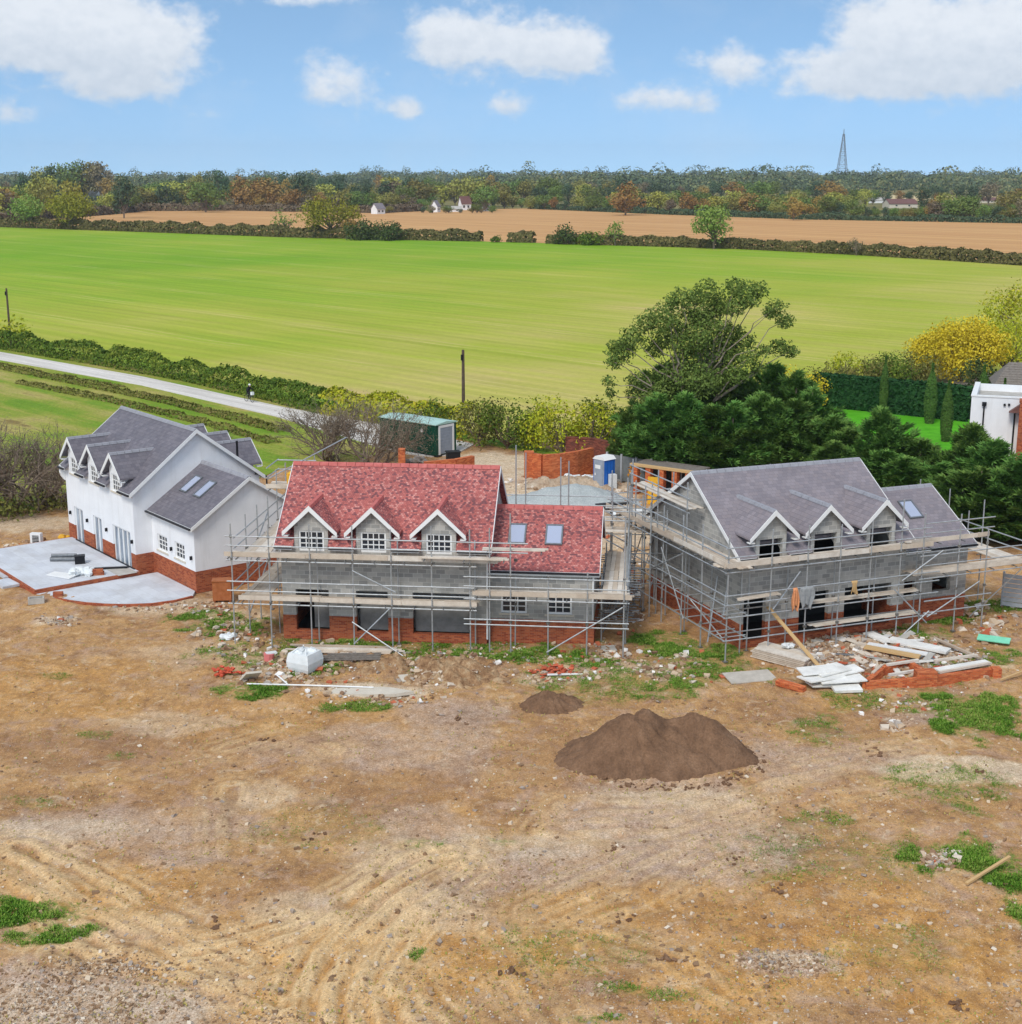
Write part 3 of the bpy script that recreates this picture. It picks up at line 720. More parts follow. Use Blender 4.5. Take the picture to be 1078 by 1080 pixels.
    for (ya, za, yb, zb) in ((s - o, zee, s + De / 2, zre), (s + De + o, zee, s + De / 2, zre)):
        mb.prism([(x, ya, za + .03), (x, yb, zb + .03), (x, yb, zb - .18), (x, ya, za - .18)], (.028, 0, 0))
    mb.build('bargeboard', Wh, er)
    # eaves fascia and gutter
    mb = MB(); xs = [-ov] + [q for xc in DX for q in (xc - .9, xc + .9)] + [L + ov]
    for T in (None, FLIP):
        mb.T = T
        for i in range(0, len(xs) - 1, 2):
            mb.box(xs[i], xs[i + 1], -o - .03, -o - .004, ze - .2, ze - .01, 0)
            mb.box(xs[i], xs[i + 1], -o - .14, -o - .034, ze - .12, ze - .03, 1)
    mb.T = None
    mb.build('gutter', [Wh, M['dark_trim']], roof)
    mb = MB(); mb.box(L + .02, L + Le + ov, s - o - .03, s - o - .004, zee - .22, zee - .01, 0); mb.box(L + .02, L + Le + ov, s - o - .14, s - o - .034, zee - .11, zee - .02, 1)
    mb.build('gutter', [Wh, M['dark_trim']], er)
    # rooflights
    for (fx, fy) in lights:
        xc = L + Le * fx; yc = s - o + (De / 2 + o) * fy
        up = Vector((0, 1, ke)).normalized(); nrm = Vector((0, -ke, 1)).normalized(); c = Vector((xc, yc, fe(yc)))
        mb = MB(); w2, l2 = .42, .66
        def P(a, b, h): return c + Vector((a, 0, 0)) + up * b + nrm * h
        for (a0, a1, b0, b1) in ((-w2, w2, -l2, -l2 + .08), (-w2, w2, l2 - .08, l2), (-w2, -w2 + .07, -l2 + .08, l2 - .08), (w2 - .07, w2, -l2 + .08, l2 - .08)):
            mb.hexa([P(a0, b0, -.05), P(a1, b0, -.05), P(a1, b1, -.05), P(a0, b1, -.05), P(a0, b0, .09), P(a1, b0, .09), P(a1, b1, .09), P(a0, b1, .09)], 0)
        rl = mb.build('rooflight', M['steel_dark'], t)
        mb = MB(); mb.hexa([P(-w2 + .072, -l2 + .082, .0), P(w2 - .072, -l2 + .082, .0), P(w2 - .072, l2 - .082, .0), P(-w2 + .072, l2 - .082, .0), P(-w2 + .072, -l2 + .082, .06), P(w2 - .072, -l2 + .082, .06), P(w2 - .072, l2 - .082, .06), P(-w2 + .072, l2 - .082, .06)])
        mb.build('pane', M['skyglass'], rl)
    # dormers
    zd, zf, hw, fo = 6.68, 5.42, 1.3, .3
    mm = (zd - zf) / hw
    for T in ((None,) if style == 'grey' else (None, FLIP)):
        for xc in DX:
            yr = (zd - ze) / k - o + .05; ye = (zf - ze) / k - o + .05
            hl_ = [(xc - .62, xc + .62, dw, dw + (1.15 if style == 'grey' else 1.0))]
            mb = MB(T); zs_ = zd - mm * .82 - .14
            wall(mb, xc - .82, xc + .82, 4.25, zs_, hl_, 0, .2)
            mb.prism([(xc - .82, 0, zs_), (xc + .82, 0, zs_), (xc, 0, zd - .14)], (0, .2, 0))
            for sx in (-1, 1):          # cheeks
                xa = xc + sx * .82
                mb.prism([(xa, .2, ze + k * (.2 + o) - .3), (xa, .2, zs_), (xa, 2.2, zs_), (xa, 2.2, ze + k * (2.2 + o) - .3)] if False else [(xa, .2, ze), (xa, .2, zs_), (xa, (zs_ - ze) / k - o, zs_)], (-sx * .12, 0, 0))
            d = mb.build('dormer', Wm, t)
            mb = MB(T)
            for sx in (-1, 1):
                mb.prism([(xc, -fo, zd), (xc + sx * hw, -fo, zf), (xc + sx * hw, ye, zf), (xc, yr, zd)], (0, 0, -.09))
            mb.build('dormer_roof', Rm, d)
            mb = MB(T); q = 6
            for i in range(q):
                a = -fo + (yr + fo) * i / q; b = -fo + (yr + fo) * (i + .95) / q
                mb.prism([(xc - .14, a, zd - .1), (xc - .08, a, zd + .035), (xc + .08, a, zd + .035), (xc + .14, a, zd - .1)], (0, b - a, 0))
            mb.build('dormer_ridge', M['ridge_red'] if style == 'red' else M['ridge_grey'], d)
            mb = MB(T)
            for sx in (-1, 1):
                mb.prism([(xc, -fo - .005, zd + .03), (xc + sx * (hw + .03), -fo - .005, zf + .03 - .03 * mm), (xc + sx * (hw + .03), -fo - .005, zf - .22), (xc, -fo - .005, zd - .24)], (0, -.035, 0))
                xa, xb = sorted((xc + sx * (hw + .03), xc + sx * (hw - .25))); mb.box(xa, xb, -fo + .002, -.003, zf - .24, zf - .19)
            mb.build('bargeboard', Wh, d)
            if style != 'grey':
                mb = MB(T); window(mb, xc - .62, xc + .62, dw, dw + 1.0, .06 if style == 'red' else .06, 4, 3)
                mb.build('window', [Wh, M['glass']], d)
            if style == 'white':
                mb = MB(T); mb.box(xc - .72, xc + .72, -.06, .06, dw - .1, dw - .002); mb.build('sill', M['stone_sill'], d)
    # ground floor of the extension
    if style in ('red', 'white'):
        for h in eh:
            mb = MB(); window(mb, h[0], h[1], h[2], h[3], s + .06, 3, 3); w_ = mb.build('window', [Wh, M['glass']], t)
            mb = MB(); mb.box(h[0] - .1, h[1] + .1, s - .05, s + .06, h[2] - .09, h[2] - .002); mb.build('sill', M['stone_sill'], w_)
    return t

plain('ridge_red', (190, 104, 98), .8, 16, 3)
plain('ridge_grey', (150, 150, 156), .75, 10, 3)
RED = dict(loc=(-11.02, 65.8), rz=-.102); GREY = dict(loc=(10.84, 64.18), rz=.369); WHITE = dict(loc=(-27.06, 84.53), rz=-.903)
red = house('unfinished_house', 'unfinished grey block house with a red tiled roof in the middle of the row', doors=[(.65, 2.27), (3.6, 5.15), (6.35, 9.12)], style='red', **RED)
grey = house('unfinished_house', 'unfinished grey block house with a grey slate roof and black empty dormer openings', L=9.2, D=9.5, zr=7.65, ze=4.5, ov=.3, Le=4.05, De=7.3, zre=6.1, zee=3.88, rmat='slate',
             style='grey', doors=[(.15, 1.35), (3.2, 4.85), (5.75, 8.45)], doorz=(.3, 2.4), lights=((.5, .62),), **GREY)
white = house('white_house', 'finished white rendered house with grey slate roof and three patio doors on its terrace', L=9.8, Le=5.3, s=1.05, wmat='render', rmat='slate_dark', style='white', doors=[(1.0, 2.35), (3.9, 5.15), (6.75, 9.2)], doorz=(.1, 2.38), lights=((.26, .6), (.58, .6)), **WHITE)
# patio doors, lamps and pipes of the white house
for (a, b), lv in zip([(1.0, 2.35), (3.9, 5.15), (6.75, 9.2)], (2, 2, 4)):
    mb = MB(); y = .08
    mb.box(a, a + .08, y, y + .07, .1, 2.38); mb.box(b - .08, b, y, y + .07, .1, 2.38); mb.box(a + .08, b - .08, y, y + .07, 2.28, 2.38); mb.box(a + .08, b - .08, y, y + .07, .1, .2)
    for i in range(1, lv):
        xx = a + (b - a) * i / lv; mb.box(xx - .07, xx + .07, y + .004, y + .066, .2, 2.28)
    d = mb.build('patio_door', M['white_paint'], white)
    mb = MB(); mb.poly([(a + .08, y + .04, .2), (b - .08, y + .04, .2), (b - .08, y + .04, 2.28), (a + .08, y + .04, 2.28)]); mb.build('pane', M['doorglass'], d)
for x_, y_ in ((.5, 0), (3.1, 0), (5.95, 0), (9.5, 0), (12.3, 1.05), (14.75, 1.05)):
    mb = MB(); mb.box(x_ - .05, x_ + .05, y_ - .05, y_ - .002, 1.8, 2.0); mb.tube((x_, y_ - .1, 1.8), (x_, y_ - .1, 2.0), .05, 8); mb.build('wall_lamp', M['black_plastic'], white)
mb = MB(); mb.tube((10.08, 7.9 + .33, 4.5), (10.08, 8.23, .1), .05, 8); mb.tube((9.7, 6.6, 5.7), (9.7, 6.6, 6.9), .07, 8); mb.build('soil_pipe', M['black_plastic'], white)
# curved eaves corbel at the far end of the white house
mb = MB()
pr_ = [(-.25, -.28, 4.75), (-.25, -.28, 4.3), (-.25, -.2, 4.05), (-.25, -.06, 3.85), (-.25, -.003, 3.8), (-.25, -.003, 4.75)]
mb.prism(pr_, (.24, 0, 0)); mb.build('kneeler', M['white_paint'], white)
# closing sheet and insulation in the red house openings
for a_ in ((1.42, 2.2, .5, .56, .45, 2.1), (3.7, 5.1, .42, .47, .45, 1.75), (6.4, 9.0, .42, .47, .45, 1.7)):
    mb = MB(); mb.box(*a_); mb.build('insulation_board', M['screen_board'], red)
for xa in (9.6,): 
    mb = MB(); mb.tube((9.95, -.08, .3), (9.95, -.08, 4.6), .045, 8); mb.build('downpipe', M['white_paint'], red)
mb = MB(); mb.tube((14.95, .33, 1.3), (14.95, .33, 3.5), .045, 8); mb.build('downpipe', M['white_paint'], red)

# ---------------------------------------------------------------- scaffolds
class Scaff:
    def __init__(s, name, label, loc, rz):
        s.t = thing(name, label, 'scaffold', (loc[0], loc[1], 0), rz); s.r = random.Random(len(label))
    def standard(s, x, y, z, joints=(), z0=-.25):
        mb = MB(); tx, ty = s.r.uniform(-.03, .03), s.r.uniform(-.03, .03)
        mb.tube((x, y, z0), (x + tx, y + ty, z), .036, 6, 0); mb.box(x - .1, x + .1, y - .1, y + .1, -.06, .0, 1)
        for j in joints: mb.cbox((x + tx * .5, y + ty * .5, j), (.11, .13, .12), s.r.uniform(0, 1), m=1)
        mb.build('standard', [M['steel'], M['coupler']], s.t)
    def bar(s, p, q, name='ledger', r=.034, dark=False):
        mb = MB(); mb.tube(p, q, r, 6); mb.build(name, M['steel_dark' if dark else 'steel'], s.t)
    def guard(s, p, q, zs):
        for z in zs: s.bar((p[0], p[1], z), (q[0], q[1], z), 'guard_rail')
    def platform(s, p, q, width, z, n=5, toe=True, name='platform'):
        """boards running from p to q, spreading to the left of the direction"""
        p = Vector((p[0], p[1], z)); q = Vector((q[0], q[1], z)); d = q - p; L_ = d.length; d.normalize(); l = Vector((-d.y, d.x, 0))
        mb = MB(); bw = width / n
        for i in range(n):
            a = -s.r.uniform(.0, .35)
            while a < L_ + .1:
                b = min(a + 3.9, L_ + s.r.uniform(0, .35)); dz = s.r.uniform(0, .03)
                c0 = p + d * a + l * (bw * (i + .5) + s.r.uniform(-.01, .01)); c1 = p + d * b + l * (bw * (i + .5) + s.r.uniform(-.02, .02))
                mb.beam(c0 + Vector((0, 0, dz)), c1 + Vector((0, 0, dz + s.r.uniform(-.01, .02))), bw - .012, .04); a = b + s.r.uniform(-.0, .02) + .01
        if toe:
            a = -.2
            while a < L_:
                b = min(a + 3.9, L_ + .2); mb.beam(p + d * a + Vector((0, 0, .13)), p + d * b + Vector((0, 0, .13 + s.r.uniform(-.02, .02))), .04, .22); a = b + .02
        o = mb.build(name, M['board'], s.t)
        m = int(L_ / 1.3)
        for i in range(m + 1):
            c = p + d * (L_ * i / max(1, m)); s.bar(tuple(c - l * .2 - Vector((0, 0, .06))), tuple(c + l * (width + .15) - Vector((0, 0, .06))), 'transom', .03, True)

S = Scaff('scaffold', 'steel tube scaffold with plank decks round the red tiled house', **RED)
fx = [-2.05, -.25, 1.7, 3.75, 5.6, 7.5, 9.3, 10.2, 11.2, 12.95, 14.75, 16.45]
ft = [6.0, 6.0, 6.05, 6.05, 5.9, 6.1, 6.0, 6.1, 6.8, 3.9, 4.1, 6.8]
for x_, h_ in zip(fx, ft):
    S.standard(x_, -1.3, h_, (2.15, 4.3, 5.4) if x_ < 10 else (1.6, 2.7, 3.8))
for x_ in (1.7, 5.6, 9.3, 11.2): S.standard(x_ + .1, -.22, 5.2 if x_ < 10 else 3.4, (2.15, 4.3))
S.platform((-1.6, -1.25), (9.4, -1.25), .95, 2.25, 4); S.platform((-2.2, -1.25), (10.4, -1.25), .95, 4.38, 4)
S.platform((10.1, -1.2), (12.6, -1.2), .5, 5.0, 2, False, 'loose_boards'); S.platform((7.2, -1.55), (10.9, -1.55), .5, 4.62, 2, False, 'loose_boards')
S.platform((9.6, -1.25), (16.6, -1.25), 1.0, 2.82, 4)
for z_ in (2.1, 4.22): S.bar((-2.3, -1.33, z_), (9.6, -1.33, z_))
S.guard((-2.3, -1.36), (9.5, -1.36), (2.75, 3.2)); S.guard((-2.3, -1.36), (12.0, -1.36), (4.95, 5.4))
S.guard((9.0, -1.36), (16.7, -1.36), (1.45, 1.7, 2.68, 3.3, 3.75))
for p, q in (((3.75, -1.4, .3), (5.5, -1.4, 2.1)), ((3.75, -1.4, 3.9), (5.8, -1.4, 2.9)), ((12.9, -1.4, .2), (16.4, -1.4, 2.5)), ((3.7, -1.45, 1.4), (6.3, -2.2, .02))): S.bar(p, q, 'diagonal_brace')
# left return
ly = [.6, 2.6, 4.6, 6.4, 8.2]
for y_ in ly: S.standard(-1.85, y_, 6.0 if y_ < 5 else 7.0, (2.15, 4.3)); S.standard(-.35, y_, 4.6 if y_ < 5 else 7.0, (2.15, 4.3))
for z_ in (2.25, 4.3): S.platform((-.5, -.3), (-.5, 8.3), 1.3, z_, 5, False)
S.guard((-1.9, -1.3), (-1.9, 8.5), (2.1, 2.75, 3.2, 4.2, 4.8, 5.3)); 
for z_ in (1.0, 3.3): S.bar((-1.85, .6, z_), (-1.85, 4.6, z_ + 1.9), 'diagonal_brace')
S.platform((-2.2, 6.3), (-.3, 6.3), 1.7, 6.0, 6, True, 'loading_bay'); S.guard((-2.3, 6.2), (-2.3, 8.6), (6.6, 7.1)); S.guard((-2.3, 8.4), (-.2, 8.4), (6.6, 7.1)); S.bar((-2.3, 6.3, 6.5), (1.0, 10.5, 8.0), 'guard_rail'); S.bar((-2.0, 6.3, 3.9), (-.5, 6.3, 5.9), 'diagonal_brace', dark=True)
# right return
for y_, h_ in ((.9, 4.8), (2.9, 5.2), (4.9, 5.0), (6.9, 6.4)): S.standard(16.5, y_, h_, (1.6, 2.7)); S.standard(15.35, y_, 3.4, (1.6, 2.7), -.2)
S.platform((16.55, -.3), (16.55, 7.0), 1.15, 2.84, 5, False); S.guard((16.6, -1.3), (16.6, 7.2), (1.45, 2.7, 3.4, 3.9)); S.guard((15.35, -.1), (15.35, 7.2), (1.45, 2.7))
S.platform((15.2, 7.1), (19.2, 7.1), 1.2, 3.9, 5, False)
for y_ in (1.2, 2.3, 3.4, 4.6, 5.8): S.bar((15.35, y_, 1.5), (16.6, y_, 1.5), 'transom', dark=True); S.bar((15.4, y_, .4), (16.5, y_ + .9, 2.6), 'diagonal_brace', .028, True)
for k in range(17):
    for z_ in (1.42, 2.72): S.bar((15.2 + S.r.uniform(-.2, .1), -.1 + k * .44, z_), (16.9 + S.r.uniform(-.2, .35), -.1 + k * .44, z_), 'transom', .03, True)
for k in range(9): S.standard(17.3 + S.r.uniform(-.2, 1.5), 5.2 + S.r.uniform(0, 2.6), S.r.uniform(3.4, 6.0), (2.0, 3.8))
for z_ in (1.6, 2.4, 3.2): S.bar((16.4, 5.6, z_), (19.3, 5.9, z_), 'ledger', .03, True)
# rear
for x_, h_ in ((-.5, 7.2), (2, 6), (4, 6), (6, 6), (8, 6), (10.4, 8.0), (10.9, 7.6), (12.8, 7.4), (13.2, 7.2), (15.6, 6.2), (17.6, 6.5), (19.0, 6.4), (17.6, 5.4), (16.8, 6.6)):
    S.standard(x_, 9.2 if x_ < 15 else 8.3 - (x_ % 1), h_, (2.2, 4.2))
S.guard((-1, 9.25), (15.8, 9.25), (2.1, 4.1, 4.8, 5.3)); S.guard((15.2, 8.4), (19.3, 8.4), (3.8, 4.4, 4.9, 5.4, 2.0)); S.guard((15.2, 7.2), (19.3, 7.2), (3.8, 4.5, 5.0))
S.platform((-.5, 8.3), (15.5, 8.3), .9, 4.2, 4, False)
for i in range(5): S.bar((15.5 + i * .7, 7.3, .2 + .2 * i), (16.4 + i * .7, 8.3, 3.4), 'diagonal_brace', .028, True)

S = Scaff('scaffold', 'steel tube scaffold with plank decks round the grey slate house', **GREY)
gx_ = [-1.5, .75, 2.7, 4.5, 6.2, 7.9, 9.2, 11.3, 13.0, 15.6]
gt_ = [6.0, 6.1, 6.1, 6.0, 6.0, 6.9, 6.1, 5.9, 5.0, 5.6]
for x_, h_ in zip(gx_, gt_): S.standard(x_, -1.3, h_, (1.2, 2.15, 4.3))
for x_ in (.2, 2.3, 4.9, 7.2, 9.6): S.standard(x_, -.3, 4.2, (2.15,))
S.platform((-1.5, -1.25), (9.6, -1.25), 1.0, 4.42, 5); S.platform((9.0, -.9), (13.2, -.9), .65, 4.5, 3, True, 'loose_boards'); S.platform((9.2, -1.25), (16.2, -1.25), 1.05, 3.0, 5)
S.platform((14.9, -.2), (14.9, 1.5), 1.0, 3.02, 5, False) if False else None
S.platform((15.9, -.2), (15.9, 8.0), 1.3, 3.0, 5, False)
S.platform((3.0, -1.2), (9.0, -1.2), .55, 2.2, 2, False); S.platform((3.5, -1.2), (9.2, -1.2), .5, 1.05, 2, False, 'loose_boards'); S.platform((-.6, -1.1), (1.5, -.9), .4, 2.75, 2, False, 'loose_boards')
S.guard((-1.7, -1.36), (9.6, -1.36), (4.25, 4.95, 5.4)); S.guard((-1.7, -1.36), (10.2, -1.36), (1.0, 2.1, 2.7, 3.15)); S.guard((-1.5, -.35), (9.4, -.35), (1.0, 2.1)); S.guard((9.0, -1.36), (16.4, -1.36), (2.85, 3.5, 4.0)); S.guard((9.5, -1.0), (13.6, -1.0), (5.0, 5.5)); S.guard((9.4, -1.36), (13.4, -1.36), (1.1, 1.7))
for p, q in (((8.0, -1.4, 2.9), (10.3, -1.4, 4.2)), ((7.6, -1.4, 2.5), (9.6, -1.4, .6)), ((7.9, -1.4, -.1), (9.7, -1.4, 1.2)), ((1.0, -1.2, 2.2), (2.4, -1.2, 3.9)), ((9.6, -1.4, .9), (12.6, -1.4, 2.4)), ((13.5, .2, 0), (15.6, -1.2, 2.9))): S.bar(p, q, 'diagonal_brace')
gy_ = [1.0, 3.0, 5.1, 7.2, 9.2, 11.2]
for y_ in gy_: S.standard(-1.55, y_, 6.0 if y_ < 6 else 6.6, (1.2, 2.15, 4.3)); 
for y_ in (-.6, 2.2, 4.6, 7.0): S.standard(-.35, y_, 4.2, (2.15,))
S.platform((-.35, -1.2), (-.35, 11.6), 1.2, 4.42, 5, False); S.platform((-1.6, 11.5), (-1.6, -1.4), .05, 4.5, 1, True, 'toe_board')
S.guard((-1.62, -1.4), (-1.62, 11.6), (1.0, 2.1, 2.7, 3.15, 4.25, 5.0, 5.45)); S.guard((-.4, -1.3), (-.4, 9.0), (1.0, 2.1))
S.platform((-.3, 3.6), (-.3, 9.6), .8, 6.15, 4, False, 'gable_platform'); S.guard((-1.15, 3.2), (-1.15, 9.8), (6.0, 6.7, 7.15))
for y_ in (3.4, 6.5, 9.5): S.standard(-1.15, y_, 7.5, (4.4, 6.1)); 
for p, q in (((-1.65, 5.1, 3.9), (-1.65, 2.6, .9)), ((-1.65, 2.9, 4.1), (-1.65, 6.6, 2.3)), ((-.4, 1.0, .3), (-1.5, 2.6, 2.1)), ((-1.5, .4, .4), (-.4, 1.6, 3.2)), ((-1.5, -1.0, 2.1), (-.4, .6, 3.4))): S.bar(p, q, 'diagonal_brace')
for y_ in (-1.0, 0, 1.2, 2.4, 3.6): S.bar((-1.6, y_, 1.05), (-.3, y_, 1.05), 'transom', .03); S.bar((-1.6, y_, 2.15), (-.3, y_, 2.15), 'transom', .03)
for x_, h_ in ((15.6, 5.5), (14.6, 5.0)):
    for y_ in (2.2, 5.0, 7.6): S.standard(x_, y_, h_, (2.9,))
S.guard((15.7, -1.3), (15.7, 8.2), (2.85, 3.5, 4.0)); S.guard((13.2, 8.0), (15.9, 8.0), (3.5, 4.0))
for x_, h_ in ((-.5, 6.6), (2, 6.3), (4, 6.3), (6, 6.3), (8, 6.3), (10.5, 6)): S.standard(x_, 10.9, h_, (2.2, 4.2))
S.guard((-1.5, 10.9), (13, 10.9), (2.1, 4.2, 4.9, 5.4)); S.platform((0, 9.9), (12.5, 9.9), .95, 4.3, 4, False)
# ---------------------------------------------------------------- terrace of the white house
cw, sw = math.cos(WHITE['rz']), math.sin(WHITE['rz'])
def WL(x, y): return (WHITE['loc'][0] + cw * x - sw * y, WHITE['loc'][1] + sw * x + cw * y)
t = thing('terrace', 'pale paved terrace with red brick edging in front of the white house patio doors', 'terrace', (*WHITE['loc'], 0), WHITE['rz'])
X0, X1, Y0 = .3, 10.25, -6.0
mb = MB(); mb.box(X0 + .11, X1 - .11, Y0 + .11, -.03, -.3, .34); mb.build('paving', M['paving'], t)
mb = MB(); mb.box(X0, X1, Y0, Y0 + .107, -.3, .33); mb.box(X0, X0 + .107, Y0 + .11, -.03, -.3, .33); mb.box(X1 - .107, X1, Y0 + .11, -.03, -.3, .33); mb.build('brick_edge', M['brick_orange'], t)
mb = MB(); mb.box(1.2, 9.7, -.12, -.02, .34, .37); mb.build('threshold_drain', M['black_plastic'], t)
def toL(w): 
    dx, dy = w[0] - WHITE['loc'][0], w[1] - WHITE['loc'][1]; return (cw * dx + sw * dy, -sw * dx + cw * dy)
arc = [toL(G(u, v, .12)) for u, v in ((58, 630.5), (72, 633.5), (90, 636), (110, 637.5), (132, 638), (160, 637), (185, 633.5), (203, 629))]
inner = [(15.0, 1.0), (10.28, 1.0), (10.28, -5.9)]
mb = MB(); mb.prism([(p[0], p[1], .13) for p in arc + inner], (0, 0, -.4)); mb.build('lower_paving', M['paving'], t)
mb = MB()
for a, b in zip(arc[:-1], arc[1:]):
    mb.beam((a[0], a[1], -.06), (b[0], b[1], -.06), .16, .42)
mb.build('curved_brick_edge', M['brick_orange'], t)
def onT(u, v, z=.34): return G(u, v, z)
def item(name, label, cat, mb, mats, uv=None, z=None, rz=0., group=None, loc=None):
    if loc is None:
        if z is None: loc = GS(*uv)
        else: loc = (*G(uv[0], uv[1], z), z)
    o = mb.build(name, mats, None, loc=loc, rz=rz); tag(o, label, cat, group); return o
WR = WHITE['rz']
mb = MB()
for k in range(3): mb.tube((-.75, .17 * k, .12), (.75, .17 * k + .05, .12), .12, 10)
mb.tube((-.7, .1, .31), (.7, .2, .31), .11, 10)
item('membrane_roll', 'pile of black and grey membrane rolls lying on the pale terrace', 'roll', mb, M['steel_dark'], (67, 592), .34, WR + .9)
r2 = random.Random(3)
mb = MB()
for k in range(14): mb.blob((r2.uniform(-.7, .6), r2.uniform(-.45, .5), .12 + r2.uniform(0, .16)), r2.uniform(.16, .28), 7, 5, .3, 0, r2, .7)
item('rubbish_bag', 'heap of crumpled white plastic bags in the middle of the terrace', 'bag', mb, M['plastic_white'], (86, 606), .34)
mb = MB()
for k in range(5): mb.beam((-.9, -.3 + k * .12, .04 + .01 * k), (.8, -.2 + k * .14, .05 + .02 * k), .09, .05)
item('trim_board', 'bundle of long white trim boards beside the bags on the terrace', 'boards', mb, M['white_paint'], (66, 608), .34, -.55)
mb = MB(); mb.box(-.28, .28, -.22, .22, 0, .42); mb.box(-.3, .3, -.24, .24, .42, .47)
item('tool_box', 'black lidded box standing on the terrace behind the white bags', 'box', mb, M['black_plastic'], (84.5, 594), .34, .3)
mb = MB(); mb.box(-.35, .3, -.2, .2, 0, .16); mb.box(-.3, .25, -.18, .18, .163, .3)
item('brick_stack', 'small stack of orange bricks on the terrace beside the white bags', 'bricks', mb, M['brick_orange'], (104, 606), .34, .2)
mb = MB(); mb.box(-.9, .9, -.08, .08, 0, .1); mb.box(-.5, 1.0, .12, .22, 0, .07)
item('channel_drain', 'two black drain channels lying near the last patio door', 'drain', mb, M['black_plastic'], (117, 600), .34, .15)
mb = MB(); mb.box(-.9, .9, -.55, .55, 0, .012); 
item('loose_slab', 'grey slab laid near the house end of the terrace', 'slab', mb, M['concrete'], (128, 602), .345, WR)
for lab, (u, v, z, a) in (('pale slab stack on the soil at the terrace edge, upper of two', (9, 607, .1, .0)), ('pale slab stack on the soil at the terrace edge, lower of two', (6, 617, .1, .05))):
    mb = MB()
    for k in range(2): mb.cbox((r2.uniform(-.03, .03), 0, .05 + k * .075), (1.5, .95, .07), r2.uniform(-.03, .03))
    item('paving_slab_stack', lab, 'slabs', mb, M['paving'], (u, v), .05, WR + math.pi / 2 * 0 + a, 'slab stacks by the terrace')
mb = MB(); mb.box(-.34, .34, -.16, .16, 0, .74, 0); mb.poly([(-.2, -.163, .14), (.24, -.163, .14), (.24, -.163, .62), (-.2, -.163, .62)], 1)
for k in range(5): mb.box(-.2, .24, -.175, -.166, .2 + k * .09, .22 + k * .09, 0)
item('heat_pump', 'white boxed fan unit standing behind the far edge of the terrace', 'fan unit', mb, [M['white_paint'], M['black_plastic']], (39, 574), None, -.2)
mb = MB(); mb.box(-.25, .25, -.12, .12, 0, .25)
item('brick_stack', 'red brick stack on the step between upper and lower terrace', 'bricks', mb, M['brick_orange'], (61.5, 629), .14, .1)
mb = MB(); mb.blob((0, 0, .1), .28, 7, 5, .25, 0, r2, .8); mb.blob((.3, .1, .08), .2, 7, 5, .25, 0, r2, .8)
item('rubbish_bag', 'yellow sack lying beyond the far corner of the terrace', 'bag', mb, M['yellow_plastic'], (66, 568))
mb = MB(); 
for a in (-.4, .33): mb.box(a, a + .08, -.25, .25, 0, .3)
mb.box(-.32, .33, -.25, -.17, 0, .3); mb.box(-.32, .33, .17, .25, 0, .3)
item('gully_frame', 'hollow concrete gully frame lying on bare soil before the terrace corner', 'frame', mb, M['concrete'], (38.5, 638), None, .3)
mb = MB(); mb.box(-.48, .48, -.33, .33, .1, 1.12); mb.box(-.51, .51, -.36, .36, 1.12, 1.17); mb.box(-.45, -.36, -.3, .3, 0, .1); mb.box(.36, .45, -.3, .3, 0, .1); mb.box(-.012, .012, -.345, -.333, .15, 1.08)
item('wooden_cabinet', 'brown wooden cabinet standing against the white house plinth by the scaffold', 'cabinet', mb, M['cabinet_wood'], (235, 634), None, .12)

# ---------------------------------------------------------------- debris in front of the red house
mb = MB(); zz_ = [(0, .5), (.2, .57), (.45, .6), (.7, .56), (.86, .52)]
for (za, ra), (zb, rb) in zip(zz_[:-1], zz_[1:]): mb.hexa([(-ra, -ra, za), (ra, -ra * .95, za), (ra, ra, za), (-ra, ra, za), (-rb, -rb, zb), (rb, -rb * .96, zb), (rb, rb, zb), (-rb, rb, zb)])
for k in range(6): mb.blob((r2.uniform(-.35, .35), r2.uniform(-.35, .35), .86), r2.uniform(.12, .24), 7, 5, .25, 0, r2, .6)
for sx in (-.42, .42): mb.tube((sx, -.45, .85), (sx * .5, -.2, 1.05), .03, 5); mb.tube((sx, .45, .85), (sx * .5, .2, 1.05), .03, 5)
item('bulk_bag', 'big square white bulk bag before the red house scaffold', 'bulk bag', mb, [M['plastic_white'], M['steel_dark']], (322, 707), None, -.5)
mb = MB()
for k in range(26): mb.cbox((r2.gauss(0, .28), r2.gauss(0, .22), .06 + r2.uniform(0, .3)), (.22, .11, .07), r2.uniform(0, 3), r2.uniform(-.6, .6))
item('brick_heap', 'small heap of bright red bricks on the soil left of the bulk bag', 'bricks', mb, M['bright_red'], (235, 712))
mb = MB(); mb.tube((0, 0, .02), (.05, .0, .42), .2, 10, 0, .26); mb.box(-.1, .4, -.14, .16, .42, .46, 1)
item('bucket', 'pink bucket standing in rubble between red bricks and bulk bag', 'bucket', mb, [M['pink_plastic'], M['plastic_white']], (283, 697), None, .4)
mb = MB()
for k in range(7): mb.beam((-2.6 + r2.uniform(-.4, .4), -.5 + .13 * k, .1 + .05 * (k % 3)), (2.4 + r2.uniform(-.5, .5), -.45 + .12 * k, .14 + .05 * (k % 3)), .15, .045)
item('plank_pile', 'long pile of pale weathered planks at the red house wall foot', 'planks', mb, M['board'], (368, 688), None, -.1)
mb = MB()
for k in range(6): mb.beam((-1.3 + r2.uniform(-.2, .2), -.3 + .12 * k, .08 + .06 * (k % 2)), (1.3, -.3 + .12 * k, .1 + .06 * (k % 2)), .13, .05)
item('plank_pile', 'short dark pile of steel grey planks behind the white bulk bag', 'planks', mb, M['rust_steel'], (372, 699), None, .03)
mb = MB(); mb.cbox((0, 0, .22), (.75, .1, .95), .1, .9, .1)
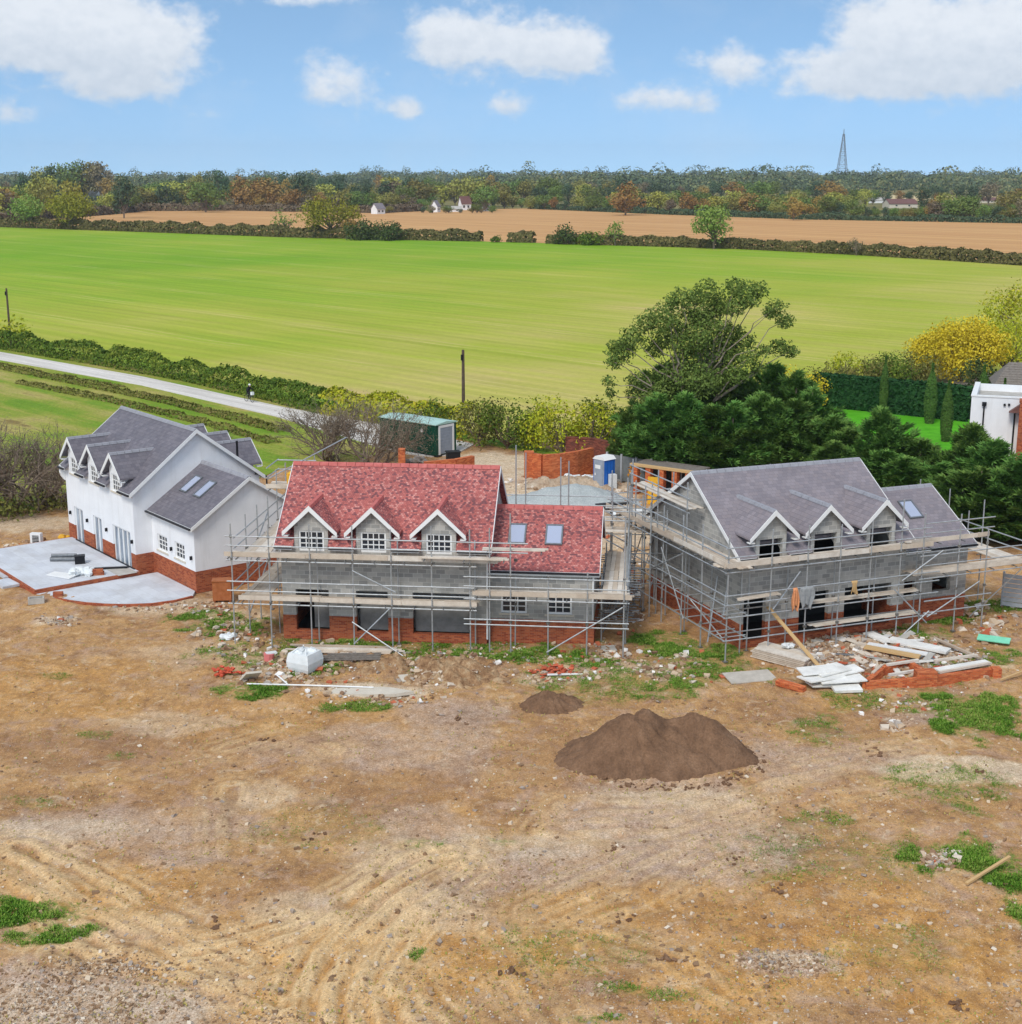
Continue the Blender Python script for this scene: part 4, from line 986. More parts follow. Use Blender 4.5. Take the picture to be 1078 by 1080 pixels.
item('broken_slab', 'tilted sand coloured slab leaning in weeds below the pink bucket', 'slab', mb, M['stone_sill'], (264, 718), None, .5)
mb = MB(); mb.cbox((0, 0, .12), (.8, .55, .05), .5, .25, .1)
item('broken_slab', 'cream square board lying on brown rubble right of the bulk bag', 'board', mb, M['stone_sill'], (431, 715))
mb = MB(); mb.tube((-2.6, .3, .08), (.2, 0, .12), .035, 6); mb.tube((.2, 0, .12), (3.0, -.12, .07), .035, 6); mb.tube((-1.4, .9, .3), (-.8, .2, .1), .035, 6)
item('plastic_pipe', 'long white pipe lying along the weeds below the bulk bag', 'pipe', mb, M['white_paint'], (322, 727))
mb = MB(); mb.prism([(-1.6, -.35, .1), (-.4, -.5, .1), (1.2, -.45, .1), (2.0, -.1, .1), (1.0, .35, .1), (-.6, .5, .1), (-1.5, .2, .1)], (0, 0, -.15))
item('mortar_slab', 'irregular spill of pale dried mortar on the soil before red house', 'spill', mb, M['stone_sill'], (388, 730))
mb = MB()
for k in range(70): mb.cbox((r2.gauss(0, .55), r2.gauss(0, .35), .04 + abs(r2.gauss(0, .08))), (.24, .15, .03), r2.uniform(0, 3), r2.uniform(-.6, .6))
item('tile_heap', 'spread heap of broken terracotta tiles before the red house extension', 'tiles', mb, M['terracotta'], (588, 708))
mb = MB(); mb.beam((-.8, 0, .06), (.8, .05, .08), .14, .04)
item('trim_board', 'short white board lying at the foot of the terracotta tiles', 'board', mb, M['white_paint'], (596, 713))
mb = MB(); mb.cbox((0, 0, .1), (.75, .6, .06), .2, .1)
item('paving_slab', 'single grey paving slab lying beneath the red house scaffold end', 'slab', mb, M['concrete'], (641, 686))
mb = MB(); 
for k in range(5): mb.blob((r2.uniform(-.4, .4), r2.uniform(-.3, .3), .1), r2.uniform(.14, .24), 7, 5, .3, 0, r2, .7)
item('rubbish_bag', 'grey white crumpled plastic on weeds left of the pink bucket', 'plastic', mb, M['plastic_white'], (241, 676))

# ---------------------------------------------------------------- debris in front of the grey house
GR = GREY['rz']
mb = MB(); mb.cbox((0, 0, .12), (2.2, 1.2, .05), 0, .06)
item('plywood_sheet', 'flat pale plywood sheet on the soil left of the foam sheets', 'sheet', mb, M['sheet_grey'], (791, 714), None, .22)
mb = MB()
for j in range(6):
    for k in range(4): mb.box(-1.4 + r2.uniform(-.12, .12), 1.4 + r2.uniform(-.12, .12), -.6 + k * .3, -.315 + k * .3, .04 + j * .085, .1 + j * .085)
item('board_stack', 'square stack of weathered boards at the corner of the grey house', 'boards', mb, M['board'], (828, 697), None, -.75)
mb = MB(); mb.blob((0, 0, .1), .22, 7, 5, .3, 0, r2, .6); mb.blob((.25, .1, .08), .18, 7, 5, .3, 0, r2, .6)
item('rubbish_bag', 'crumpled white plastic lying on top of the weathered board stack', 'plastic', mb, M['plastic_white'], (829, 683), .55)
mb = MB(); p0_ = Vector((*G(810, 640, 2.6), 2.6)); p1_ = Vector((*G(868, 710, .15), .15)); 
# the plank leans from the ground up against the first lift of the scaffold
a_ = Vector((*G(868, 710), .1)); b_ = Vector(AT(810, 640, a_.y + 3.6)); mb.beam(a_, b_, .2, .05)
tag(mb.build('timber_plank', M['timber']), 'long yellow timber plank leaning from foam sheets up to the grey house scaffold', 'plank')
mb = MB()
for k in range(9): mb.cbox((r2.uniform(-.7, .8), r2.uniform(-.45, .45), .12 + .06 * k), (r2.uniform(1.4, 2.3), r2.uniform(.7, 1.1), .06), r2.uniform(-.25, .35), r2.uniform(-.08, .08), r2.uniform(-.05, .05))
item('foam_sheet', 'untidy pile of bright white foam sheets beside the leaning plank', 'foam', mb, M['foam_white'], (874, 723), None, .2)
mb = MB(); mb.cbox((0, 0, .15), (1.25, .6, .12), .0, .12)
item('foam_sheet', 'small white foam block on the soil right of the foam pile', 'foam', mb, M['foam_white'], (893, 730), None, .1)
for lab, p, q, w, h, mt_ in (('long broad white panel lying across the rubble, farthest from the foam pile', (938, 680), (1000, 692), .75, .1, 'foam_white'), ('cream edged white plank lying on the rubble before the long broad panel', (912, 688), (970, 698), .4, .1, 'timber'),
                             ('short white panel lying near the grey house wall on the rubble', (915, 673), (937, 682), .6, .08, 'foam_white'), ('white plank lying above the cream edged plank on the rubble', (915, 685), (978, 695), .35, .09, 'white_paint')):
    a_ = G(*p); b_ = G(*q); mb = MB(); mb.beam((a_[0], a_[1], .28), (b_[0], b_[1], .24), w, h)
    tag(mb.build('wall_panel', M[mt_]), lab, 'panel', 'panels on the rubble')
t = thing('foundation_wall', 'low orange brick foundation walls with pale timber tops before the grey house', 'brick wall', (*G(950, 712), 0), 0)
o_ = G(950, 712)
def rel(u, v): q = G(u, v); return (q[0] - o_[0], q[1] - o_[1])
mb = MB()
for p, q in (((912, 727), (975, 722)), ((975, 722), (1047, 712)), ((912, 727), (930, 712)), ((930, 711), (956, 703)), ((956, 703), (975, 715))):
    a_ = rel(*p); b_ = rel(*q); mb.beam((*a_, .1), (*b_, .1), .24, .5)
a_ = rel(976, 720); mb.box(a_[0] - .45, a_[0] + .45, a_[1] - .25, a_[1] + .35, -.1, .55)
a_ = rel(1050, 713); mb.box(a_[0] - .2, a_[0] + .2, a_[1] - .2, a_[1] + .2, -.1, .4)
mb.build('brickwork', M['brick_bright'], t)
mb = MB()
for p, q, z_ in (((985, 706), (1030, 700), .42), ((990, 718), (1044, 708), .4), ((935, 710), (968, 705), .4), ((937, 721), (972, 715), .4), ((920, 718), (930, 709), .35), ((985, 677), (1032, 698), .2)):
    a_ = rel(*p); b_ = rel(*q); mb.beam((*a_, z_), (*b_, z_), .14, .1)
mb.build('formwork_rail', M['board'], t)
mb = MB(); mb.beam((*rel(988, 713), .28), (*rel(1042, 704), .28), .5, .06); mb.build('block_course', M['foam_white'], t)
mb = MB(); mb.cbox((0, 0, .2), (1.5, .6, .05), 0, .15)
item('green_panel', 'bright mint green panel lying on scrub beyond the foundation walls', 'panel', mb, M['green_sheet'], (1048, 678), None, -.45)
mb = MB(); mb.cbox((0, 0, .15), (1.4, .3, .22), 0, .15)
item('brick_pier', 'toppled orange brick pier lying beside the plywood sheet', 'brick', mb, M['brick_bright'], (834, 726), None, -.75)
a_ = G(1056, 720); b_ = G(1090, 708); mb = MB(); mb.beam((*a_, .15), (*b_, .2), .1, .06); tag(mb.build('timber_plank', M['timber']), 'thin pale timber batten lying at the right end of the foundation walls', 'plank')
a_ = G(1019, 935); b_ = G(1064, 916); mb = MB(); mb.beam((*a_, .1), (*b_, .42), .1, .07); tag(mb.build('timber_plank', M['timber']), 'short pale timber post lying in the bright green weed patch', 'plank')
c_, s_ = math.cos(GR), math.sin(GR)
def GLw(x, y): return (GREY['loc'][0] + c_ * x - s_ * y, GREY['loc'][1] + s_ * x + c_ * y)
def drape(name, label, cat, mat, w, h, x, y, z, seed):
    n_, m_ = 9, 13; V_ = []; F_ = []; q = random.Random(seed); p0_, p1_ = q.uniform(0, 6), q.uniform(0, 6)
    for i in range(m_):
        for j in range(n_):
            f = i / (m_ - 1); uu = j / (n_ - 1) - .5; wv = .05 * math.sin(uu * 17 + p0_ + f * 2) + .04 * math.sin(uu * 31 + p1_)
            V_.append((uu * w * (.75 + .25 * math.cos(f * 5 + p0_)), -.02 - wv * (.4 + f) if f > .08 else .03, -h * f * (.88 + .12 * math.sin(uu * 6 + p1_))))
    for i in range(m_ - 1):
        for j in range(n_ - 1): k = i * n_ + j; F_.append((k, k + 1, k + n_ + 1, k + n_))
    o = mesh_np(name, np.array(V_), F_, M[mat], smooth=True, uv=True); so_ = o.modifiers.new('thick', 'SOLIDIFY'); so_.thickness = .02
    o.location = (*GLw(x, y), z); o.rotation_euler = (0, 0, GR); return tag(o, label, cat)
drape('work_jacket', 'orange work jacket hung over the lower rail of the grey house scaffold', 'jacket', 'orange_cloth', .42, 1.15, 2.0, -1.46, 3.2, 5)
drape('dust_sheet', 'grey sheet hanging on the scaffold right beside the orange jacket', 'sheet', 'grey_cloth', .85, 1.1, 2.62, -1.46, 3.18, 6)
drape('dust_sheet', 'small tan sack hanging higher on the scaffold between the door openings', 'sack', 'timber', .45, .7, 5.25, -1.46, 3.2, 8)
mb = MB(); mb.box(-.45, .45, -.3, .3, 0, .5)
for k in range(6): mb.blob((r2.uniform(-.35, .35), r2.uniform(-.2, .2), .5), r2.uniform(.14, .24), 7, 5, .25, 0, r2, .7)
_c, _s = math.cos(RED['rz']), math.sin(RED['rz'])
item('mortar_tub', 'yellow tub of material on the high loading bay left of the red roof', 'tub', mb, M['yellow_plastic'], loc=(RED['loc'][0] - 1.0 * _c - 7.3 * _s, RED['loc'][1] - 1.0 * _s + 7.3 * _c, 6.06), rz=RED['rz'])
for k in range(26):
    u_, v_ = r2.uniform(862, 1010), r2.uniform(672, 712); x_, y_ = G(u_, v_); q_ = r2.uniform(.25, .8); mb = MB(); mb.cbox((0, 0, .1), (q_ * 1.6, q_ * .5, .05), r2.uniform(0, 3), r2.uniform(-.25, .25), r2.uniform(-.2, .2))
    o = mb.build('board_scrap', M[('foam_white', 'concrete', 'board', 'white_paint', 'steel_dark', 'terracotta')[k % 6]], None, loc=(x_, y_, hgrid(x_, y_) + .06)); tag(o, ('broken white board scrap lying in the rubble before the grey house', 'grey concrete scrap lying in the rubble before the grey house', 'weathered board scrap lying in the rubble before the grey house', 'white painted scrap lying in the rubble before the grey house', 'dark metal scrap lying in the rubble before the grey house', 'terracotta scrap lying in the rubble before the grey house')[k % 6], 'scrap', 'board scraps in the rubble')
# grey slat fence at the right edge
t = thing('slat_fence', 'pale grey horizontal slat fence at the right end of the grey house', 'fence', (*G(1056, 640), 0), -.5)
mb = MB()
for k in range(7): mb.box(0, 3.6, -.02, .02, .1 + k * .25, .31 + k * .25)
mb.build('slat', M['fence_grey'], t)
for x_ in (0, 1.8, 3.6): mb = MB(); mb.box(x_ - .05, x_ + .05, .022, .12, -.2, 1.9); mb.build('post', M['fence_grey'], t)

# ---------------------------------------------------------------- mounds
def mound(name, label, peaks, base, mat, res=.08, nz=.22, cat='soil heap'):
    bx, by = base; n_ = 110; w = max(p[0] ** 2 for p in peaks) ** .5 + 5.2
    gx1, gy1 = np.meshgrid(np.linspace(-w, w, int(2 * w / res)), np.linspace(-w, w, int(2 * w / res)))
    wob_ = (fbm(gx1 * .7 + bx, gy1 * .7, 4) - .5) * .9
    h = np.full(gx1.shape, -1.0)
    for (px, py, ph, sx, sy) in peaks:
        d = np.sqrt(((gx1 - px) / sx) ** 2 + ((gy1 - py) / sy) ** 2 + .012) + wob_ * .38
        h = np.maximum(h, ph * (1.06 - d)); h = np.where(np.abs(h - ph * (1.06 - d)) < .12, h + .02, h)
    ang0 = np.arctan2(gy1 - peaks[0][1], gx1 - peaks[0][0])
    h += (fbm(gx1 * 1.6 + 5, gy1 * 1.6, 5) - .5) * nz * 1.5 + (fbm(gx1 * 8, gy1 * 8, 3) - .5) * nz * .5 + (fbm(ang0 * 9 + bx, np.hypot(gx1, gy1) * .5, 3) - .5) * nz * .9
    nr_, nc_ = gx1.shape; V_ = np.stack([gx1.ravel(), gy1.ravel(), np.maximum(h, -.3).ravel()], 1)
    i_ = np.arange((nr_ - 1) * nc_).reshape(nr_ - 1, nc_)[:, :-1].ravel(); F_ = np.stack([i_, i_ + 1, i_ + nc_ + 1, i_ + nc_], 1)
    keep = V_[F_][:, :, 2].max(1) > -.25; F_ = F_[keep]
    used, inv = np.unique(F_, return_inverse=True)
    o = mesh_np(name, V_[used], inv.reshape(F_.shape), mat, smooth=True); o.location = (bx, by, 0); return tag(o, label, cat)
s = Sh('mound_soil', .95, .1); o = s.co(); nb = s.noise(o, 1.2, 6, .65); nf = s.noise(o, 12, 4, .7)
c = s.ramp(nb, [(.3, (108, 82, 63)), (.55, (130, 100, 77)), (.75, (148, 117, 92))]); s.base(s.hsv(c, .5, 1, s.rng(nf, .28, .72, .7, 1.25))); s.bump(s.math('ADD', nb, s.math('MULTIPLY', nf, .6)), 1.0, .09); M['mound_soil'] = s.mat
s = Sh('site_spoil', .95, .1); o = s.co(); nb = s.noise(o, 2.0, 6, .7); nf = s.noise(o, 14, 4, .7)
c = s.ramp(nb, [(.35, (130, 98, 72)), (.5, (166, 132, 98)), (.65, (196, 170, 136))]); s.base(s.hsv(c, .5, 1, s.rng(nf, .28, .72, .7, 1.25))); s.bump(s.math('ADD', nb, s.math('MULTIPLY', nf, .6)), 1.0, .09); M['site_spoil'] = s.mat
s = Sh('gravel_heap', .95, .1); o = s.co(); nf = s.noise(o, 10, 4, .7)
s.base(s.ramp(nf, [(.3, (150, 156, 156)), (.7, (190, 196, 194))])); s.bump(nf, .7, .05); M['gravel_heap'] = s.mat
s = Sh('rubble_heap', .95, .1); o = s.co(); nb = s.noise(o, 1.5, 6, .7); nf = s.noise(o, 9, 4, .7)
c = s.ramp(nb, [(.3, (150, 122, 98)), (.5, (186, 164, 140)), (.7, (206, 190, 168))]); s.base(s.hsv(c, .5, 1, s.rng(nf, .25, .75, .75, 1.15))); s.bump(nf, .9, .08); M['rubble_heap'] = s.mat
bx, by = G(697, 804)
mound('soil_mound', 'large dark brown soil mound with two peaks in the bare foreground', [(-1.25, .5, 1.85, 2.35, 2.0), (-.5, .75, 1.8, 2.15, 2.0), (-2.2, 0, 1.1, 1.55, 1.3), (.35, .5, 1.35, 2.1, 1.8), (1.35, .9, 1.75, 1.95, 1.8), (1.85, .8, 1.6, 1.8, 1.6), (2.5, .4, .85, 1.25, 1.1), (-.2, -.5, .75, 1.5, 1.0), (-1.0, -.7, .55, 1.1, .7), (1.3, -.5, .6, 1.2, .8)], (bx, by), M['mound_soil'])
bx, by = G(578, 744)
mound('soil_mound', 'small low brown soil mound left of the large two peaked mound', [(0, 0, .75, 1.15, .9), (.6, .2, .5, .8, .7)], (bx, by), M['mound_soil'], .07)
bx, by = G(605, 530)
mound('gravel_heap', 'broad pale grey gravel heap behind the red house extension', [(0, 0, 1.35, 4.2, 3.0), (-2, .3, .7, 3, 2)], (bx, by), M['gravel_heap'], .14, .1, 'gravel')
bx, by = G(602, 512)
mound('rubble_heap', 'low heap of tan rubble before the long orange brick wall', [(0, 0, .7, 3.2, 1.6), (2.4, -.4, .6, 2, 1.4), (-2, .6, .4, 1.6, 1.2)], (bx, by), M['rubble_heap'], .14, .45, 'rubble')
bx, by = G(655, 545)
mound('rubble_heap', 'heap of tan rubble in the gap between red and grey houses', [(0, 0, .8, 2.4, 2.0), (-1, -2, .6, 1.8, 1.6)], (bx, by), M['rubble_heap'], .14, .45, 'rubble')
bx, by = G(462, 702)
mound('rubble_heap', 'brown heap of spoil and rubble before the red house wall', [(0, 0, .32, 1.8, 1.2), (-3.2, .4, .25, 1.8, 1.0), (1.2, -.8, .25, 1.4, .9)], (bx, by), M['site_spoil'], .09, .5, 'rubble')

# ---------------------------------------------------------------- stones and rubble
s = Sh('rubble_stone', .9, .15)
s.base(s.ramp(s.island(), [(0, (158, 130, 104)), (.28, (192, 170, 144)), (.5, (206, 192, 174)), (.64, (168, 158, 148)), (.76, (140, 110, 86)), (.88, (186, 104, 74)), (.94, (234, 230, 224))], True)); M['stone'] = s.mat
s = Sh('soil_stone', .9, .15)
s.base(s.ramp(s.island(), [(0, (140, 112, 86)), (.3, (178, 150, 120)), (.6, (206, 186, 160)), (.8, (160, 146, 134)), (.96, (214, 200, 180))], True)); M['soilstone'] = s.mat
_oct = np.array([(1, 0, 0), (0, 1, 0), (-1, 0, 0), (0, -1, 0), (.5, .5, .8), (-.5, .5, .8), (-.5, -.5, .8), (.5, -.5, .8), (.7, .7, -.3), (-.7, .7, -.3), (-.7, -.7, -.3), (.7, -.7, -.3)], float)
_cubeV = np.array([(-1, -1, -1), (1, -1, -1), (1, 1, -1), (-1, 1, -1), (-1, -1, 1), (1, -1, 1), (1, 1, 1), (-1, 1, 1)], float)
_cubeF = np.array([(3, 2, 1, 0), (4, 5, 6, 7), (0, 1, 5, 4), (1, 2, 6, 5), (2, 3, 7, 6), (3, 0, 4, 7)])
def scatter(name, pts, sizes, mat, rs, label=None):
    n_ = len(pts); V_ = np.repeat(_cubeV[None], n_, 0) + rs.uniform(-.45, .45, (n_, 8, 3))
    V_ *= (np.array(sizes)[:, None] * rs.uniform(.5, 1.1, (n_, 3)) * np.array([1, 1, .6]))[:, None, :]
    a = rs.uniform(0, 6.28, n_); b = rs.uniform(-.6, .6, n_)
    ca, sa, cb_, sb = np.cos(a)[:, None], np.sin(a)[:, None], np.cos(b)[:, None], np.sin(b)[:, None]
    y_ = V_[:, :, 1] * cb_ - V_[:, :, 2] * sb; z_ = V_[:, :, 1] * sb + V_[:, :, 2] * cb_; x_ = V_[:, :, 0]
    V_ = np.stack([x_ * ca - y_ * sa, x_ * sa + y_ * ca, z_], 2) + np.array(pts)[:, None, :]
    F_ = (_cubeF[None] + (np.arange(n_) * 8)[:, None, None]).reshape(-1, 4)
    o = mesh_np(name, V_.reshape(-1, 3), F_, mat); return tag(o, label, 'rubble' if label else None, kind='stuff')
rs = np.random.RandomState(21)
P_ = []; Sz = []
for (u, v, ru, rv, n_, smax) in ((920, 690, 80, 22, 3200, .15), (870, 695, 50, 16, 900, .14), (905, 676, 60, 8, 700, .17), (985, 690, 50, 14, 600, .13), (330, 700, 90, 20, 650, .13), (470, 705, 50, 16, 600, .12), (590, 712, 60, 12, 250, .1), (250, 670, 50, 22, 350, .13), (700, 705, 60, 22, 300, .12), (640, 690, 30, 14, 200, .14), (655, 620, 22, 50, 350, .2), (650, 540, 40, 25, 350, .25), (600, 512, 60, 10, 350, .2),
                                 (1010, 700, 60, 25, 250, .14), (400, 735, 70, 10, 220, .1), (960, 745, 60, 20, 160, .1), (60, 655, 22, 8, 160, .09), (945, 765, 20, 12, 60, .16), (230, 640, 40, 8, 150, .1), (30, 575, 30, 6, 90, .2), (180, 642, 60, 6, 150, .08), (560, 690, 110, 16, 300, .09), (1045, 655, 40, 25, 200, .2), (992, 906, 22, 10, 260, .1), (400, 690, 120, 16, 300, .1), (300, 715, 60, 16, 200, .12)):
    for k in range(n_):
        while True:
            a_, b_ = rs.normal(0, .5, 2)
            if a_ * a_ + b_ * b_ < 1.4: break
        x_, y_ = G(u + a_ * ru, v + b_ * rv); q = rs.rand() ** 3 * smax + .025
        P_.append((x_, y_, hgrid(x_, y_) + q * .3)); Sz.append(q)
scatter('building_rubble', P_, Sz, M['stone'], rs, 'loose broken stone and building rubble strewn before the houses')
P_ = []; Sz = []
for k in range(9000):
    u = rs.uniform(-60, 1140); v = 640 + 460 * rs.rand() ** .8; x_, y_ = G(u, v)
    if abs(x_) > 44 or y_ < 28 or (fbm(np.array([x_ * .4]), np.array([y_ * .4]), 3)[0] < .42 and rs.rand() < .8): continue
    q = .012 + rs.rand() ** 5 * .075; P_.append((x_, y_, hgrid(x_, y_) + q * .2)); Sz.append(q)
for (u, v, ru, rv, n_) in ((60, 1060, 160, 40, 3500), (830, 1015, 50, 14, 900), (120, 1020, 60, 12, 700), (300, 1075, 60, 10, 300), (735, 925, 10, 8, 90), (725, 960, 20, 15, 60), (860, 880, 100, 50, 400)):
    for k in range(n_):
        a_, b_ = rs.normal(0, .55, 2); x_, y_ = G(u + a_ * ru, v + b_ * rv)
        if abs(x_) > 44 or y_ < 28: continue
        q = .012 + rs.rand() ** 4 * .05; P_.append((x_, y_, hgrid(x_, y_) + q * .2)); Sz.append(q)
scatter('loose_stones', P_, Sz, M['soilstone'], rs, 'loose small stones scattered over the bare soil')
P_ = []; Sz = []
for k in range(26000):
    u = rs.uniform(-60, 1140); v = 650 + 440 * rs.rand() ** .6; x_, y_ = G(u, v)
    if abs(x_) > 44 or y_ < 28 or fbm(np.array([x_ * .3 + 9]), np.array([y_ * .3]), 3)[0] < .34 + .2 * rs.rand(): continue
    q = .008 + rs.rand() ** 3 * .022; P_.append((x_, y_, hgrid(x_, y_) + q * .2)); Sz.append(q)
scatter('fine_grit', P_, Sz, M['soilstone'], rs, 'fine pale grit strewn over the bare soil')
P_ = []; Sz = []
for (u, v) in ((648, 892), (660, 968), (703, 1015), (822, 940), (1018, 1060), (925, 798), (1035, 812), (330, 882), (232, 975), (535, 1026), (280, 780), (770, 905), (480, 760)):
    for k in range(7):
        a_, b_ = rs.normal(0, 6, 2); x_, y_ = G(u + a_, v + b_ * .5); q = rs.uniform(.03, .09); P_.append((x_, y_, hgrid(x_, y_) + q * .3)); Sz.append(q)
for k in range(420):
    a_ = rs.uniform(0, 6.28); e_ = rs.normal(1.0, .07); x_, y_ = G(692, 806); x_ += math.cos(a_) * 3.5 * e_ + .45; y_ += math.sin(a_) * 2.45 * e_ + .4; q = .015 + rs.rand() ** 3 * .09
    P_.append((x_, y_, hgrid(x_, y_) + q * .3)); Sz.append(q)
scatter('soil_clods', P_, Sz, M['mound_soil'], rs, 'dark clods of earth scattered over the bare soil')

# ---------------------------------------------------------------- yard behind the red house
t = thing('portable_toilet', 'grey and blue portable toilet cabin with a white roof beside the orange brick wall', 'toilet', (*G(637, 514), 0), .75)
mb = MB(); mb.box(-.55, .55, -.53, .55, .05, 2.1); mb.build('cabin', M['blue_plastic'], t)
mb = MB(); mb.prism([(-.6, -.6, 2.1), (-.6, .6, 2.1), (-.6, .35, 2.33), (-.6, -.35, 2.33)], (1.2, 0, 0)); mb.build('roof', M['white_paint'], t)
mb = MB(); mb.box(-.56, -.553, -.52, .5, .1, 2.08)
mb.box(-.6, -.562, -.42, .42, .15, 1.98); mb.box(-.62, -.602, -.2, .3, 1.45, 1.72, 1); mb.box(-.64, -.602, .25, .33, .95, 1.1, 1); d = mb.build('door', [M['grey_plastic'], M['white_paint']], t)
mb = MB(); mb.box(-.55, .55, -.58, .58, -.1, .05); mb.build('skid', M['dark_trim'], t)
mb = MB()
for k in range(3): mb.box(-.4 + .3 * k, -.25 + .3 * k, -.56, -.532, .2, 1.95)
mb.build('side_rib', M['blue_plastic'], t)
mb = MB(); mb.box(-.25, .25, -.2, .2, 0, 1.1); item('gas_cabinet', 'white cabinet standing right beside the portable toilet', 'cabinet', mb, M['plastic_white'], (646, 516), 0.0, .4)

def brickwall(name, label, px, h, th, mat, cope=None, pier=()):
    P = [G(*p) for p in px]; t = thing(name, label, 'brick wall', (*P[0], 0)); o = P[0]
    Q = [(p[0] - o[0], p[1] - o[1]) for p in P]
    mb = MB()
    for a, b in zip(Q[:-1], Q[1:]): mb.beam((*a, h / 2 - .2), (*b, h / 2 - .2), th, h + .4)
    for i in pier: mb.box(Q[i][0] - .35, Q[i][0] + .35, Q[i][1] - .35, Q[i][1] + .35, -.2, h + .12)
    mb.build('brickwork', M[mat], t)
    if cope:
        mb = MB()
        for a, b in zip(Q[:-1], Q[1:]): mb.beam((*a, h + .04), (*b, h + .04), th + .08, .07)
        mb.build('coping', M[cope], t)
    return t
brickwall('garden_wall', 'long curved orange brick entrance wall left of the portable toilet', [(558, 505), (572, 507), (590, 506), (608, 503), (624, 499)], 1.95, .35, 'brick_bright', None, (0,))
brickwall('garden_wall', 'old dark red brick boundary wall below the conifers', [(597, 482), (625, 484), (662, 492)], 1.6, .3, 'brick_old', 'brick_old', ())
brickwall('garden_wall', 'low orange brick entrance wall just behind the red tiled ridge', [(448, 512), (480, 509), (499, 505)], 1.75, .35, 'brick_bright', None, ())
t = brickwall('brick_pier', 'square orange brick pier showing above the red roof ridge', [(421, 514), (428, 514)], 2.75, .6, 'brick_bright', 'brick_bright', ())
mb = MB(); 
for k in range(6): mb.blob((r2.uniform(-.9, .9), r2.uniform(-.3, .3), 1.5 + r2.uniform(0, .3)), r2.uniform(.25, .4), 7, 5, .3, 0, r2, .8)
mb.box(-1.1, 1.1, -.4, .4, 0, 1.4)
item('rubbish_skip', 'pile of grey rubbish bags heaped behind the red roof ridge', 'rubbish', mb, M['rust_steel'], (440, 510), 0.0)
# half built brick store
bp = G(668, 520); t = thing('brick_store', 'half built store of orange brick piers and a flat timber top beside the mesh fence', 'store', (*bp, 0), -.62)
for k in range(5): mb = MB(); mb.box(k * 1.05, k * 1.05 + .4, -.2, .2, -.2, 2.0); mb.build('pier', M['brick_bright'], t)
mb = MB(); mb.box(-.2, 4.9, -.25, .1, 2.0, 2.16); mb.build('lintel', M['timber'], t)
mb = MB(); mb.box(-.2, 4.9, 1.9, 2.1, 0, 2.0); mb.build('back_wall', M['room_shade'], t)
mb = MB(); mb.box(-.2, 4.9, .103, 2.1, 2.0, 2.1); mb.build('roof_deck', M['rust_steel'], t)
mb = MB(); mb.box(-.4, .4, -.06, .06, 0, 1.9); item('safety_board', 'upright yellow board standing at the end of the brick store', 'panel', mb, M['yellow_plastic'], (689, 532), 0.0, -.4)
# mesh fence
fa = Vector(G3(640, 506)); fb_ = Vector(G3(735, 523)); dv = fb_ - fa
t = thing('mesh_fence', 'grey mesh panel fence running along the foot of the conifers', 'fence', fa, math.atan2(dv.y, dv.x)); ln = dv.length
for k in range(7): mb = MB(); mb.box(ln * k / 6 - .06, ln * k / 6 + .06, -.06, .06, -.2, 2.1); mb.build('post', M['fence_grey'], t)
mb = MB(); mb.box(0, ln, .065, .085, .1, 1.95); mb.build('mesh_panel', M['mesh_grey'], t)
mb = MB()
for k in range(8): mb.blob((r2.uniform(-1.1, 1.1), r2.uniform(-.5, .5), .2), r2.uniform(.25, .45), 7, 5, .3, 0, r2, .7)
item('rubbish_bag', 'white crumpled sacks beside the rubble at the end of the brick wall', 'bag', mb, M['plastic_white'], (608, 507), 0.05)
mb = MB()
for k in range(10): mb.blob((r2.uniform(-1.5, 1.5), r2.uniform(-.7, .7), .3), r2.uniform(.3, .55), 7, 5, .3, 0, r2, .6)
item('tarpaulin', 'white tarpaulin heap behind the scaffold between red and grey houses', 'tarpaulin', mb, M['plastic_white'], (668, 548), 0.05)
mb = MB()
for k in range(6): mb.beam((-1.4, -.5 + .2 * k, .1 + .08 * (k % 3)), (1.4, -.4 + .2 * k, .12 + .08 * (k % 3)), .2, .08)
mb.tube((-1, .4, .3), (1.2, -.3, .45), .16, 8)
item('pipe_stack', 'dark stack of pipes and timbers beside the white tarpaulin heap', 'pipes', mb, M['dark_trim'], (645, 538), 0.05, .4)
# container
ca = Vector((*G(460, 482.5), 0)); cu = Vector((-10.5, 114.1, 0)) - Vector((-6.4, 110.7, 0)); ang = math.atan2(cu.y, cu.x)
t = thing('site_container', 'dark green steel container with a pale roof and white framed door end', 'container', ca, ang)
mb = MB(); mb.box(0, 6.2, -2.4, 0, .15, 2.55)
for k in range(20): mb.box(.25 + k * .29, .4 + k * .29, .003, .035, .3, 2.4)
mb.build('body', M['container_green'], t)
mb = MB(); mb.prism([(-.08, -2.5, 2.56), (-.08, .1, 2.56), (-.08, .1, 2.62), (-.08, -1.2, 2.78), (-.08, -2.5, 2.62)], (6.36, 0, 0)); mb.build('roof', M['container_roof'], t)
mb = MB(); mb.box(-.06, -.003, -2.1, -1.92, .15, 2.5); mb.box(-.06, -.003, -.48, -.3, .15, 2.5); mb.box(-.06, -.003, -1.92, -.48, 2.3, 2.5); fr = mb.build('door_frame', M['white_paint'], t)
mb = MB(); mb.box(-.03, -.004, -1.9, -.5, .2, 2.28)
for k in range(8): mb.box(-.045, -.031, -1.85, -.55, .35 + k * .24, .47 + k * .24)
mb.build('shutter', M['grey_plastic'], fr)
mb = MB(); mb.tube((1.5, .036, 2.0), (1.5, .06, 2.0), .16, 12); mb.build('round_vent', M['white_paint'], t)
mb = MB(); mb.box(0, 6.2, -2.3, -.1, -.1, .15); mb.build('base_frame', M['dark_trim'], t)
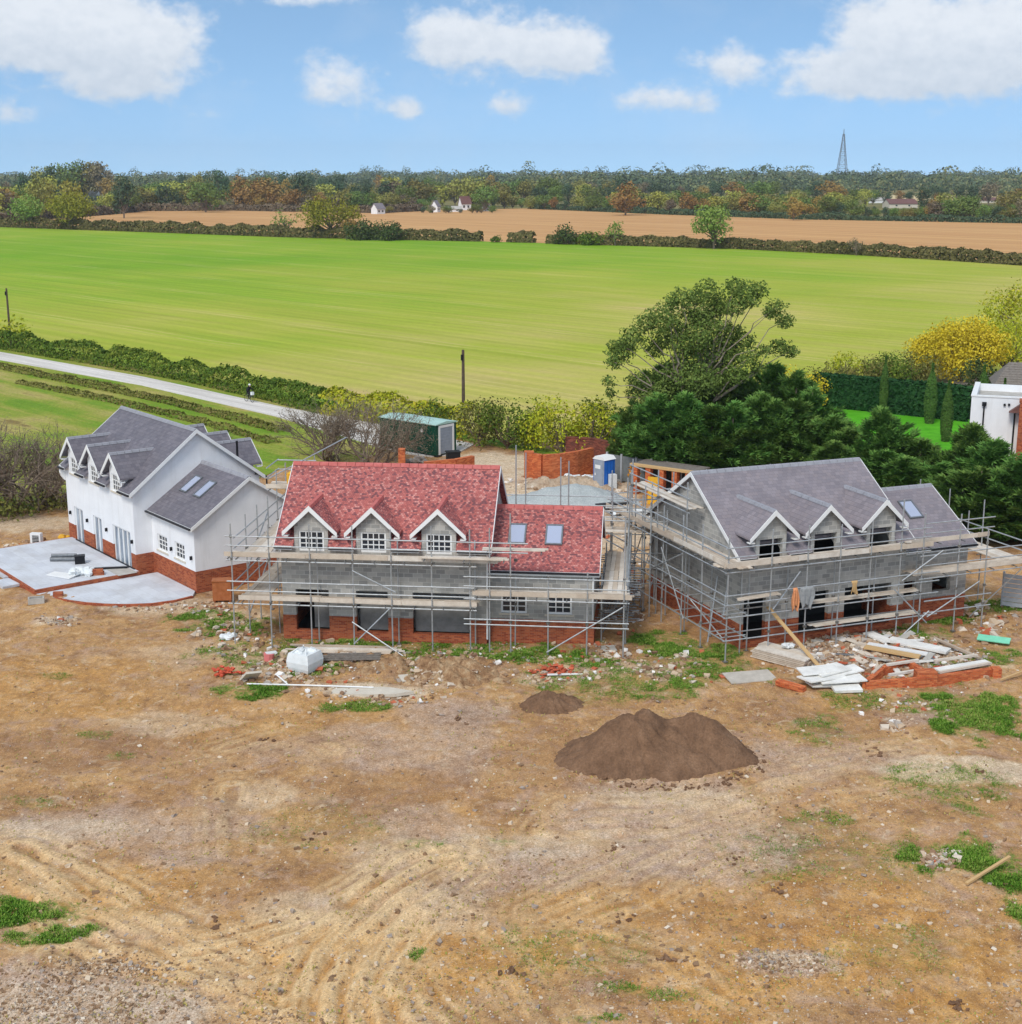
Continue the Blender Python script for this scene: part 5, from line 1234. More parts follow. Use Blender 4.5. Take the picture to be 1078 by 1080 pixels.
mb = MB(); mb.box(-.5, .5, -.35, .35, 0, .7); mb.box(-.55, .55, -.4, .4, .7, .78); item('black_bin', 'black lidded bin at the door end of the green container', 'bin', mb, M['black_plastic'], (478, 486), 0.0, .3)
mb = MB(); mb.box(-.06, .06, -.06, .06, 0, 1.5); item('marker_post', 'thin white marker post before the yellow green bushes', 'post', mb, M['white_paint'], (551, 472), 0.0)
# telegraph poles
for lab, (u, v, top) in (('dark wooden telegraph pole rising from the bushes beside the green container', (489, 449, 369)), ('dark wooden telegraph pole behind the roadside hedge', (11.5, 364, 304))):
    x_, y_ = G(u, v); hh = AT(u, top, y_)[2]
    t = thing('telegraph_pole', lab, 'pole', (x_, y_, 0), 0, 'telegraph poles')
    mb = MB(); mb.tube((0, 0, -.3), (0, 0, hh), .17, 8, 0, .12); mb.build('shaft', M['pole_wood'], t)
    mb = MB(); mb.tube((-.1, -.16, hh - .9), (-.1, -.16, hh - .4), .1, 8); mb.build('terminal_box', M['black_plastic'], t)

# ---------------------------------------------------------------- cyclist
px_, py_ = G(263, 424.5); hd = math.radians(-46)
t = thing('bicycle', 'dark bicycle ridden along the pale farm track beside the hedge', 'bicycle', (px_, py_, .06), hd)
for x_ in (-.52, .52):
    mb = MB(); n_ = 20
    for k in range(n_):
        a = 2 * math.pi * k / n_; b = 2 * math.pi * (k + 1) / n_
        mb.tube((x_ + .33 * math.cos(a), 0, .35 + .33 * math.sin(a)), (x_ + .33 * math.cos(b), 0, .35 + .33 * math.sin(b)), .022, 5)
    for k in range(8):
        a = math.pi * k / 4; mb.tube((x_, 0, .35), (x_ + .32 * math.cos(a), 0, .35 + .32 * math.sin(a)), .006, 3)
    mb.build('wheel', M['black_plastic'], t)
mb = MB()
for p, q in (((-.52, 0, .35), (-.18, 0, .88)), ((-.18, 0, .88), (-.05, 0, .32)), ((-.05, 0, .32), (.4, 0, .82)), ((-.18, 0, .82), (.4, 0, .86)), ((-.52, 0, .35), (-.05, 0, .32)), ((.4, 0, .86), (.52, 0, .35)), ((.4, 0, .86), (.37, 0, 1.02))): mb.tube(p, q, .02, 6)
mb.build('frame', M['steel_dark'], t)
mb = MB(); mb.tube((.36, -.28, 1.02), (.36, .28, 1.02), .016, 6); mb.build('handlebar', M['dark_trim'], t)
mb = MB(); mb.box(-.32, -.06, -.07, .07, .9, .95); mb.build('saddle', M['black_plastic'], t)
mb = MB(); mb.box(.45, .7, -.14, .14, .75, 1.05); mb.build('front_bag', M['plastic_white'], t)
def skin_person(name, verts, edges, radii, mat):
    me = bpy.data.meshes.new(name); me.from_pydata(verts, edges, []); o = bpy.data.objects.new(name, me); COL.objects.link(o)
    md_ = o.modifiers.new('skin', 'SKIN'); md_.use_smooth_shade = True
    for k, r in enumerate(radii): me.skin_vertices[0].data[k].radius = (r, r)
    me.skin_vertices[0].data[0].use_root = True
    o.modifiers.new('sub', 'SUBSURF').levels = 1
    me.materials.append(mat); return o
vs_ = [(-.2, 0, 1.0), (-.1, 0, 1.2), (.04, 0, 1.42), (.08, 0, 1.52), (.05, -.2, 1.42), (.22, -.25, 1.2), (.37, -.24, 1.05), (.05, .2, 1.42), (.22, .25, 1.2), (.37, .24, 1.05),
       (-.16, -.1, .97), (.18, -.12, .82), (.0, -.12, .45), (.1, -.12, .38), (-.16, .1, .97), (.14, .12, .68), (-.08, .12, .28), (.04, .12, .22), (.12, 0, 1.62), (.14, 0, 1.72)]
ed_ = [(0, 1), (1, 2), (2, 3), (2, 4), (4, 5), (5, 6), (2, 7), (7, 8), (8, 9), (0, 10), (10, 11), (11, 12), (12, 13), (0, 14), (14, 15), (15, 16), (16, 17), (3, 18), (18, 19)]
rd_ = [.15, .15, .15, .06, .07, .05, .04, .07, .05, .04, .1, .075, .05, .045, .1, .075, .05, .045, .1, .08]
p = skin_person('person', vs_, ed_, rd_, M['black_cloth']); p.location = (px_, py_, .06); p.rotation_euler = (0, 0, hd)
tag(p, 'person in dark clothes and pale cap riding the bicycle along the farm track', 'person')
mb = MB(); mb.blob((.15, 0, 1.73), .125, 10, 6, .02, 0, r2, .75); mb.box(.2, .32, -.09, .09, 1.69, 1.705); c_ = mb.build('cap', M['plastic_white'], p)
mb = MB(); mb.blob((.2, 0, 1.62), .085, 8, 6, .02, 0, r2, 1.1); mb.blob((.285, 0, 1.61), .02, 6, 4, .02, 0, r2); mb.build('face', M['skin'], p)
# ---------------------------------------------------------------- foliage
def kite(C, Nn, size, rs, asp=.6):
    """leaf clump faces: one bent kite per centre"""
    n_ = len(C); Nn = Nn / (np.linalg.norm(Nn, axis=1)[:, None] + 1e-9)
    r_ = rs.normal(size=(n_, 3)); T = np.cross(Nn, r_); T /= (np.linalg.norm(T, axis=1)[:, None] + 1e-9); B = np.cross(Nn, T)
    s_ = (size * rs.uniform(.6, 1.35, n_))[:, None]
    V_ = np.stack([C - T * s_, C - B * s_ * asp + Nn * s_ * .18, C + T * s_, C + B * s_ * asp + Nn * s_ * .18], 1)
    F_ = (np.arange(n_) * 4)[:, None] + np.arange(4)[None]
    return V_.reshape(-1, 3), F_
def blobcloud(blobs, per, rs, fill=.45, jit=.7):
    Cs, Ns = [], []
    for (cx, cy, cz, rx, ry, rz_) in blobs:
        k = max(6, int(per * (rx * ry + rx * rz_ + ry * rz_) / 3))
        d = rs.normal(size=(k, 3)); d /= np.linalg.norm(d, axis=1)[:, None]
        lump = 1 + .22 * np.sin(d[:, 0] * 5 + cx) * np.sin(d[:, 1] * 5 + cy) + .12 * np.sin(d[:, 2] * 9 + cz)
        rr_ = (1 - fill * rs.rand(k) ** 1.6) * lump
        Cs.append(np.array([cx, cy, cz]) + d * rr_[:, None] * np.array([rx, ry, rz_])); Ns.append(d + rs.normal(size=(k, 3)) * jit + np.array([0, 0, .35]))
    return np.concatenate(Cs), np.concatenate(Ns)
def limb(mb, p, q, r0, r1, rs, seg=4, wob=.12, m=0):
    p = Vector(p); q = Vector(q); L_ = (q - p).length; pts = [p]
    for i in range(1, seg):
        f = i / seg; pts.append(p.lerp(q, f) + Vector(rs.uniform(-1, 1, 3)) * wob * L_ * .5)
    pts.append(q)
    for i in range(seg): mb.tube(pts[i], pts[i + 1], r0 + (r1 - r0) * i / seg, 5, m, r0 + (r1 - r0) * (i + 1) / seg, cap=False)
def broad_mesh(W_, H_, rs, nb=18, per=14, leaf=.35, trunk=.18, low=.25, sparse=0., shape='round', tr=.03):
    """returns crown (V,F), trunk MB; unit in metres, base at origin"""
    blobs = []; mb = MB(); cz = H_ * (low + (1 - low) / 2); rzz = H_ * (1 - low) / 2
    for k in range(nb):
        d = rs.normal(size=3); d /= np.linalg.norm(d); rr_ = rs.uniform(.45, .8)
        if shape == 'flat': d[2] = abs(d[2]) * .7
        c = (d[0] * W_ / 2 * rr_, d[1] * W_ / 2 * rr_, cz + d[2] * rzz * rr_)
        b = W_ * rs.uniform(.13, .22) * (1 - .3 * sparse); blobs.append((*c, b, b, b * rs.uniform(.7, .95)))
        limb(mb, (0, 0, H_ * low * rs.uniform(.6, 1.2)), c, H_ * tr * .45, H_ * tr * .12, rs, 3)
    if low < .08:
        for k in range(nb // 2):
            a = rs.uniform(0, 6.28); rr_ = rs.uniform(.2, .85); b = W_ * rs.uniform(.12, .18); blobs.append((math.cos(a) * W_ / 2 * rr_, math.sin(a) * W_ / 2 * rr_, H_ * rs.uniform(.1, .3), b, b, b * .8))
    if not sparse: blobs.append((0, 0, cz, W_ * .3, W_ * .3, rzz * .65))
    limb(mb, (0, 0, -.3), (rs.uniform(-.2, .2), rs.uniform(-.2, .2), H_ * .6), H_ * tr, H_ * tr * .35, rs, 4, .05)
    C_, N_ = blobcloud(blobs, per, rs); V_, F_ = kite(C_, N_, leaf, rs); return V_, F_, mb
def tree(name, label, cat, loc, W_, H_, leafm, seed, group=None, barkm='bark', **kw):
    rs = np.random.RandomState(seed); V_, F_, mb = broad_mesh(W_, H_, rs, **kw)
    t = thing(name, label, cat, loc, rs.uniform(0, 6.28), group)
    mb.build('trunk', M[barkm], t); mesh_np('crown', V_, F_, M[leafm], t); return t

leafmat('leaf_far_green', [(86, 108, 54), (108, 128, 62), (134, 150, 80)], .25, .2, .15)
leafmat('leaf_far_olive', [(112, 114, 60), (140, 138, 70), (164, 156, 86)], .3, .2, .15)
leafmat('leaf_far_dark', [(62, 82, 62), (78, 98, 70), (98, 116, 80)], .2, .2, .15)
leafmat('leaf_far_rust', [(128, 108, 64), (158, 128, 70), (176, 146, 86)], .25, .2, .15)
leafmat('leaf_far_yellow', [(140, 144, 66), (168, 168, 78), (186, 180, 96)], .2, .15, .15)
leafmat('leaf_far_brown', [(110, 100, 80), (130, 118, 92), (148, 132, 104)], .2, .2, .15)
leafmat('leaf_bright', [(96, 124, 56), (126, 150, 70), (150, 168, 88)], .1, .1, .3)
leafmat('leaf_oak', [(100, 104, 36), (140, 140, 48), (170, 162, 62)], .1, .1, .3)
leafmat('leaf_dark', [(52, 68, 36), (74, 90, 46), (98, 110, 58)], .15, .12, .4)
leafmat('leaf_hedge', [(60, 84, 30), (88, 112, 38), (128, 136, 50)], .1, .1, .25)
leafmat('leaf_hedge_far', [(84, 80, 50), (104, 98, 60), (130, 118, 74)], .1, .1, .08)
leafmat('leaf_conifer', [(56, 90, 42), (86, 122, 54), (124, 152, 74)], .15, .16, .5)
leafmat('leaf_euca', [(70, 92, 40), (100, 122, 54), (130, 146, 78)], .1, .1, .5)
leafmat('leaf_yellow', [(166, 150, 34), (206, 184, 44), (224, 204, 78)], .05, .08, .5)
leafmat('leaf_yellowgreen', [(124, 142, 34), (164, 172, 44), (204, 190, 58)], .1, .1, .5)
leafmat('leaf_orange', [(196, 138, 40), (220, 164, 56)], .1, .1, .5)
leafmat('leaf_formal', [(28, 60, 34), (40, 78, 42), (58, 96, 52)], .05, .05, .6)
leafmat('leaf_cypress', [(52, 84, 38), (76, 108, 48), (100, 130, 62)], .05, .1, .6)
leafmat('twig', [(112, 100, 84), (138, 124, 104), (160, 146, 124)], .05, .1, .5)
leafmat('leaf_scrub', [(86, 96, 44), (116, 118, 58), (146, 134, 78)], .1, .1, .5)
leafmat('weed', [(56, 90, 26), (80, 122, 36), (108, 146, 50), (140, 156, 74), (176, 166, 106)], .05, .05, .6)
leafmat('dry_grass', [(146, 132, 70), (176, 158, 92), (120, 128, 52)], .05, .05, .6)

# hedges ------------------------------------------------------------------
def hedge(name, label, px, h, wd, leafm, leaf, dens, seed, zoff=0., bump_=.3, group=None, cat='hedge'):
    rs = np.random.RandomState(seed); P = np.array([G(*p) for p in px]); o = P[0].copy(); P = P - o
    Cs, Ns = [], []
    for a, b in zip(P[:-1], P[1:]):
        L_ = np.linalg.norm(b - a); k = int(L_ * dens * (h * 2 + wd)); d = (b - a) / L_; nrm = np.array([-d[1], d[0]])
        u = rs.rand(k) * L_; ang_ = rs.uniform(-.35, math.pi + .35, k)
        g = (a + o)[None] + d[None] * u[:, None]
        hv = 1 + bump_ * 2 * (fbm(g[:, 0] * .35 / max(.4, wd * .5), g[:, 1] * .35 / max(.4, wd * .5), 3) - .5) * 1.6
        rad = 1 - .3 * rs.rand(k) ** 2
        yy_ = np.cos(ang_) * wd / 2 * rad * (.8 + .2 * hv); zz_ = np.clip(np.sin(ang_) * .5 + .5 + rs.normal(0, .06, k), 0, 1.1) * h * hv * np.where(np.sin(ang_) > .3, 1, rs.rand(k))
        pos = a[None] + d[None] * u[:, None] + nrm[None] * yy_[:, None]
        Cs.append(np.column_stack([pos, zz_ + zoff])); nn = nrm[None] * np.cos(ang_)[:, None]; Ns.append(np.column_stack([nn, np.sin(ang_)]) + rs.normal(size=(k, 3)) * .6)
    V_, F_ = kite(np.concatenate(Cs), np.concatenate(Ns), leaf, rs)
    ob = mesh_np(name, V_, F_, M[leafm]); ob.location = (o[0], o[1], 0); return tag(ob, label, cat, group)
hedge('hedge', 'long dark green roadside hedge between the farm track and the green field', [(-250, 325), (-20, 363), (100, 383), (200, 401), (300, 424), (345, 436)], 2.0, 2.2, 'leaf_hedge', .17, 34, 1, 0, .3)
hedge('hedge', 'lower yellowish hedge behind the bare shrubs and green container', [(345, 436), (400, 444), (470, 458), (500, 462)], 2.2, 2.4, 'leaf_yellowgreen', .2, 24, 2, 0, .3)
hedge('hedge', 'dark field hedge along the far left edge of the green field', [(-400, 228), (0, 239.3), (150, 244.5), (300, 250), (420, 252.8), (508, 254.6)], 3.3, 3.4, 'leaf_hedge_far', .55, 9, 3, 0, .25)
hedge('hedge', 'short piece of field hedge between two gaps in the middle distance', [(537, 255.3), (563, 256)], 3.2, 3.2, 'leaf_hedge_far', .55, 9, 4, 0, .3)
hedge('hedge', 'dark field hedge along the far right edge of the green field', [(578, 256.8), (680, 259.5), (780, 262.5), (900, 268.5), (1000, 274.5), (1090, 280.5), (1300, 300)], 2.7, 3.0, 'leaf_hedge_far', .5, 11, 5, 0, .22)
hedge('hedge', 'dark hedge line at the far right edge of the ploughed brown field', [(560, 220), (700, 226), (850, 231.3), (1090, 235.5), (1300, 245)], 2.4, 4.5, 'leaf_far_dark', .6, 4, 6, 0, .45)
hedge('hedge', 'dark hedge line at the far left edge of the ploughed brown field', [(-200, 236), (0, 234), (110, 226.5), (150, 222.5), (250, 222), (300, 223), (400, 224.5), (444, 222.5)], 3.6, 4.5, 'leaf_far_brown', .9, 3, 7, 0, .35)
# clipped hedge round the lawn
def boxhedge(name, label, p, q, h, wd, leafm, leaf, dens, seed):
    rs = np.random.RandomState(seed); a = np.array(G(*p)); b = np.array(G(*q)); d = b - a; L_ = np.linalg.norm(d); d = d / L_; nr_ = np.array([-d[1], d[0]])
    k = int(L_ * (2 * h + wd) * dens); u = rs.rand(k) * L_; sidek = rs.rand(k) * (2 * h + wd)
    y_ = np.where(sidek < h, -wd / 2, np.where(sidek < 2 * h, wd / 2, sidek - 2 * h - wd / 2)); z_ = np.where(sidek < h, sidek, np.where(sidek < 2 * h, sidek - h, h))
    C_ = np.column_stack([d[0] * u + nr_[0] * y_, d[1] * u + nr_[1] * y_, z_]) + rs.normal(0, .06, (k, 3))
    N_ = np.column_stack([nr_[0] * np.sign(y_) * (z_ < h), nr_[1] * np.sign(y_) * (z_ < h), (z_ >= h) * 1.0]) + rs.normal(size=(k, 3)) * .45
    V_, F_ = kite(C_, N_, leaf, rs); o = mesh_np(name, V_, F_, M[leafm]); o.location = (a[0], a[1], 0); return tag(o, label, 'hedge')
boxhedge('clipped_hedge', 'tall clipped dark green hedge behind the bright lawn', (858, 427), (1022, 444), 3.0, 1.6, 'leaf_formal', .24, 90, 9)

# bare shrubs ---------------------------------------------------------------
def bare_shrub(name, label, loc, W_, H_, seed, group=None, stems=9, leafk=500):
    rs = np.random.RandomState(seed); t = thing(name, label, 'shrub', loc, rs.uniform(0, 6), group); mb = MB(); tips = []
    def grow(p, d, L_, r, lev):
        q = p + d * L_
        mid = p + d * L_ * .5 + Vector(rs.normal(0, .07, 3)) * L_
        n_ = 5 if lev < 2 else 3
        mb.tube(p, mid, r, n_, 0, r * .85, cap=False); mb.tube(mid, q, r * .85, n_, 0, r * .65, cap=False)
        if lev >= 4: tips.append(q); return
        for k in range(3 if lev < 3 else 3):
            dd = (d + Vector(rs.normal(0, .48, 3)) + Vector((0, 0, .06))).normalized()
            st = q if k < 2 else mid
            grow(st, dd, L_ * rs.uniform(.6, .85), r * .62, lev + 1)
    for k in range(stems):
        a = rs.uniform(0, 6.28); d = Vector((math.cos(a) * .75, math.sin(a) * .75, rs.uniform(.6, 1.2))).normalized()
        p = Vector((rs.normal(0, .3) * W_ * .3, rs.normal(0, .3) * W_ * .3, -.1)); grow(p, d, H_ * .36, H_ * .016 + .012, 0)
    mb.build('branches', M['bark'], t)
    C_ = np.array([q[:] for q in tips]); 
    if len(C_) and leafk:
        k = rs.randint(0, len(C_), leafk); V_, F_ = kite(C_[k] + rs.normal(0, .2, (leafk, 3)), rs.normal(size=(leafk, 3)), .06, rs, .3); mesh_np('twigs', V_, F_, M['twig'], t)
    return t
bare_shrub('bare_shrub', 'wide bare grey brown shrub behind the red roof, left of the green container', G3(345, 486), 6, 5.4, 31, None, 12, 7000)
bare_shrub('bare_shrub', 'bare grey brown shrub with pale twigs partly hiding the green container', G3(390, 492), 6, 5.2, 32, None, 11, 7000)
for i, (u, v, h_, lab) in enumerate(((-22, 545, 6.2, 'bare leafless shrub at the left picture edge beyond the terrace'), (12, 540, 6.2, 'bare leafless shrub just right of the one at the left picture edge'), (42, 535, 5.6, 'bare leafless shrub in front of the grass, left neighbour of the white house'), (64, 530, 4.0, 'low bare shrub touching the far corner of the white house'))):
    bare_shrub('bare_shrub', lab, G3(u, v), 4, h_, 40 + i, None, 10, 4500)
for i, (u, v, w, h_, lab) in enumerate(((8, 545, 5, 1.4, 'low green scrub under the bare shrubs at the left edge'), (45, 538, 4, 1.2, 'low green scrub between bare shrubs and the white house'))):
    tree('scrub_bush', lab, 'bush', G3(u, v), w, h_, 'leaf_scrub', 60 + i, nb=14, per=40, leaf=.14, low=.05)
bare_shrub('bare_shrub', 'small bare shrub in the grass behind the white house roof', G3(228, 474), 2, 1.8, 48, None, 7, 500)
tree('yellow_bush', 'yellowing bush beside the telegraph pole in the roadside hedge', 'bush', G3(17, 365), 5.5, 3.6, 'leaf_yellowgreen', 70, nb=12, per=24, leaf=.22, low=.1)
# bushes along the yard ------------------------------------------------------
for i, (u, v, w, h_, lm, lab) in enumerate(((452, 462, 4.5, 3.4, 'leaf_hedge', 'green bush behind the roof of the green container'), (505, 470, 5.5, 4.6, 'leaf_scrub', 'tangled olive bush at the foot of the middle telegraph pole'), (535, 473, 6, 4.4, 'leaf_hedge', 'dark green bush between the telegraph pole and the yellow bush'), (565, 474, 4.5, 3.6, 'leaf_yellowgreen', 'small yellow bush left of the large yellow green bush'), (592, 477, 6, 4.6, 'leaf_yellowgreen', 'large yellow green bush behind the old dark red wall'), (625, 478, 6, 4.6, 'leaf_yellowgreen', 'yellow green bush touching the dark conifers'), (640, 470, 6, 4.2, 'leaf_hedge', 'dark bush in the shade of the big spreading tree'))):
    tree('bush', lab, 'bush', G3(u, v), w, h_, lm, 80 + i, nb=18, per=70, leaf=.13, low=.05)
# conifers --------------------------------------------------------------------
def conifer_mesh(W_, H_, rs, n_=3000):
    # plume like branches carrying flat sprays, long and uneven enough to fray the outline
    nb_ = 120; bh = np.sort(rs.rand(nb_)) ** 1.1; ba = rs.uniform(0, 6.283, nb_); prof = np.clip(1.1 * (1 - bh) ** .8, .05, 1) * (.82 + .18 * np.minimum(1, bh * 5))
    bl = W_ / 2 * prof * rs.uniform(.62, 1.28, nb_); up = rs.uniform(.25, .95, nb_)
    k = rs.choice(nb_, n_, p=(bl + .35) / (bl + .35).sum()); t_ = rs.rand(n_) ** .7
    BD = np.stack([np.cos(ba), np.sin(ba), up], 1); side = np.stack([-np.sin(ba), np.cos(ba), np.zeros(nb_)], 1)
    C_ = np.stack([np.zeros(n_), np.zeros(n_), bh[k] * H_ * .86 + .05], 1) + BD[k] * (bl[k] * t_)[:, None] + side[k] * (rs.normal(0, .22, n_) * (.35 + bl[k] * .45) * (1.1 - t_ * .7))[:, None] + np.stack([np.zeros(n_), np.zeros(n_), rs.normal(0, .12, n_) - .12 * t_ ** 2], 1)
    D_ = BD[k] + side[k] * rs.normal(0, .45, n_)[:, None] + rs.normal(0, .18, (n_, 3)) + np.array([.2, 0, 0]); D_ /= np.linalg.norm(D_, axis=1)[:, None]
    S_ = np.cross(D_, rs.normal(0, .5, size=(n_, 3)) + np.array([0, 0, 1.0]))
    S_ /= np.linalg.norm(S_, axis=1)[:, None]
    L_ = (rs.uniform(.28, .75, n_) * (H_ / 7.5))[:, None]; w_ = L_ * .17
    Vs = []; Fs = []
    for k, (sx, ln_) in enumerate(((0, 1), (-1, .75), (1, .75))):
        B_ = C_ + D_ * L_ * (.0 if k == 0 else .15); T_ = B_ + (D_ + S_ * sx * .75) / math.sqrt(1 + .56 * abs(sx)) * L_ * ln_; Mx = (B_ + T_) / 2
        Q = np.cross(D_, S_) * .05 * L_
        V_ = np.stack([B_, Mx + S_ * w_ * .6 - Q, T_, Mx - S_ * w_ * .6 - Q], 1).reshape(-1, 3); Fs.append((np.arange(n_) * 4)[:, None] + np.arange(4)[None] + len(Vs) * n_ * 4); Vs.append(V_)
    return np.concatenate(Vs), np.concatenate(Fs)
protos = []; wr0 = random.Random(4)
for k in range(4):
    rs = np.random.RandomState(200 + k); V_, F_ = conifer_mesh(6.0, 7.5, rs, 7500)
    t = thing('conifer', 'x', 'conifer'); mesh_np('crown', V_, F_, M['leaf_conifer'], t); mb = MB(); mb.tube((0, 0, -.3), (0, 0, 6.5), .2, 7, 0, .03); mb.build('trunk', M['bark'], t); protos.append(t)
cl = [(664, 500, 5.4, .55), (680, 500, 6.2, .85), (694, 503, 6.6, 1.1), (716, 506, 6.8, 1.1), (740, 508, 6.8, 1.1), (765, 508, 7.0, 1.1), (790, 509, 7.3, 1.1), (815, 511, 7.4, 1.1), (842, 512, 7.0, 1.1), (868, 516, 6.3, 1.1), (893, 521, 6.0, 1.1), (920, 526, 6.4, 1.0), (946, 532, 5.9, 1.1), (972, 538, 5.9, 1.1), (998, 545, 5.8, 1.0), (1024, 552, 5.9, 1.0), (1050, 560, 6.2, 1.0), (1078, 568, 6.0, 1.1), (1110, 575, 6.2, 1.1), (882, 527, 5.0, 1.0), (935, 540, 4.6, 1.0), (985, 552, 4.6, 1.15), (1036, 566, 4.8, 1.15), (958, 548, 4.4, 1.1), (1010, 560, 4.6, 1.1), (908, 535, 4.6, 1.1), (1065, 574, 5.0, 1.1),
      (684, 484, 7.0, .8), (702, 482, 7.6, 1.0), (728, 480, 6.9, 1.0), (756, 480, 7.4, 1.1), (782, 480, 8.2, 1.0), (806, 482, 8.6, 1.0), (830, 484, 7.8, 1.0), (856, 490, 6.6, 1.0)]
TOPS = {868: 446, 893: 462, 920: 436, 946: 470, 972: 474, 998: 472, 1024: 458, 1050: 472, 1078: 482, 1110: 482}
clab = {11: 'pointed conifer rising against the bright lawn behind the grey roof', 15: 'pointed conifer rising before the white neighbouring house', 0: 'leftmost dark conifer beside the old red wall'}
for i, (u, v, h_, w_) in enumerate(cl):
    t = protos[i] if i < 4 else copy_tree(protos[i % 4]); x_, y_ = G(u, v); t.location = (x_ + wr0.uniform(-.5, .5), y_ + wr0.uniform(-1.3, 1.3), 0); t.rotation_euler = (wr0.uniform(-.06, .06), wr0.uniform(-.06, .06), wr0.uniform(-.7, .7)); h_ = h_ * wr0.uniform(.92, 1.08) if u not in TOPS else AT(u, TOPS[u] - 18, y_)[2]
    sc_ = h_ / 7.5; t.scale = (w_ * (.85 + .15 * sc_), w_ * (.85 + .15 * sc_), sc_)
    t['label'] = clab.get(i, 'dense dark green conifer in the tall screen behind the grey roof'); t['group'] = 'conifers behind the grey roof'
for (u, v, w, lab) in ((845, 448, 2.2, 'orange autumn bush glowing among the dark conifers'), (868, 452, 2.0, 'small orange leaved shrub right of the pale pink shrub'), (666, 496, 1.2, 'tiny orange shrub beside the old red wall'), (792, 505, 1.0, 'tiny orange shrub low in the conifers above the grey ridge')):
    x_, y_ = G(u, v + 12); t = tree('orange_shrub', lab, 'shrub', (x_, y_ - (3.5 if u > 800 else 2.5), 4.2 if u > 800 else .6), w, w, 'leaf_orange', int(u), nb=8, per=60, leaf=.14, low=.1)
    if u > 800: t.location.z = 0; t.location.y = y_ - 1; 
# big spreading tree -------------------------------------------------------------
rs = np.random.RandomState(77); bx, by = G(722, 488); YB = by
t = thing('spreading_tree', 'big open crowned dark green tree rising above the conifers against the green field', 'tree', (bx, by, 0))
bl = [(655, 370, 17), (668, 355, 15), (648, 382, 10), (682, 340, 14), (700, 333, 18), (712, 345, 16), (718, 315, 14), (708, 318, 9), (745, 308, 17), (735, 315, 11), (760, 322, 16), (785, 310, 18), (800, 306, 12), (775, 302, 12), (818, 325, 12), (828, 338, 11), (812, 330, 8), (822, 366, 12), (835, 370, 9), (805, 370, 9), (785, 360, 14), (745, 335, 16), (765, 365, 18), (790, 378, 12), (800, 388, 10), (730, 330, 14), (700, 355, 16), (715, 410, 20), (745, 415, 20), (765, 408, 16), (690, 410, 14), (755, 325, 12), (775, 325, 12), (772, 375, 14), (752, 400, 18), (775, 350, 12), (735, 352, 22), (750, 368, 24), (725, 380, 22), (760, 390, 22), (735, 402, 24), (710, 395, 18), (778, 395, 14), (690, 368, 13), (672, 402, 13), (668, 415, 10), (685, 420, 13), (642, 402, 8), (644, 414, 7), (700, 412, 15), (760, 345, 14), (740, 335, 13), (720, 362, 16), (655, 365, 10), (790, 318, 10), (686, 400, 10)]
blobs = []; mb = MB(); fork = Vector((.2, 0, 3.6)); forks = [fork + Vector((dx, dy, dz)) for dx, dy, dz in ((-1.6, .3, 1.2), (-.6, -.5, 2.4), (.9, .4, 2.6), (1.8, -.3, 1.2), (.2, .6, 1.0))]
limb(mb, (0, 0, -.3), fork, .5, .36, rs, 3, .05)
for f_ in forks: limb(mb, fork, f_, .24, .11, rs, 3, .12)
for (u, v, r) in bl:
    dep = rs.uniform(-2.2, 2.2) * (1.0 if r > 14 else .7); w = AT(u, v, YB + dep); r_ = r * math.hypot(YB, 10) / FPX * 1.0
    c = (w[0] - bx, dep, w[2]); blobs.append((*c, r_, r_ * .95, r_ * .78))
    f_ = min(forks, key=lambda q: (q - Vector(c)).length); limb(mb, f_, c, .075, .022, rs, 5, .13)
C_, N_ = blobcloud(blobs, 560, rs, .6, .9); V_, F_ = kite(C_, N_, .115, rs, .55)
mb.build('trunk', M['bark_pale'], t); mesh_np('crown', V_, F_, M['leaf_euca'], t)
# garden behind --------------------------------------------------------------------
for i, (u, v, w, h_, lm, lab) in enumerate(((832, 436, 6.5, 4.4, 'leaf_yellow', 'bright yellow bush just right of the big spreading tree'), (852, 430, 4.5, 3.6, 'leaf_yellow', 'smaller yellow bush at the left end of the clipped hedge'), (872, 414, 6, 3.2, 'leaf_scrub', 'brownish green bush behind the left end of the clipped hedge'), (890, 408, 4.2, 4.4, 'leaf_yellowgreen', 'loose yellow green shrub standing against the field edge'), (912, 408, 7, 3.0, 'leaf_scrub', 'low tangled brown green bush behind the clipped hedge'), (940, 408, 7, 3.2, 'leaf_hedge', 'dark green bush below the left end of the yellow tree'), (962, 404, 7, 4.0, 'leaf_scrub', 'grey green bush at the foot of the yellow tree'))):
    tree('bush', lab, 'bush', G3(u, v), w, h_, lm, 120 + i, nb=16, per=60, leaf=.14, low=.05)
tree('yellow_tree', 'wide bright yellow autumn tree above the stone drive', 'tree', G3(1012, 402), 11, 6.6, 'leaf_yellow', 130, nb=36, per=100, leaf=.14, low=.12)
tree('yellow_tree', 'smaller yellow tree at the left of the wide yellow tree', 'tree', G3(984, 396), 7, 4.8, 'leaf_yellow', 131, nb=24, per=100, leaf=.14, low=.1)
tree('yellow_tree', 'yellow tree cut by the right picture edge above the black shed', 'tree', G3(1062, 396), 9, 6.6, 'leaf_yellowgreen', 132, nb=24, per=60, leaf=.14, low=.1)
tree('broad_tree', 'tall light green tree cut by the right picture edge', 'tree', G3(1088, 380), 12, 9.5, 'leaf_yellowgreen', 133, nb=26, per=50, leaf=.17, low=.15)
tree('bush', 'dark green bush under the yellow tree beside the black shed', 'bush', G3(1034, 412), 6, 3.4, 'leaf_dark', 134, nb=14, per=30, leaf=.2, low=.05)
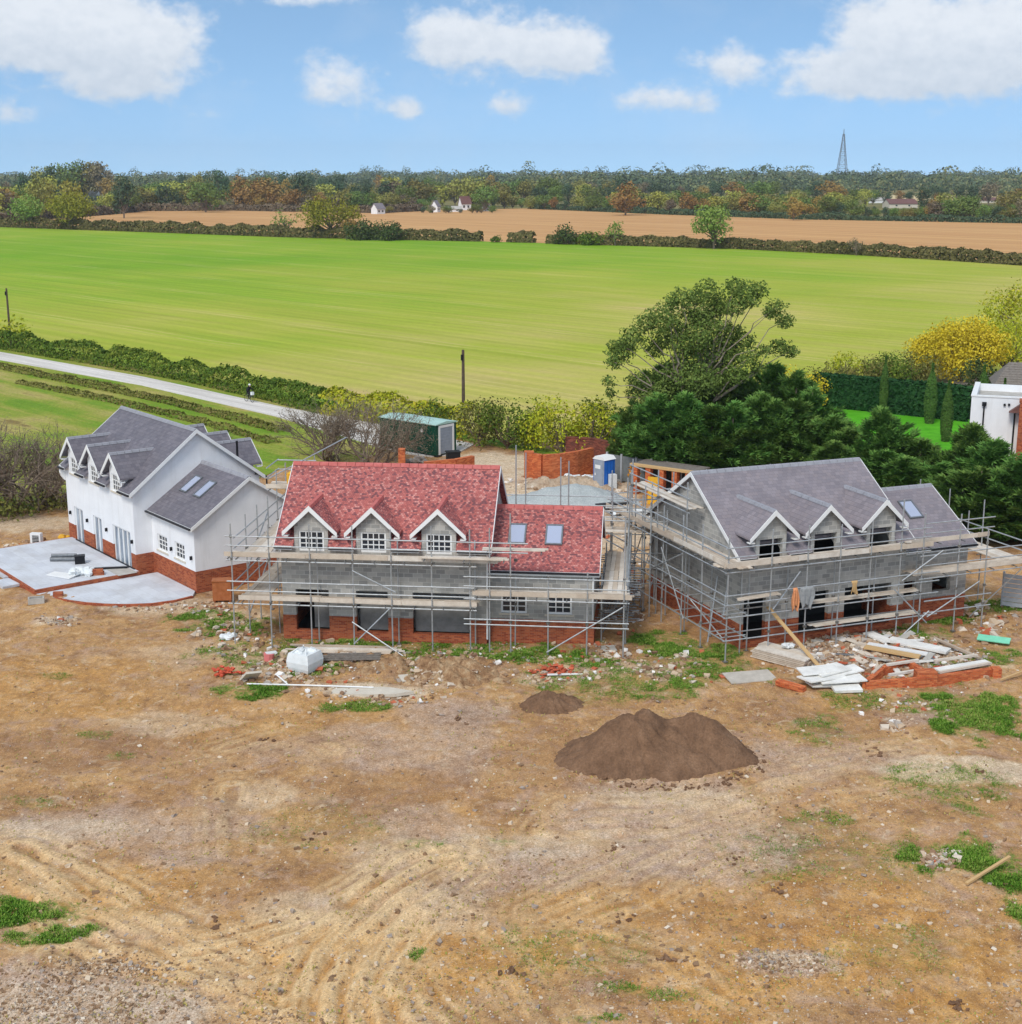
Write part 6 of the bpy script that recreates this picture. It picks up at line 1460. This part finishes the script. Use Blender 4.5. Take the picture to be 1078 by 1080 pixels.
rs = np.random.RandomState(300); n_ = 2600; h = rs.rand(n_); prof = np.clip(np.sin(np.clip(h * 1.0 + .12, 0, 1) * math.pi) ** .6, .05, 1); a = rs.uniform(0, 6.28, n_)
C_ = np.stack([np.cos(a) * prof * .5, np.sin(a) * prof * .5, h * 4.5], 1); N_ = np.stack([np.cos(a), np.sin(a), rs.uniform(.3, 1.2, n_)], 1) + rs.normal(0, .3, (n_, 3)); V_, F_ = kite(C_, N_, .13, rs, .4)
cy0 = None
for (u, v, top, wk, lab) in ((931, 437, 374, .75, 'slim pointed cypress standing in front of the clipped hedge, leftmost of the cypresses'), (980, 447, 382, 1.05, 'thick columnar cypress in the middle of the clipped hedge'), (997, 466, 400, .95, 'columnar cypress on the lawn nearest the white neighbouring house'), (1035, 436, 384, 1.0, 'dark columnar cypress before the stone drive'), (1057, 442, 398, .9, 'short cypress in front of the black shed')):
    x_, y_ = G(u, v); hh = AT(u, top, y_)[2]
    if cy0 is None:
        cy0 = t = thing('cypress', lab, 'cypress', (x_, y_, 0)); mesh_np('crown', V_, F_, M['leaf_cypress'], t); mb = MB(); mb.tube((0, 0, -.2), (0, 0, 3.8), .07, 6, 0, .02); mb.build('trunk', M['bark'], t)
    else: t = copy_tree(cy0)
    t.location = (x_, y_, 0); t.scale = (wk, wk, hh / 4.6); t.rotation_euler = (0, 0, u); t['label'] = lab; t['group'] = 'cypresses by the lawn'
# neighbour's house and shed ----------------------------------------------------------
na = Vector((*G(1018, 510), 0)); Y_ = na.y; zt = AT(1024, 418, Y_)[2]
t = thing('flat_roofed_house', 'white flat roofed house with a brick chimney block at the right edge behind conifers', 'house', na, -.35)
mb = MB(); mb.box(0, 12, 0, .3, 0, zt); mb.box(0, .3, .3, 7, 0, zt); mb.box(0, 12, 6.7, 7, 0, zt); mb.build('wall', M['render'], t)
mb = MB(); mb.box(.3, 12, .3, 6.7, 0, zt - .5); mb.build('flat_roof', M['concrete'], t)
mb = MB(); mb.box(-.05, 12, -.05, .33, zt + .003, zt + .1); mb.box(-.05, .33, .333, 7.05, zt + .003, zt + .1); mb.build('parapet', M['white_paint'], t)
mb = MB(); mb.tube((.9, -.08, 0), (.9, -.08, zt - .5), .055, 8); mb.box(.75, 1.05, -.2, -.003, zt - .62, zt - .35); mb.build('downpipe', M['black_plastic'], t)
mb = MB(); mb.tube((3.0, -.09, 0), (3.0, -.09, zt - .9), .06, 8); mb.box(2.85, 3.6, -.22, -.1, zt - .95, zt - .82); mb.build('downpipe', M['black_plastic'], t)
mb = MB(); mb.box(3.3, 7, -1.2, -.003, 0, zt - .1); mb.box(3.25, 7.05, -1.25, 0, zt - .097, zt + .05); mb.build('brick_block', M['brick_orange'], t)
mb = MB(); mb.prism([(2.6, -.1, zt - .9), (3.3, -.1, zt - .35), (3.3, -.1, zt - .9)], (0, -.8, 0)); mb.build('porch_roof', M['brown_roof'], t)
mb = MB(); mb.box(2.2, 2.35, -.14, -.003, zt - .55, zt - .4); mb.box(2.5, 2.65, -.14, -.003, zt - .52, zt - .38); mb.build('flood_lamp', M['black_plastic'], t)
sa_ = G(1050, 432); t = thing('timber_shed', 'black timber outbuilding with a grey slatted roof at the right edge', 'shed', (*sa_, 0), -.25)
mb = MB(); mb.box(0, 8, 0, 5, 0, 2.3); mb.build('wall', M['shed_black'], t)
mb = MB()
for k in range(10):
    f0, f1 = k / 10, (k + 1) / 10; mb.prism([(-.4 + 1.5 * f0, -.4 + 2.9 * f0, 2.25 + 2.0 * f0), (8.4, -.4 + 2.9 * f0, 2.25 + 2.0 * f0), (8.4, -.4 + 2.9 * f1, 2.25 + 2.0 * f1 - .05), (-.4 + 1.5 * f1, -.4 + 2.9 * f1, 2.25 + 2.0 * f1 - .05)], (0, 0, .07))
mb.prism([(1.1, 2.5, 4.2), (8.4, 2.5, 4.2), (8.4, 5.4, 2.25), (-.4, 5.4, 2.25)], (0, 0, .06)); mb.prism([(-.4, -.4, 2.25), (1.1, 2.5, 4.2), (-.4, 5.4, 2.25)], (0, 0, .05))
mb.build('roof', M['rust_steel'], t)
mb = MB()
for k in range(8): mb.box(-9 + k * 1.0, -9 + k * 1.0 + .9, -1.0, -.7, 0, r2.uniform(.4, .7))
mb.build('garden_edge', M['stone_sill'], t)

# field trees --------------------------------------------------------------------------
def ftree(name, lab, cat, u, v, top, w, lm, seed, **kw):
    x_, y_ = G(u, v); hh = AT(u, top, y_)[2]; W_ = w * math.hypot(y_, 22) / FPX
    return tree(name, lab, cat, (x_, y_, 0), W_ * 1.22, hh * 1.06, lm, seed, **kw)
ftree('field_tree', 'round light green tree in the far left field hedge, left of the olive one', 'tree', 31, 240.5, 207, 36, 'leaf_bright', 401, nb=22, per=10, leaf=.42, low=.22)
ftree('field_tree', 'broad olive green tree in the far left field hedge', 'tree', 75, 242, 207.5, 48, 'leaf_oak', 402, nb=26, per=10, leaf=.42, low=.25)
ftree('field_tree', 'thin sparse green tree in the field hedge left of the oak', 'tree', 301, 249.5, 219, 28, 'leaf_bright', 403, nb=20, per=9, leaf=.36, low=.2, sparse=1)
ftree('field_tree', 'wide yellow green oak in the middle of the field hedge', 'tree', 350, 251, 212, 54, 'leaf_oak', 404, nb=28, per=9, leaf=.4, low=.25)
for i, (u, v, top, w, lm, lab) in enumerate(((383, 253, 232, 36, 'leaf_dark', 'dark wide bush at the right foot of the field oak'), (408, 253.5, 235, 34, 'leaf_dark', 'second dark wide bush right of the field oak'), (372, 252, 228, 22, 'leaf_far_rust', 'brownish bush under the field oak'), (524, 255.5, 249, 12, 'leaf_hedge', 'tiny round bush standing alone in the hedge gap'), (597, 257.5, 239.5, 30, 'leaf_dark', 'dark green bush at the start of the right field hedge'), (622, 258.5, 247, 30, 'leaf_hedge', 'low bush between the dark bush and small tree'))):
    ftree('field_bush', lab, 'bush', u, v, top, w, lm, 420 + i, nb=14, per=12, leaf=.4, low=.05)
ftree('field_tree', 'small upright green tree in the right field hedge', 'tree', 649, 259, 234, 21, 'leaf_bright', 406, nb=14, per=12, leaf=.36, low=.2)
ftree('field_tree', 'tall rounded bright green tree alone in the right field hedge', 'tree', 753, 262.5, 215, 42, 'leaf_bright', 407, nb=26, per=10, leaf=.4, low=.2)
ftree('field_bush', 'small brown leafless looking bush in the right field hedge', 'bush', 903, 269.5, 249, 19, 'leaf_far_brown', 408, nb=14, per=14, leaf=.3, low=.2, sparse=1)

# woodland ------------------------------------------------------------------------------
kinds = [('leaf_far_green', 'rounded green tree in the far woodland belt', 12, 12, 'round'), ('leaf_far_olive', 'olive green autumn tree in the far woodland belt', 12, 11, 'round'), ('leaf_far_dark', 'dark green tree in the far woodland belt', 10, 13, 'round'),
         ('leaf_far_rust', 'rust orange autumn tree in the far woodland belt', 11, 11, 'round'), ('leaf_far_yellow', 'yellow green tree in the far woodland belt', 10, 10, 'round'), ('leaf_far_brown', 'grey brown thin tree in the far woodland belt', 10, 11, 'round')]
wp = []
for k, (lm, lab, w, h_, sh) in enumerate(kinds):
    row = []
    for j in range(2):
        rs = np.random.RandomState(500 + k * 7 + j); V_, F_, mb = broad_mesh(w, h_, rs, nb=16, per=17, leaf=.42, low=.1, tr=.025)
        n0 = len(V_); V2 = np.array(mb.v); F2 = [[q + n0 for q in f] for f in mb.f]
        o = mesh_np('woodland_tree', np.concatenate([V_, V2]), F_.tolist() + F2, [M[lm], M['bark']], mi=[0] * len(F_) + [1] * len(F2)); COL.objects.unlink(o); row.append(o)
    wp.append(row)
wr = random.Random(99)
def wood(u, Y, hh, kind, wk=1.0, jit=True):
    r = ray(u, 200); x_ = r[0] * Y / r[1]; p = wp[kind][wr.randrange(2)]; k0 = kinds[kind]
    o = p.copy(); COL.objects.link(o); o.location = (x_, Y, TZ1(x_, Y) - .3); o.rotation_euler = (0, 0, wr.uniform(0, 6.28)); s_ = hh / k0[3]; o.scale = (s_ * wk, s_ * wk, s_)
    tag(o, k0[1], 'tree', 'trees in the far woodland'); return o
def kind_pick(u):
    if 230 < u < 330: return wr.choices(range(6), (2, 3, 2, 5, 1, 1))[0]
    if u < 230: return wr.choices(range(6), (5, 3, 3, 1, 1.5, 1))[0]
    if u < 560: return wr.choices(range(6), (3, 4, 2, 2, 1.5, 1.5))[0]
    return wr.choices(range(6), (4, 4, 2, 2, 1, 1))[0]
def interp(tab, u):
    for (a, b), (c, d) in zip(tab[:-1], tab[1:]):
        if a <= u <= c: return b + (d - b) * (u - a) / (c - a)
    return tab[0][1] if u < tab[0][0] else tab[-1][1]
edge_v = [(-120, 234), (0, 234), (110, 227), (150, 222.5), (250, 222), (330, 223), (440, 222.5), (540, 220), (700, 226), (850, 231), (1078, 235), (1200, 238)]
top1 = [(-120, 196), (0, 200), (60, 206), (110, 204), (150, 196), (216, 192), (235, 206), (300, 200), (400, 202), (440, 203), (520, 196), (560, 206), (640, 200), (700, 202), (760, 204), (830, 206), (900, 204), (960, 208), (1020, 206), (1078, 210), (1200, 210)]
top2 = [(-120, 182), (0, 184), (30, 180), (60, 172), (100, 170), (118, 186), (160, 188), (200, 182), (232, 178), (260, 184), (320, 180), (400, 185), (440, 184), (490, 182), (560, 185), (650, 186), (700, 190), (800, 190), (900, 191), (1000, 192), (1078, 193), (1200, 193)]
WIN = [(60, 108, 1140, 210), (243, 258, 1090, 211), (392, 412, 840, 222), (446, 522, 900, 219), (905, 975, 900, 217), (1022, 1062, 1000, 213)]
def clear(u, Y, tp):
    for a, b, yh, vt in WIN:
        if a <= u <= b and Y < yh: return max(tp, vt)
    return tp
u = -110
while u < 1190:          # first belt at the field edge
    v = interp(edge_v, u); Y = G(u, v)[1] + wr.uniform(4, 22); tp = clear(u, Y, interp(top1, u) + wr.uniform(-4, 7)); hh = max(2, AT(u, tp, Y)[2])
    if hh > 3.5: wood(u, Y, hh, kind_pick(u), wr.uniform(.95, 1.4))
    u += wr.uniform(8, 16)
u = -110
while u < 1190:          # second belt
    v = interp(edge_v, u); Y = G(u, v)[1] + wr.uniform(60, 150); tp = interp(top2, u) + (wr.uniform(1, 13) if u < 700 else wr.uniform(3, 14)); tp = clear(u, Y, tp); hh = max(4, AT(u, tp, Y)[2] - TZ1(0, Y)); wood(u, Y, hh, kind_pick(u), wr.uniform(.9, 1.35) if hh < 20 else .8)
    u += wr.uniform(9, 18)
u = -110
while u < 1190:          # third belt
    v = interp(edge_v, u); Y = G(u, v)[1] + wr.uniform(220, 520); tp = clear(u, Y, interp(top2, u) + wr.uniform(-3, 10)); hh = max(8, AT(u, tp, Y)[2] - TZ1(0, Y)); wood(u, Y, hh, wr.choices(range(6), (3, 2, 6, 1, .5, 2))[0], wr.uniform(.9, 1.3) if hh < 20 else .75)
    u += wr.uniform(8, 15)
for (u, Y, tp, kd, wk) in ((52, 1170, 168, 1, .9), (72, 1180, 164, 0, .9), (90, 1190, 163, 1, .95), (106, 1180, 167, 5, .8), (40, 700, 177, 1, .7), (75, 650, 186, 4, .6), (129, 720, 182, 2, .9), (216, 830, 187, 0, 1.2), (231, 900, 176, 2, .8), (277, 880, 184, 3, 1.3), (255, 885, 186, 3, 1.1), (316, 890, 179, 2, 1.0), (432, 1000, 183, 2, .8), (414, 1000, 184, 4, 1.1), (496, 900, 179, 1, .9), (512, 850, 191, 0, 1.0), (652, 1000, 183, 2, .75), (577, 1000, 182, 0, 1.0), (660, 770, 192, 3, 1.3), (838, 690, 205, 3, 1.0), (985, 690, 209, 3, .9), (1000, 680, 207, 0, 1.2)):
    x_ = ray(u, 200)[0] * Y / ray(u, 200)[1]; wood(u, Y, AT(u, tp, Y)[2] - TZ1(x_, Y), kd, wk)
for u, hh, kd in ((446, 4, 2), (453, 3, 0), (456, 5, 5), (470, 3, 1), (473, 5, 0), (485, 3.2, 2), (498, 4, 1), (503, 6, 0), (508, 3, 5), (519, 5, 0), (395, 4, 2), (410, 4.5, 1)):
    x_, y_ = G(u, 224.6); o = wood(u, y_, hh, kd, 1.3)
# far wooded ridge: reads as one mass
rs = np.random.RandomState(900); blobs = []
for k in range(2300):
    Y = rs.uniform(1500, 3600) ; u = rs.uniform(520 if Y < 2300 else 350, 1250) if rs.rand() < .6 else rs.uniform(-150, 1250); r = ray(u, 200); x_ = r[0] * Y / r[1]; w = rs.uniform(7, 17); h_ = rs.uniform(6, 13) * (1.0 + .9 * (rs.rand() ** 4)) * (.75 + .5 * math.sin(u * .021 + Y * .004) ** 2) 
    if rs.rand() < .35 and Y < 2500: continue
    blobs.append((x_, Y, TZ1(x_, Y) + h_ * .5, w, w, h_ * .62))
C_, N_ = blobcloud(blobs, 1.1, rs, .12, .4); V_, F_ = kite(C_, N_, 1.7, rs, .75)
s = Sh('far_wood', .95, .05); s.base(s.ramp(s.math('ADD', s.math('MULTIPLY', s.noise(s.co(), .008, 3, .6), .75), s.math('MULTIPLY', s.island(), .25)), [(.35, (70, 86, 66)), (.5, (98, 112, 78)), (.62, (130, 132, 86)), (.75, (146, 134, 92))])); M['far_wood'] = s.mat
tag(mesh_np('distant_woodland', V_, F_, M['far_wood']), 'distant wooded ridge along the horizon', 'woodland', kind='stuff')
s = Sh('pale_field', .95, .05); s.base((206, 184, 140)); M['pale_field'] = s.mat
for (a_, b_, v0, v1, Y0_, Y1_) in ((925, 1062, 0, 0, 1150, 1350), (760, 800, 0, 0, 1500, 1700), (860, 905, 0, 0, 1700, 2100)):
    pts = []
    for u, Y in ((a_, Y0_), (b_, Y0_), (b_ + 4, Y1_), (a_ + 6, Y1_)):
        r = ray(u, 200); x_ = r[0] * Y / r[1]; pts.append((x_, Y, TZ1(x_, Y) + .4))
    mb = MB(); mb.prism(pts, (0, 0, -.5)); tag(mb.build('stubble_field', M['pale_field']), kind='structure')
# mast ------------------------------------------------------------------------------------
Y = 2700; r = ray(887, 200); x_ = r[0] * Y / r[1]; zb = TZ1(x_, Y); zt = AT(887, 136, Y)[2] - zb
t = thing('lattice_mast', 'tall grey lattice mast standing on the far wooded ridge', 'mast', (x_, Y, zb))
def mw(f): return 9.0 * (1 - f) ** 1.1 + 1.3
legs = [(-1, -1), (1, -1), (1, 1), (-1, 1)]; nseg = 11
for sx, sy in legs:
    mb = MB()
    for k in range(nseg):
        a, b = k / nseg, (k + 1) / nseg; mb.tube((sx * mw(a), sy * mw(a), zt * .9 * a), (sx * mw(b), sy * mw(b), zt * .9 * b), .55, 5)
    mb.build('leg', M['mast_steel'] if 'mast_steel' in M else plain('mast_steel', (112, 118, 128), .7, 6), t)
mb = MB()
for k in range(nseg):
    a, b = k / nseg, (k + 1) / nseg
    for i in range(4):
        p, q = legs[i], legs[(i + 1) % 4]
        mb.tube((p[0] * mw(a), p[1] * mw(a), zt * .9 * a), (q[0] * mw(b), q[1] * mw(b), zt * .9 * b), .2, 4); mb.tube((q[0] * mw(a), q[1] * mw(a), zt * .9 * a), (p[0] * mw(b), p[1] * mw(b), zt * .9 * b), .2, 4); mb.tube((p[0] * mw(b), p[1] * mw(b), zt * .9 * b), (q[0] * mw(b), q[1] * mw(b), zt * .9 * b), .45, 4)
mb.build('bracing', M['mast_steel'], t)
mb = MB(); mb.tube((0, 0, zt * .88), (0, 0, zt), .9, 6, 0, .5); mb.build('antenna', M['mast_steel'], t)
# thin far post in the ploughed field edge
x_, y_ = G(127, 226); mb = MB(); mb.tube((0, 0, 0), (0, 0, AT(126, 198, y_)[2]), .3, 6, 0, .2); o = mb.build('telegraph_pole', M['bark_pale'], None, loc=(x_, y_, 0)); tag(o, 'pale pole far off at the edge of the ploughed field', 'pole', 'telegraph poles')
# distant houses ------------------------------------------------------------------------------
def fhouse(lab, u, v, wpx, hpx, Y, rz, roofm, wallm='render'):
    x_, Y = G(u, v); k = Y / FPX; w = wpx * k; h_ = hpx * k; z_ = TZ1(x_, Y) - .4
    t = thing('distant_house', lab, 'house', (x_, Y, 0), rz); d = w * .7; b = max(0, z_)
    mb = MB(); mb.box(-w / 2, w / 2, 0, d, -.5, b + h_ * .5); 
    for x in (-w / 2, w / 2 - .3): mb.prism([(x, 0, b + h_ * .5), (x, d, b + h_ * .5), (x, d / 2, b + h_)], (.3, 0, 0))
    mb.build('wall', M[wallm], t)
    mb = MB(); 
    mb.prism([(-w / 2 - .3, -.4, b + h_ * .46), (w / 2 + .3, -.4, b + h_ * .46), (w / 2 + .3, d / 2, b + h_ * 1.04), (-w / 2 - .3, d / 2, b + h_ * 1.04)], (0, 0, .25)); mb.prism([(-w / 2 - .3, d + .4, b + h_ * .46), (w / 2 + .3, d + .4, b + h_ * .46), (w / 2 + .3, d / 2, b + h_ * 1.04), (-w / 2 - .3, d / 2, b + h_ * 1.04)], (0, 0, .25)); mb.build('roof', M[roofm], t)
    for fx in (-.25, .2): mb = MB(); mb.box(w * fx - .6, w * fx + .6, -.06, -.003, b + h_ * .18, b + h_ * .36); mb.build('window', M['glass'], t)
for a in (('small white house with grey roof at the far field edge, left of three', 402, 225.5, 12, 10, 800, .9, 'slate'), ('white gabled house at the far field edge with the brightest gable', 463, 223.6, 10, 11, 790, 1.3, 'slate'), ('long low white building at the far field edge right of the gabled house', 479, 223.2, 15, 5, 795, .05, 'concrete'), ('tall pale house behind the long low white building', 492, 221.5, 11, 13, 840, .5, 'brown_roof'), ('small white building at the right end of the far house cluster', 513, 222.6, 7, 6, 800, .2, 'concrete'),
          ('white roofed house among far left trees, left of two', 72, 211, 12, 8, 640, .3, 'concrete'), ('white gabled house among far left trees, right of two', 95, 211, 16, 9, 640, -.5, 'concrete'), ('tiny white house between trees right of the big round green tree', 251, 212, 9, 5, 880, .2, 'concrete'), ('brown roofed farm building among the trees far right', 953, 219, 30, 8, 900, .1, 'brown_roof', 'stone_sill'), ('long grey roofed barn before pale fields far right', 928, 214, 24, 5, 1000, .0, 'concrete'), ('pale house on the far right woodland edge', 1040, 214, 30, 5, 1050, 0, 'brown_roof', 'stone_sill'), ('white caravan like building far off among the right woodland', 785, 203, 10, 4, 1200, 0, 'concrete')):
    fhouse(*a)

# rough ditch strips on the verge
for nm, px_l, h_, w_s, lm_, sd_ in (('rough_growth', [(-80, 372), (0, 388), (90, 406), (180, 425), (262, 446), (300, 456)], .45, 1.6, 'leaf_scrub', 21), ('rough_growth', [(20, 404), (120, 424), (220, 448), (290, 468)], .35, 1.2, 'leaf_scrub', 22)):
    o = hedge(nm, 'strip of rough brownish growth along the ditch between track and houses', px_l, h_, w_s, lm_, .16, 26, sd_, 0, .5); o['kind'] = 'stuff'; del o['category']
# weeds -------------------------------------------------------------------------------------------
rs = np.random.RandomState(55)
gmask = (grass * sstep(.36, .58, fbm(XG * 1.5 + 40, YG * 1.5, 5))); gmask = np.maximum(gmask, solid * sstep(.25, .5, fbm(XG * 2.5 + 7, YG * 2.5, 4))).ravel() ** 1.5; w_ = gmask * np.repeat(np.gradient(YS), nc); w_[gmask < .06] = 0
pick = rs.choice(len(w_), 70000, p=w_ / w_.sum())
px = XG.ravel()[pick] + rs.uniform(-.09, .09, len(pick)); py = YG.ravel()[pick] + rs.uniform(-.09, .09, len(pick)); pz = ZG.ravel()[pick]; gs = gmask[pick]
Vs = []; n_ = len(pick)
for k in range(4):
    a = rs.uniform(0, 6.28, n_); L_ = rs.uniform(.04, .14, n_) * (.5 + .9 * gs); wd = L_ * rs.uniform(.06, .15, n_); le = rs.uniform(.2, 1.0, n_)
    D_ = np.stack([np.cos(a) * (1 - le * .6), np.sin(a) * (1 - le * .6), le], 1); S_ = np.stack([-np.sin(a), np.cos(a), np.zeros(n_)], 1); B_ = np.stack([px, py, pz], 1) + S_ * rs.uniform(-.05, .05, n_)[:, None]
    Vs.append(np.stack([B_, B_ + D_ * (L_ * .5)[:, None] + S_ * wd[:, None], B_ + D_ * L_[:, None] * np.array([1, 1, .85]), B_ + D_ * (L_ * .5)[:, None] - S_ * wd[:, None]], 1))
V_ = np.concatenate(Vs).reshape(-1, 3); F_ = (np.arange(len(V_) // 4) * 4)[:, None] + np.arange(4)[None]
tag(mesh_np('weeds', V_, F_, M['weed']), 'patchy green weeds and grass growing on the bare soil', 'weeds', kind='stuff')
n_ = 9000; uu = rs.uniform(-60, 1140, n_); vv = rs.uniform(640, 1090, n_); Vs = []
pp = np.array([(*G(a, b), 0) for a, b in zip(uu, vv)]); ok = (np.abs(pp[:, 0]) < 44) & (pp[:, 1] > 28) & (fbm(pp[:, 0] * .6 + 70, pp[:, 1] * .6, 4) > .53); pp = pp[ok]
for q in pp: q[2] = hgrid(q[0], q[1])
n_ = len(pp)
for k in range(3):
    a = rs.uniform(0, 6.28, n_); L_ = rs.uniform(.04, .13, n_); wd = L_ * .2; le = rs.uniform(.2, 1.0, n_); D_ = np.stack([np.cos(a) * (1 - le * .6), np.sin(a) * (1 - le * .6), le], 1); S_ = np.stack([-np.sin(a), np.cos(a), np.zeros(n_)], 1)
    Vs.append(np.stack([pp, pp + D_ * (L_ * .5)[:, None] + S_ * wd[:, None], pp + D_ * L_[:, None], pp + D_ * (L_ * .5)[:, None] - S_ * wd[:, None]], 1))
V_ = np.concatenate(Vs).reshape(-1, 3); F_ = (np.arange(len(V_) // 4) * 4)[:, None] + np.arange(4)[None]
tag(mesh_np('sparse_grass', V_, F_, M['dry_grass']), 'sparse dry tufts of grass over the bare soil', 'grass', kind='stuff')

# air -------------------------------------------------------------------------------------------
HZ = bpy.data.materials.new('haze'); HZ.use_nodes = True; hn = HZ.node_tree.nodes; hn.clear()
pv = hn.new('ShaderNodeVolumePrincipled'); pv.inputs['Color'].default_value = (.84, .93, 1.0, 1); pv.inputs['Density'].default_value = HAZE; pv.inputs['Anisotropy'].default_value = .1
ho = hn.new('ShaderNodeOutputMaterial'); HZ.node_tree.links.new(pv.outputs[0], ho.inputs['Volume'])
mb = MB(); mb.box(-6300, 6300, -6300, 6300, -2.0, 130)
if HAZE > 0: tag(mb.build('haze', HZ), kind='stuff')
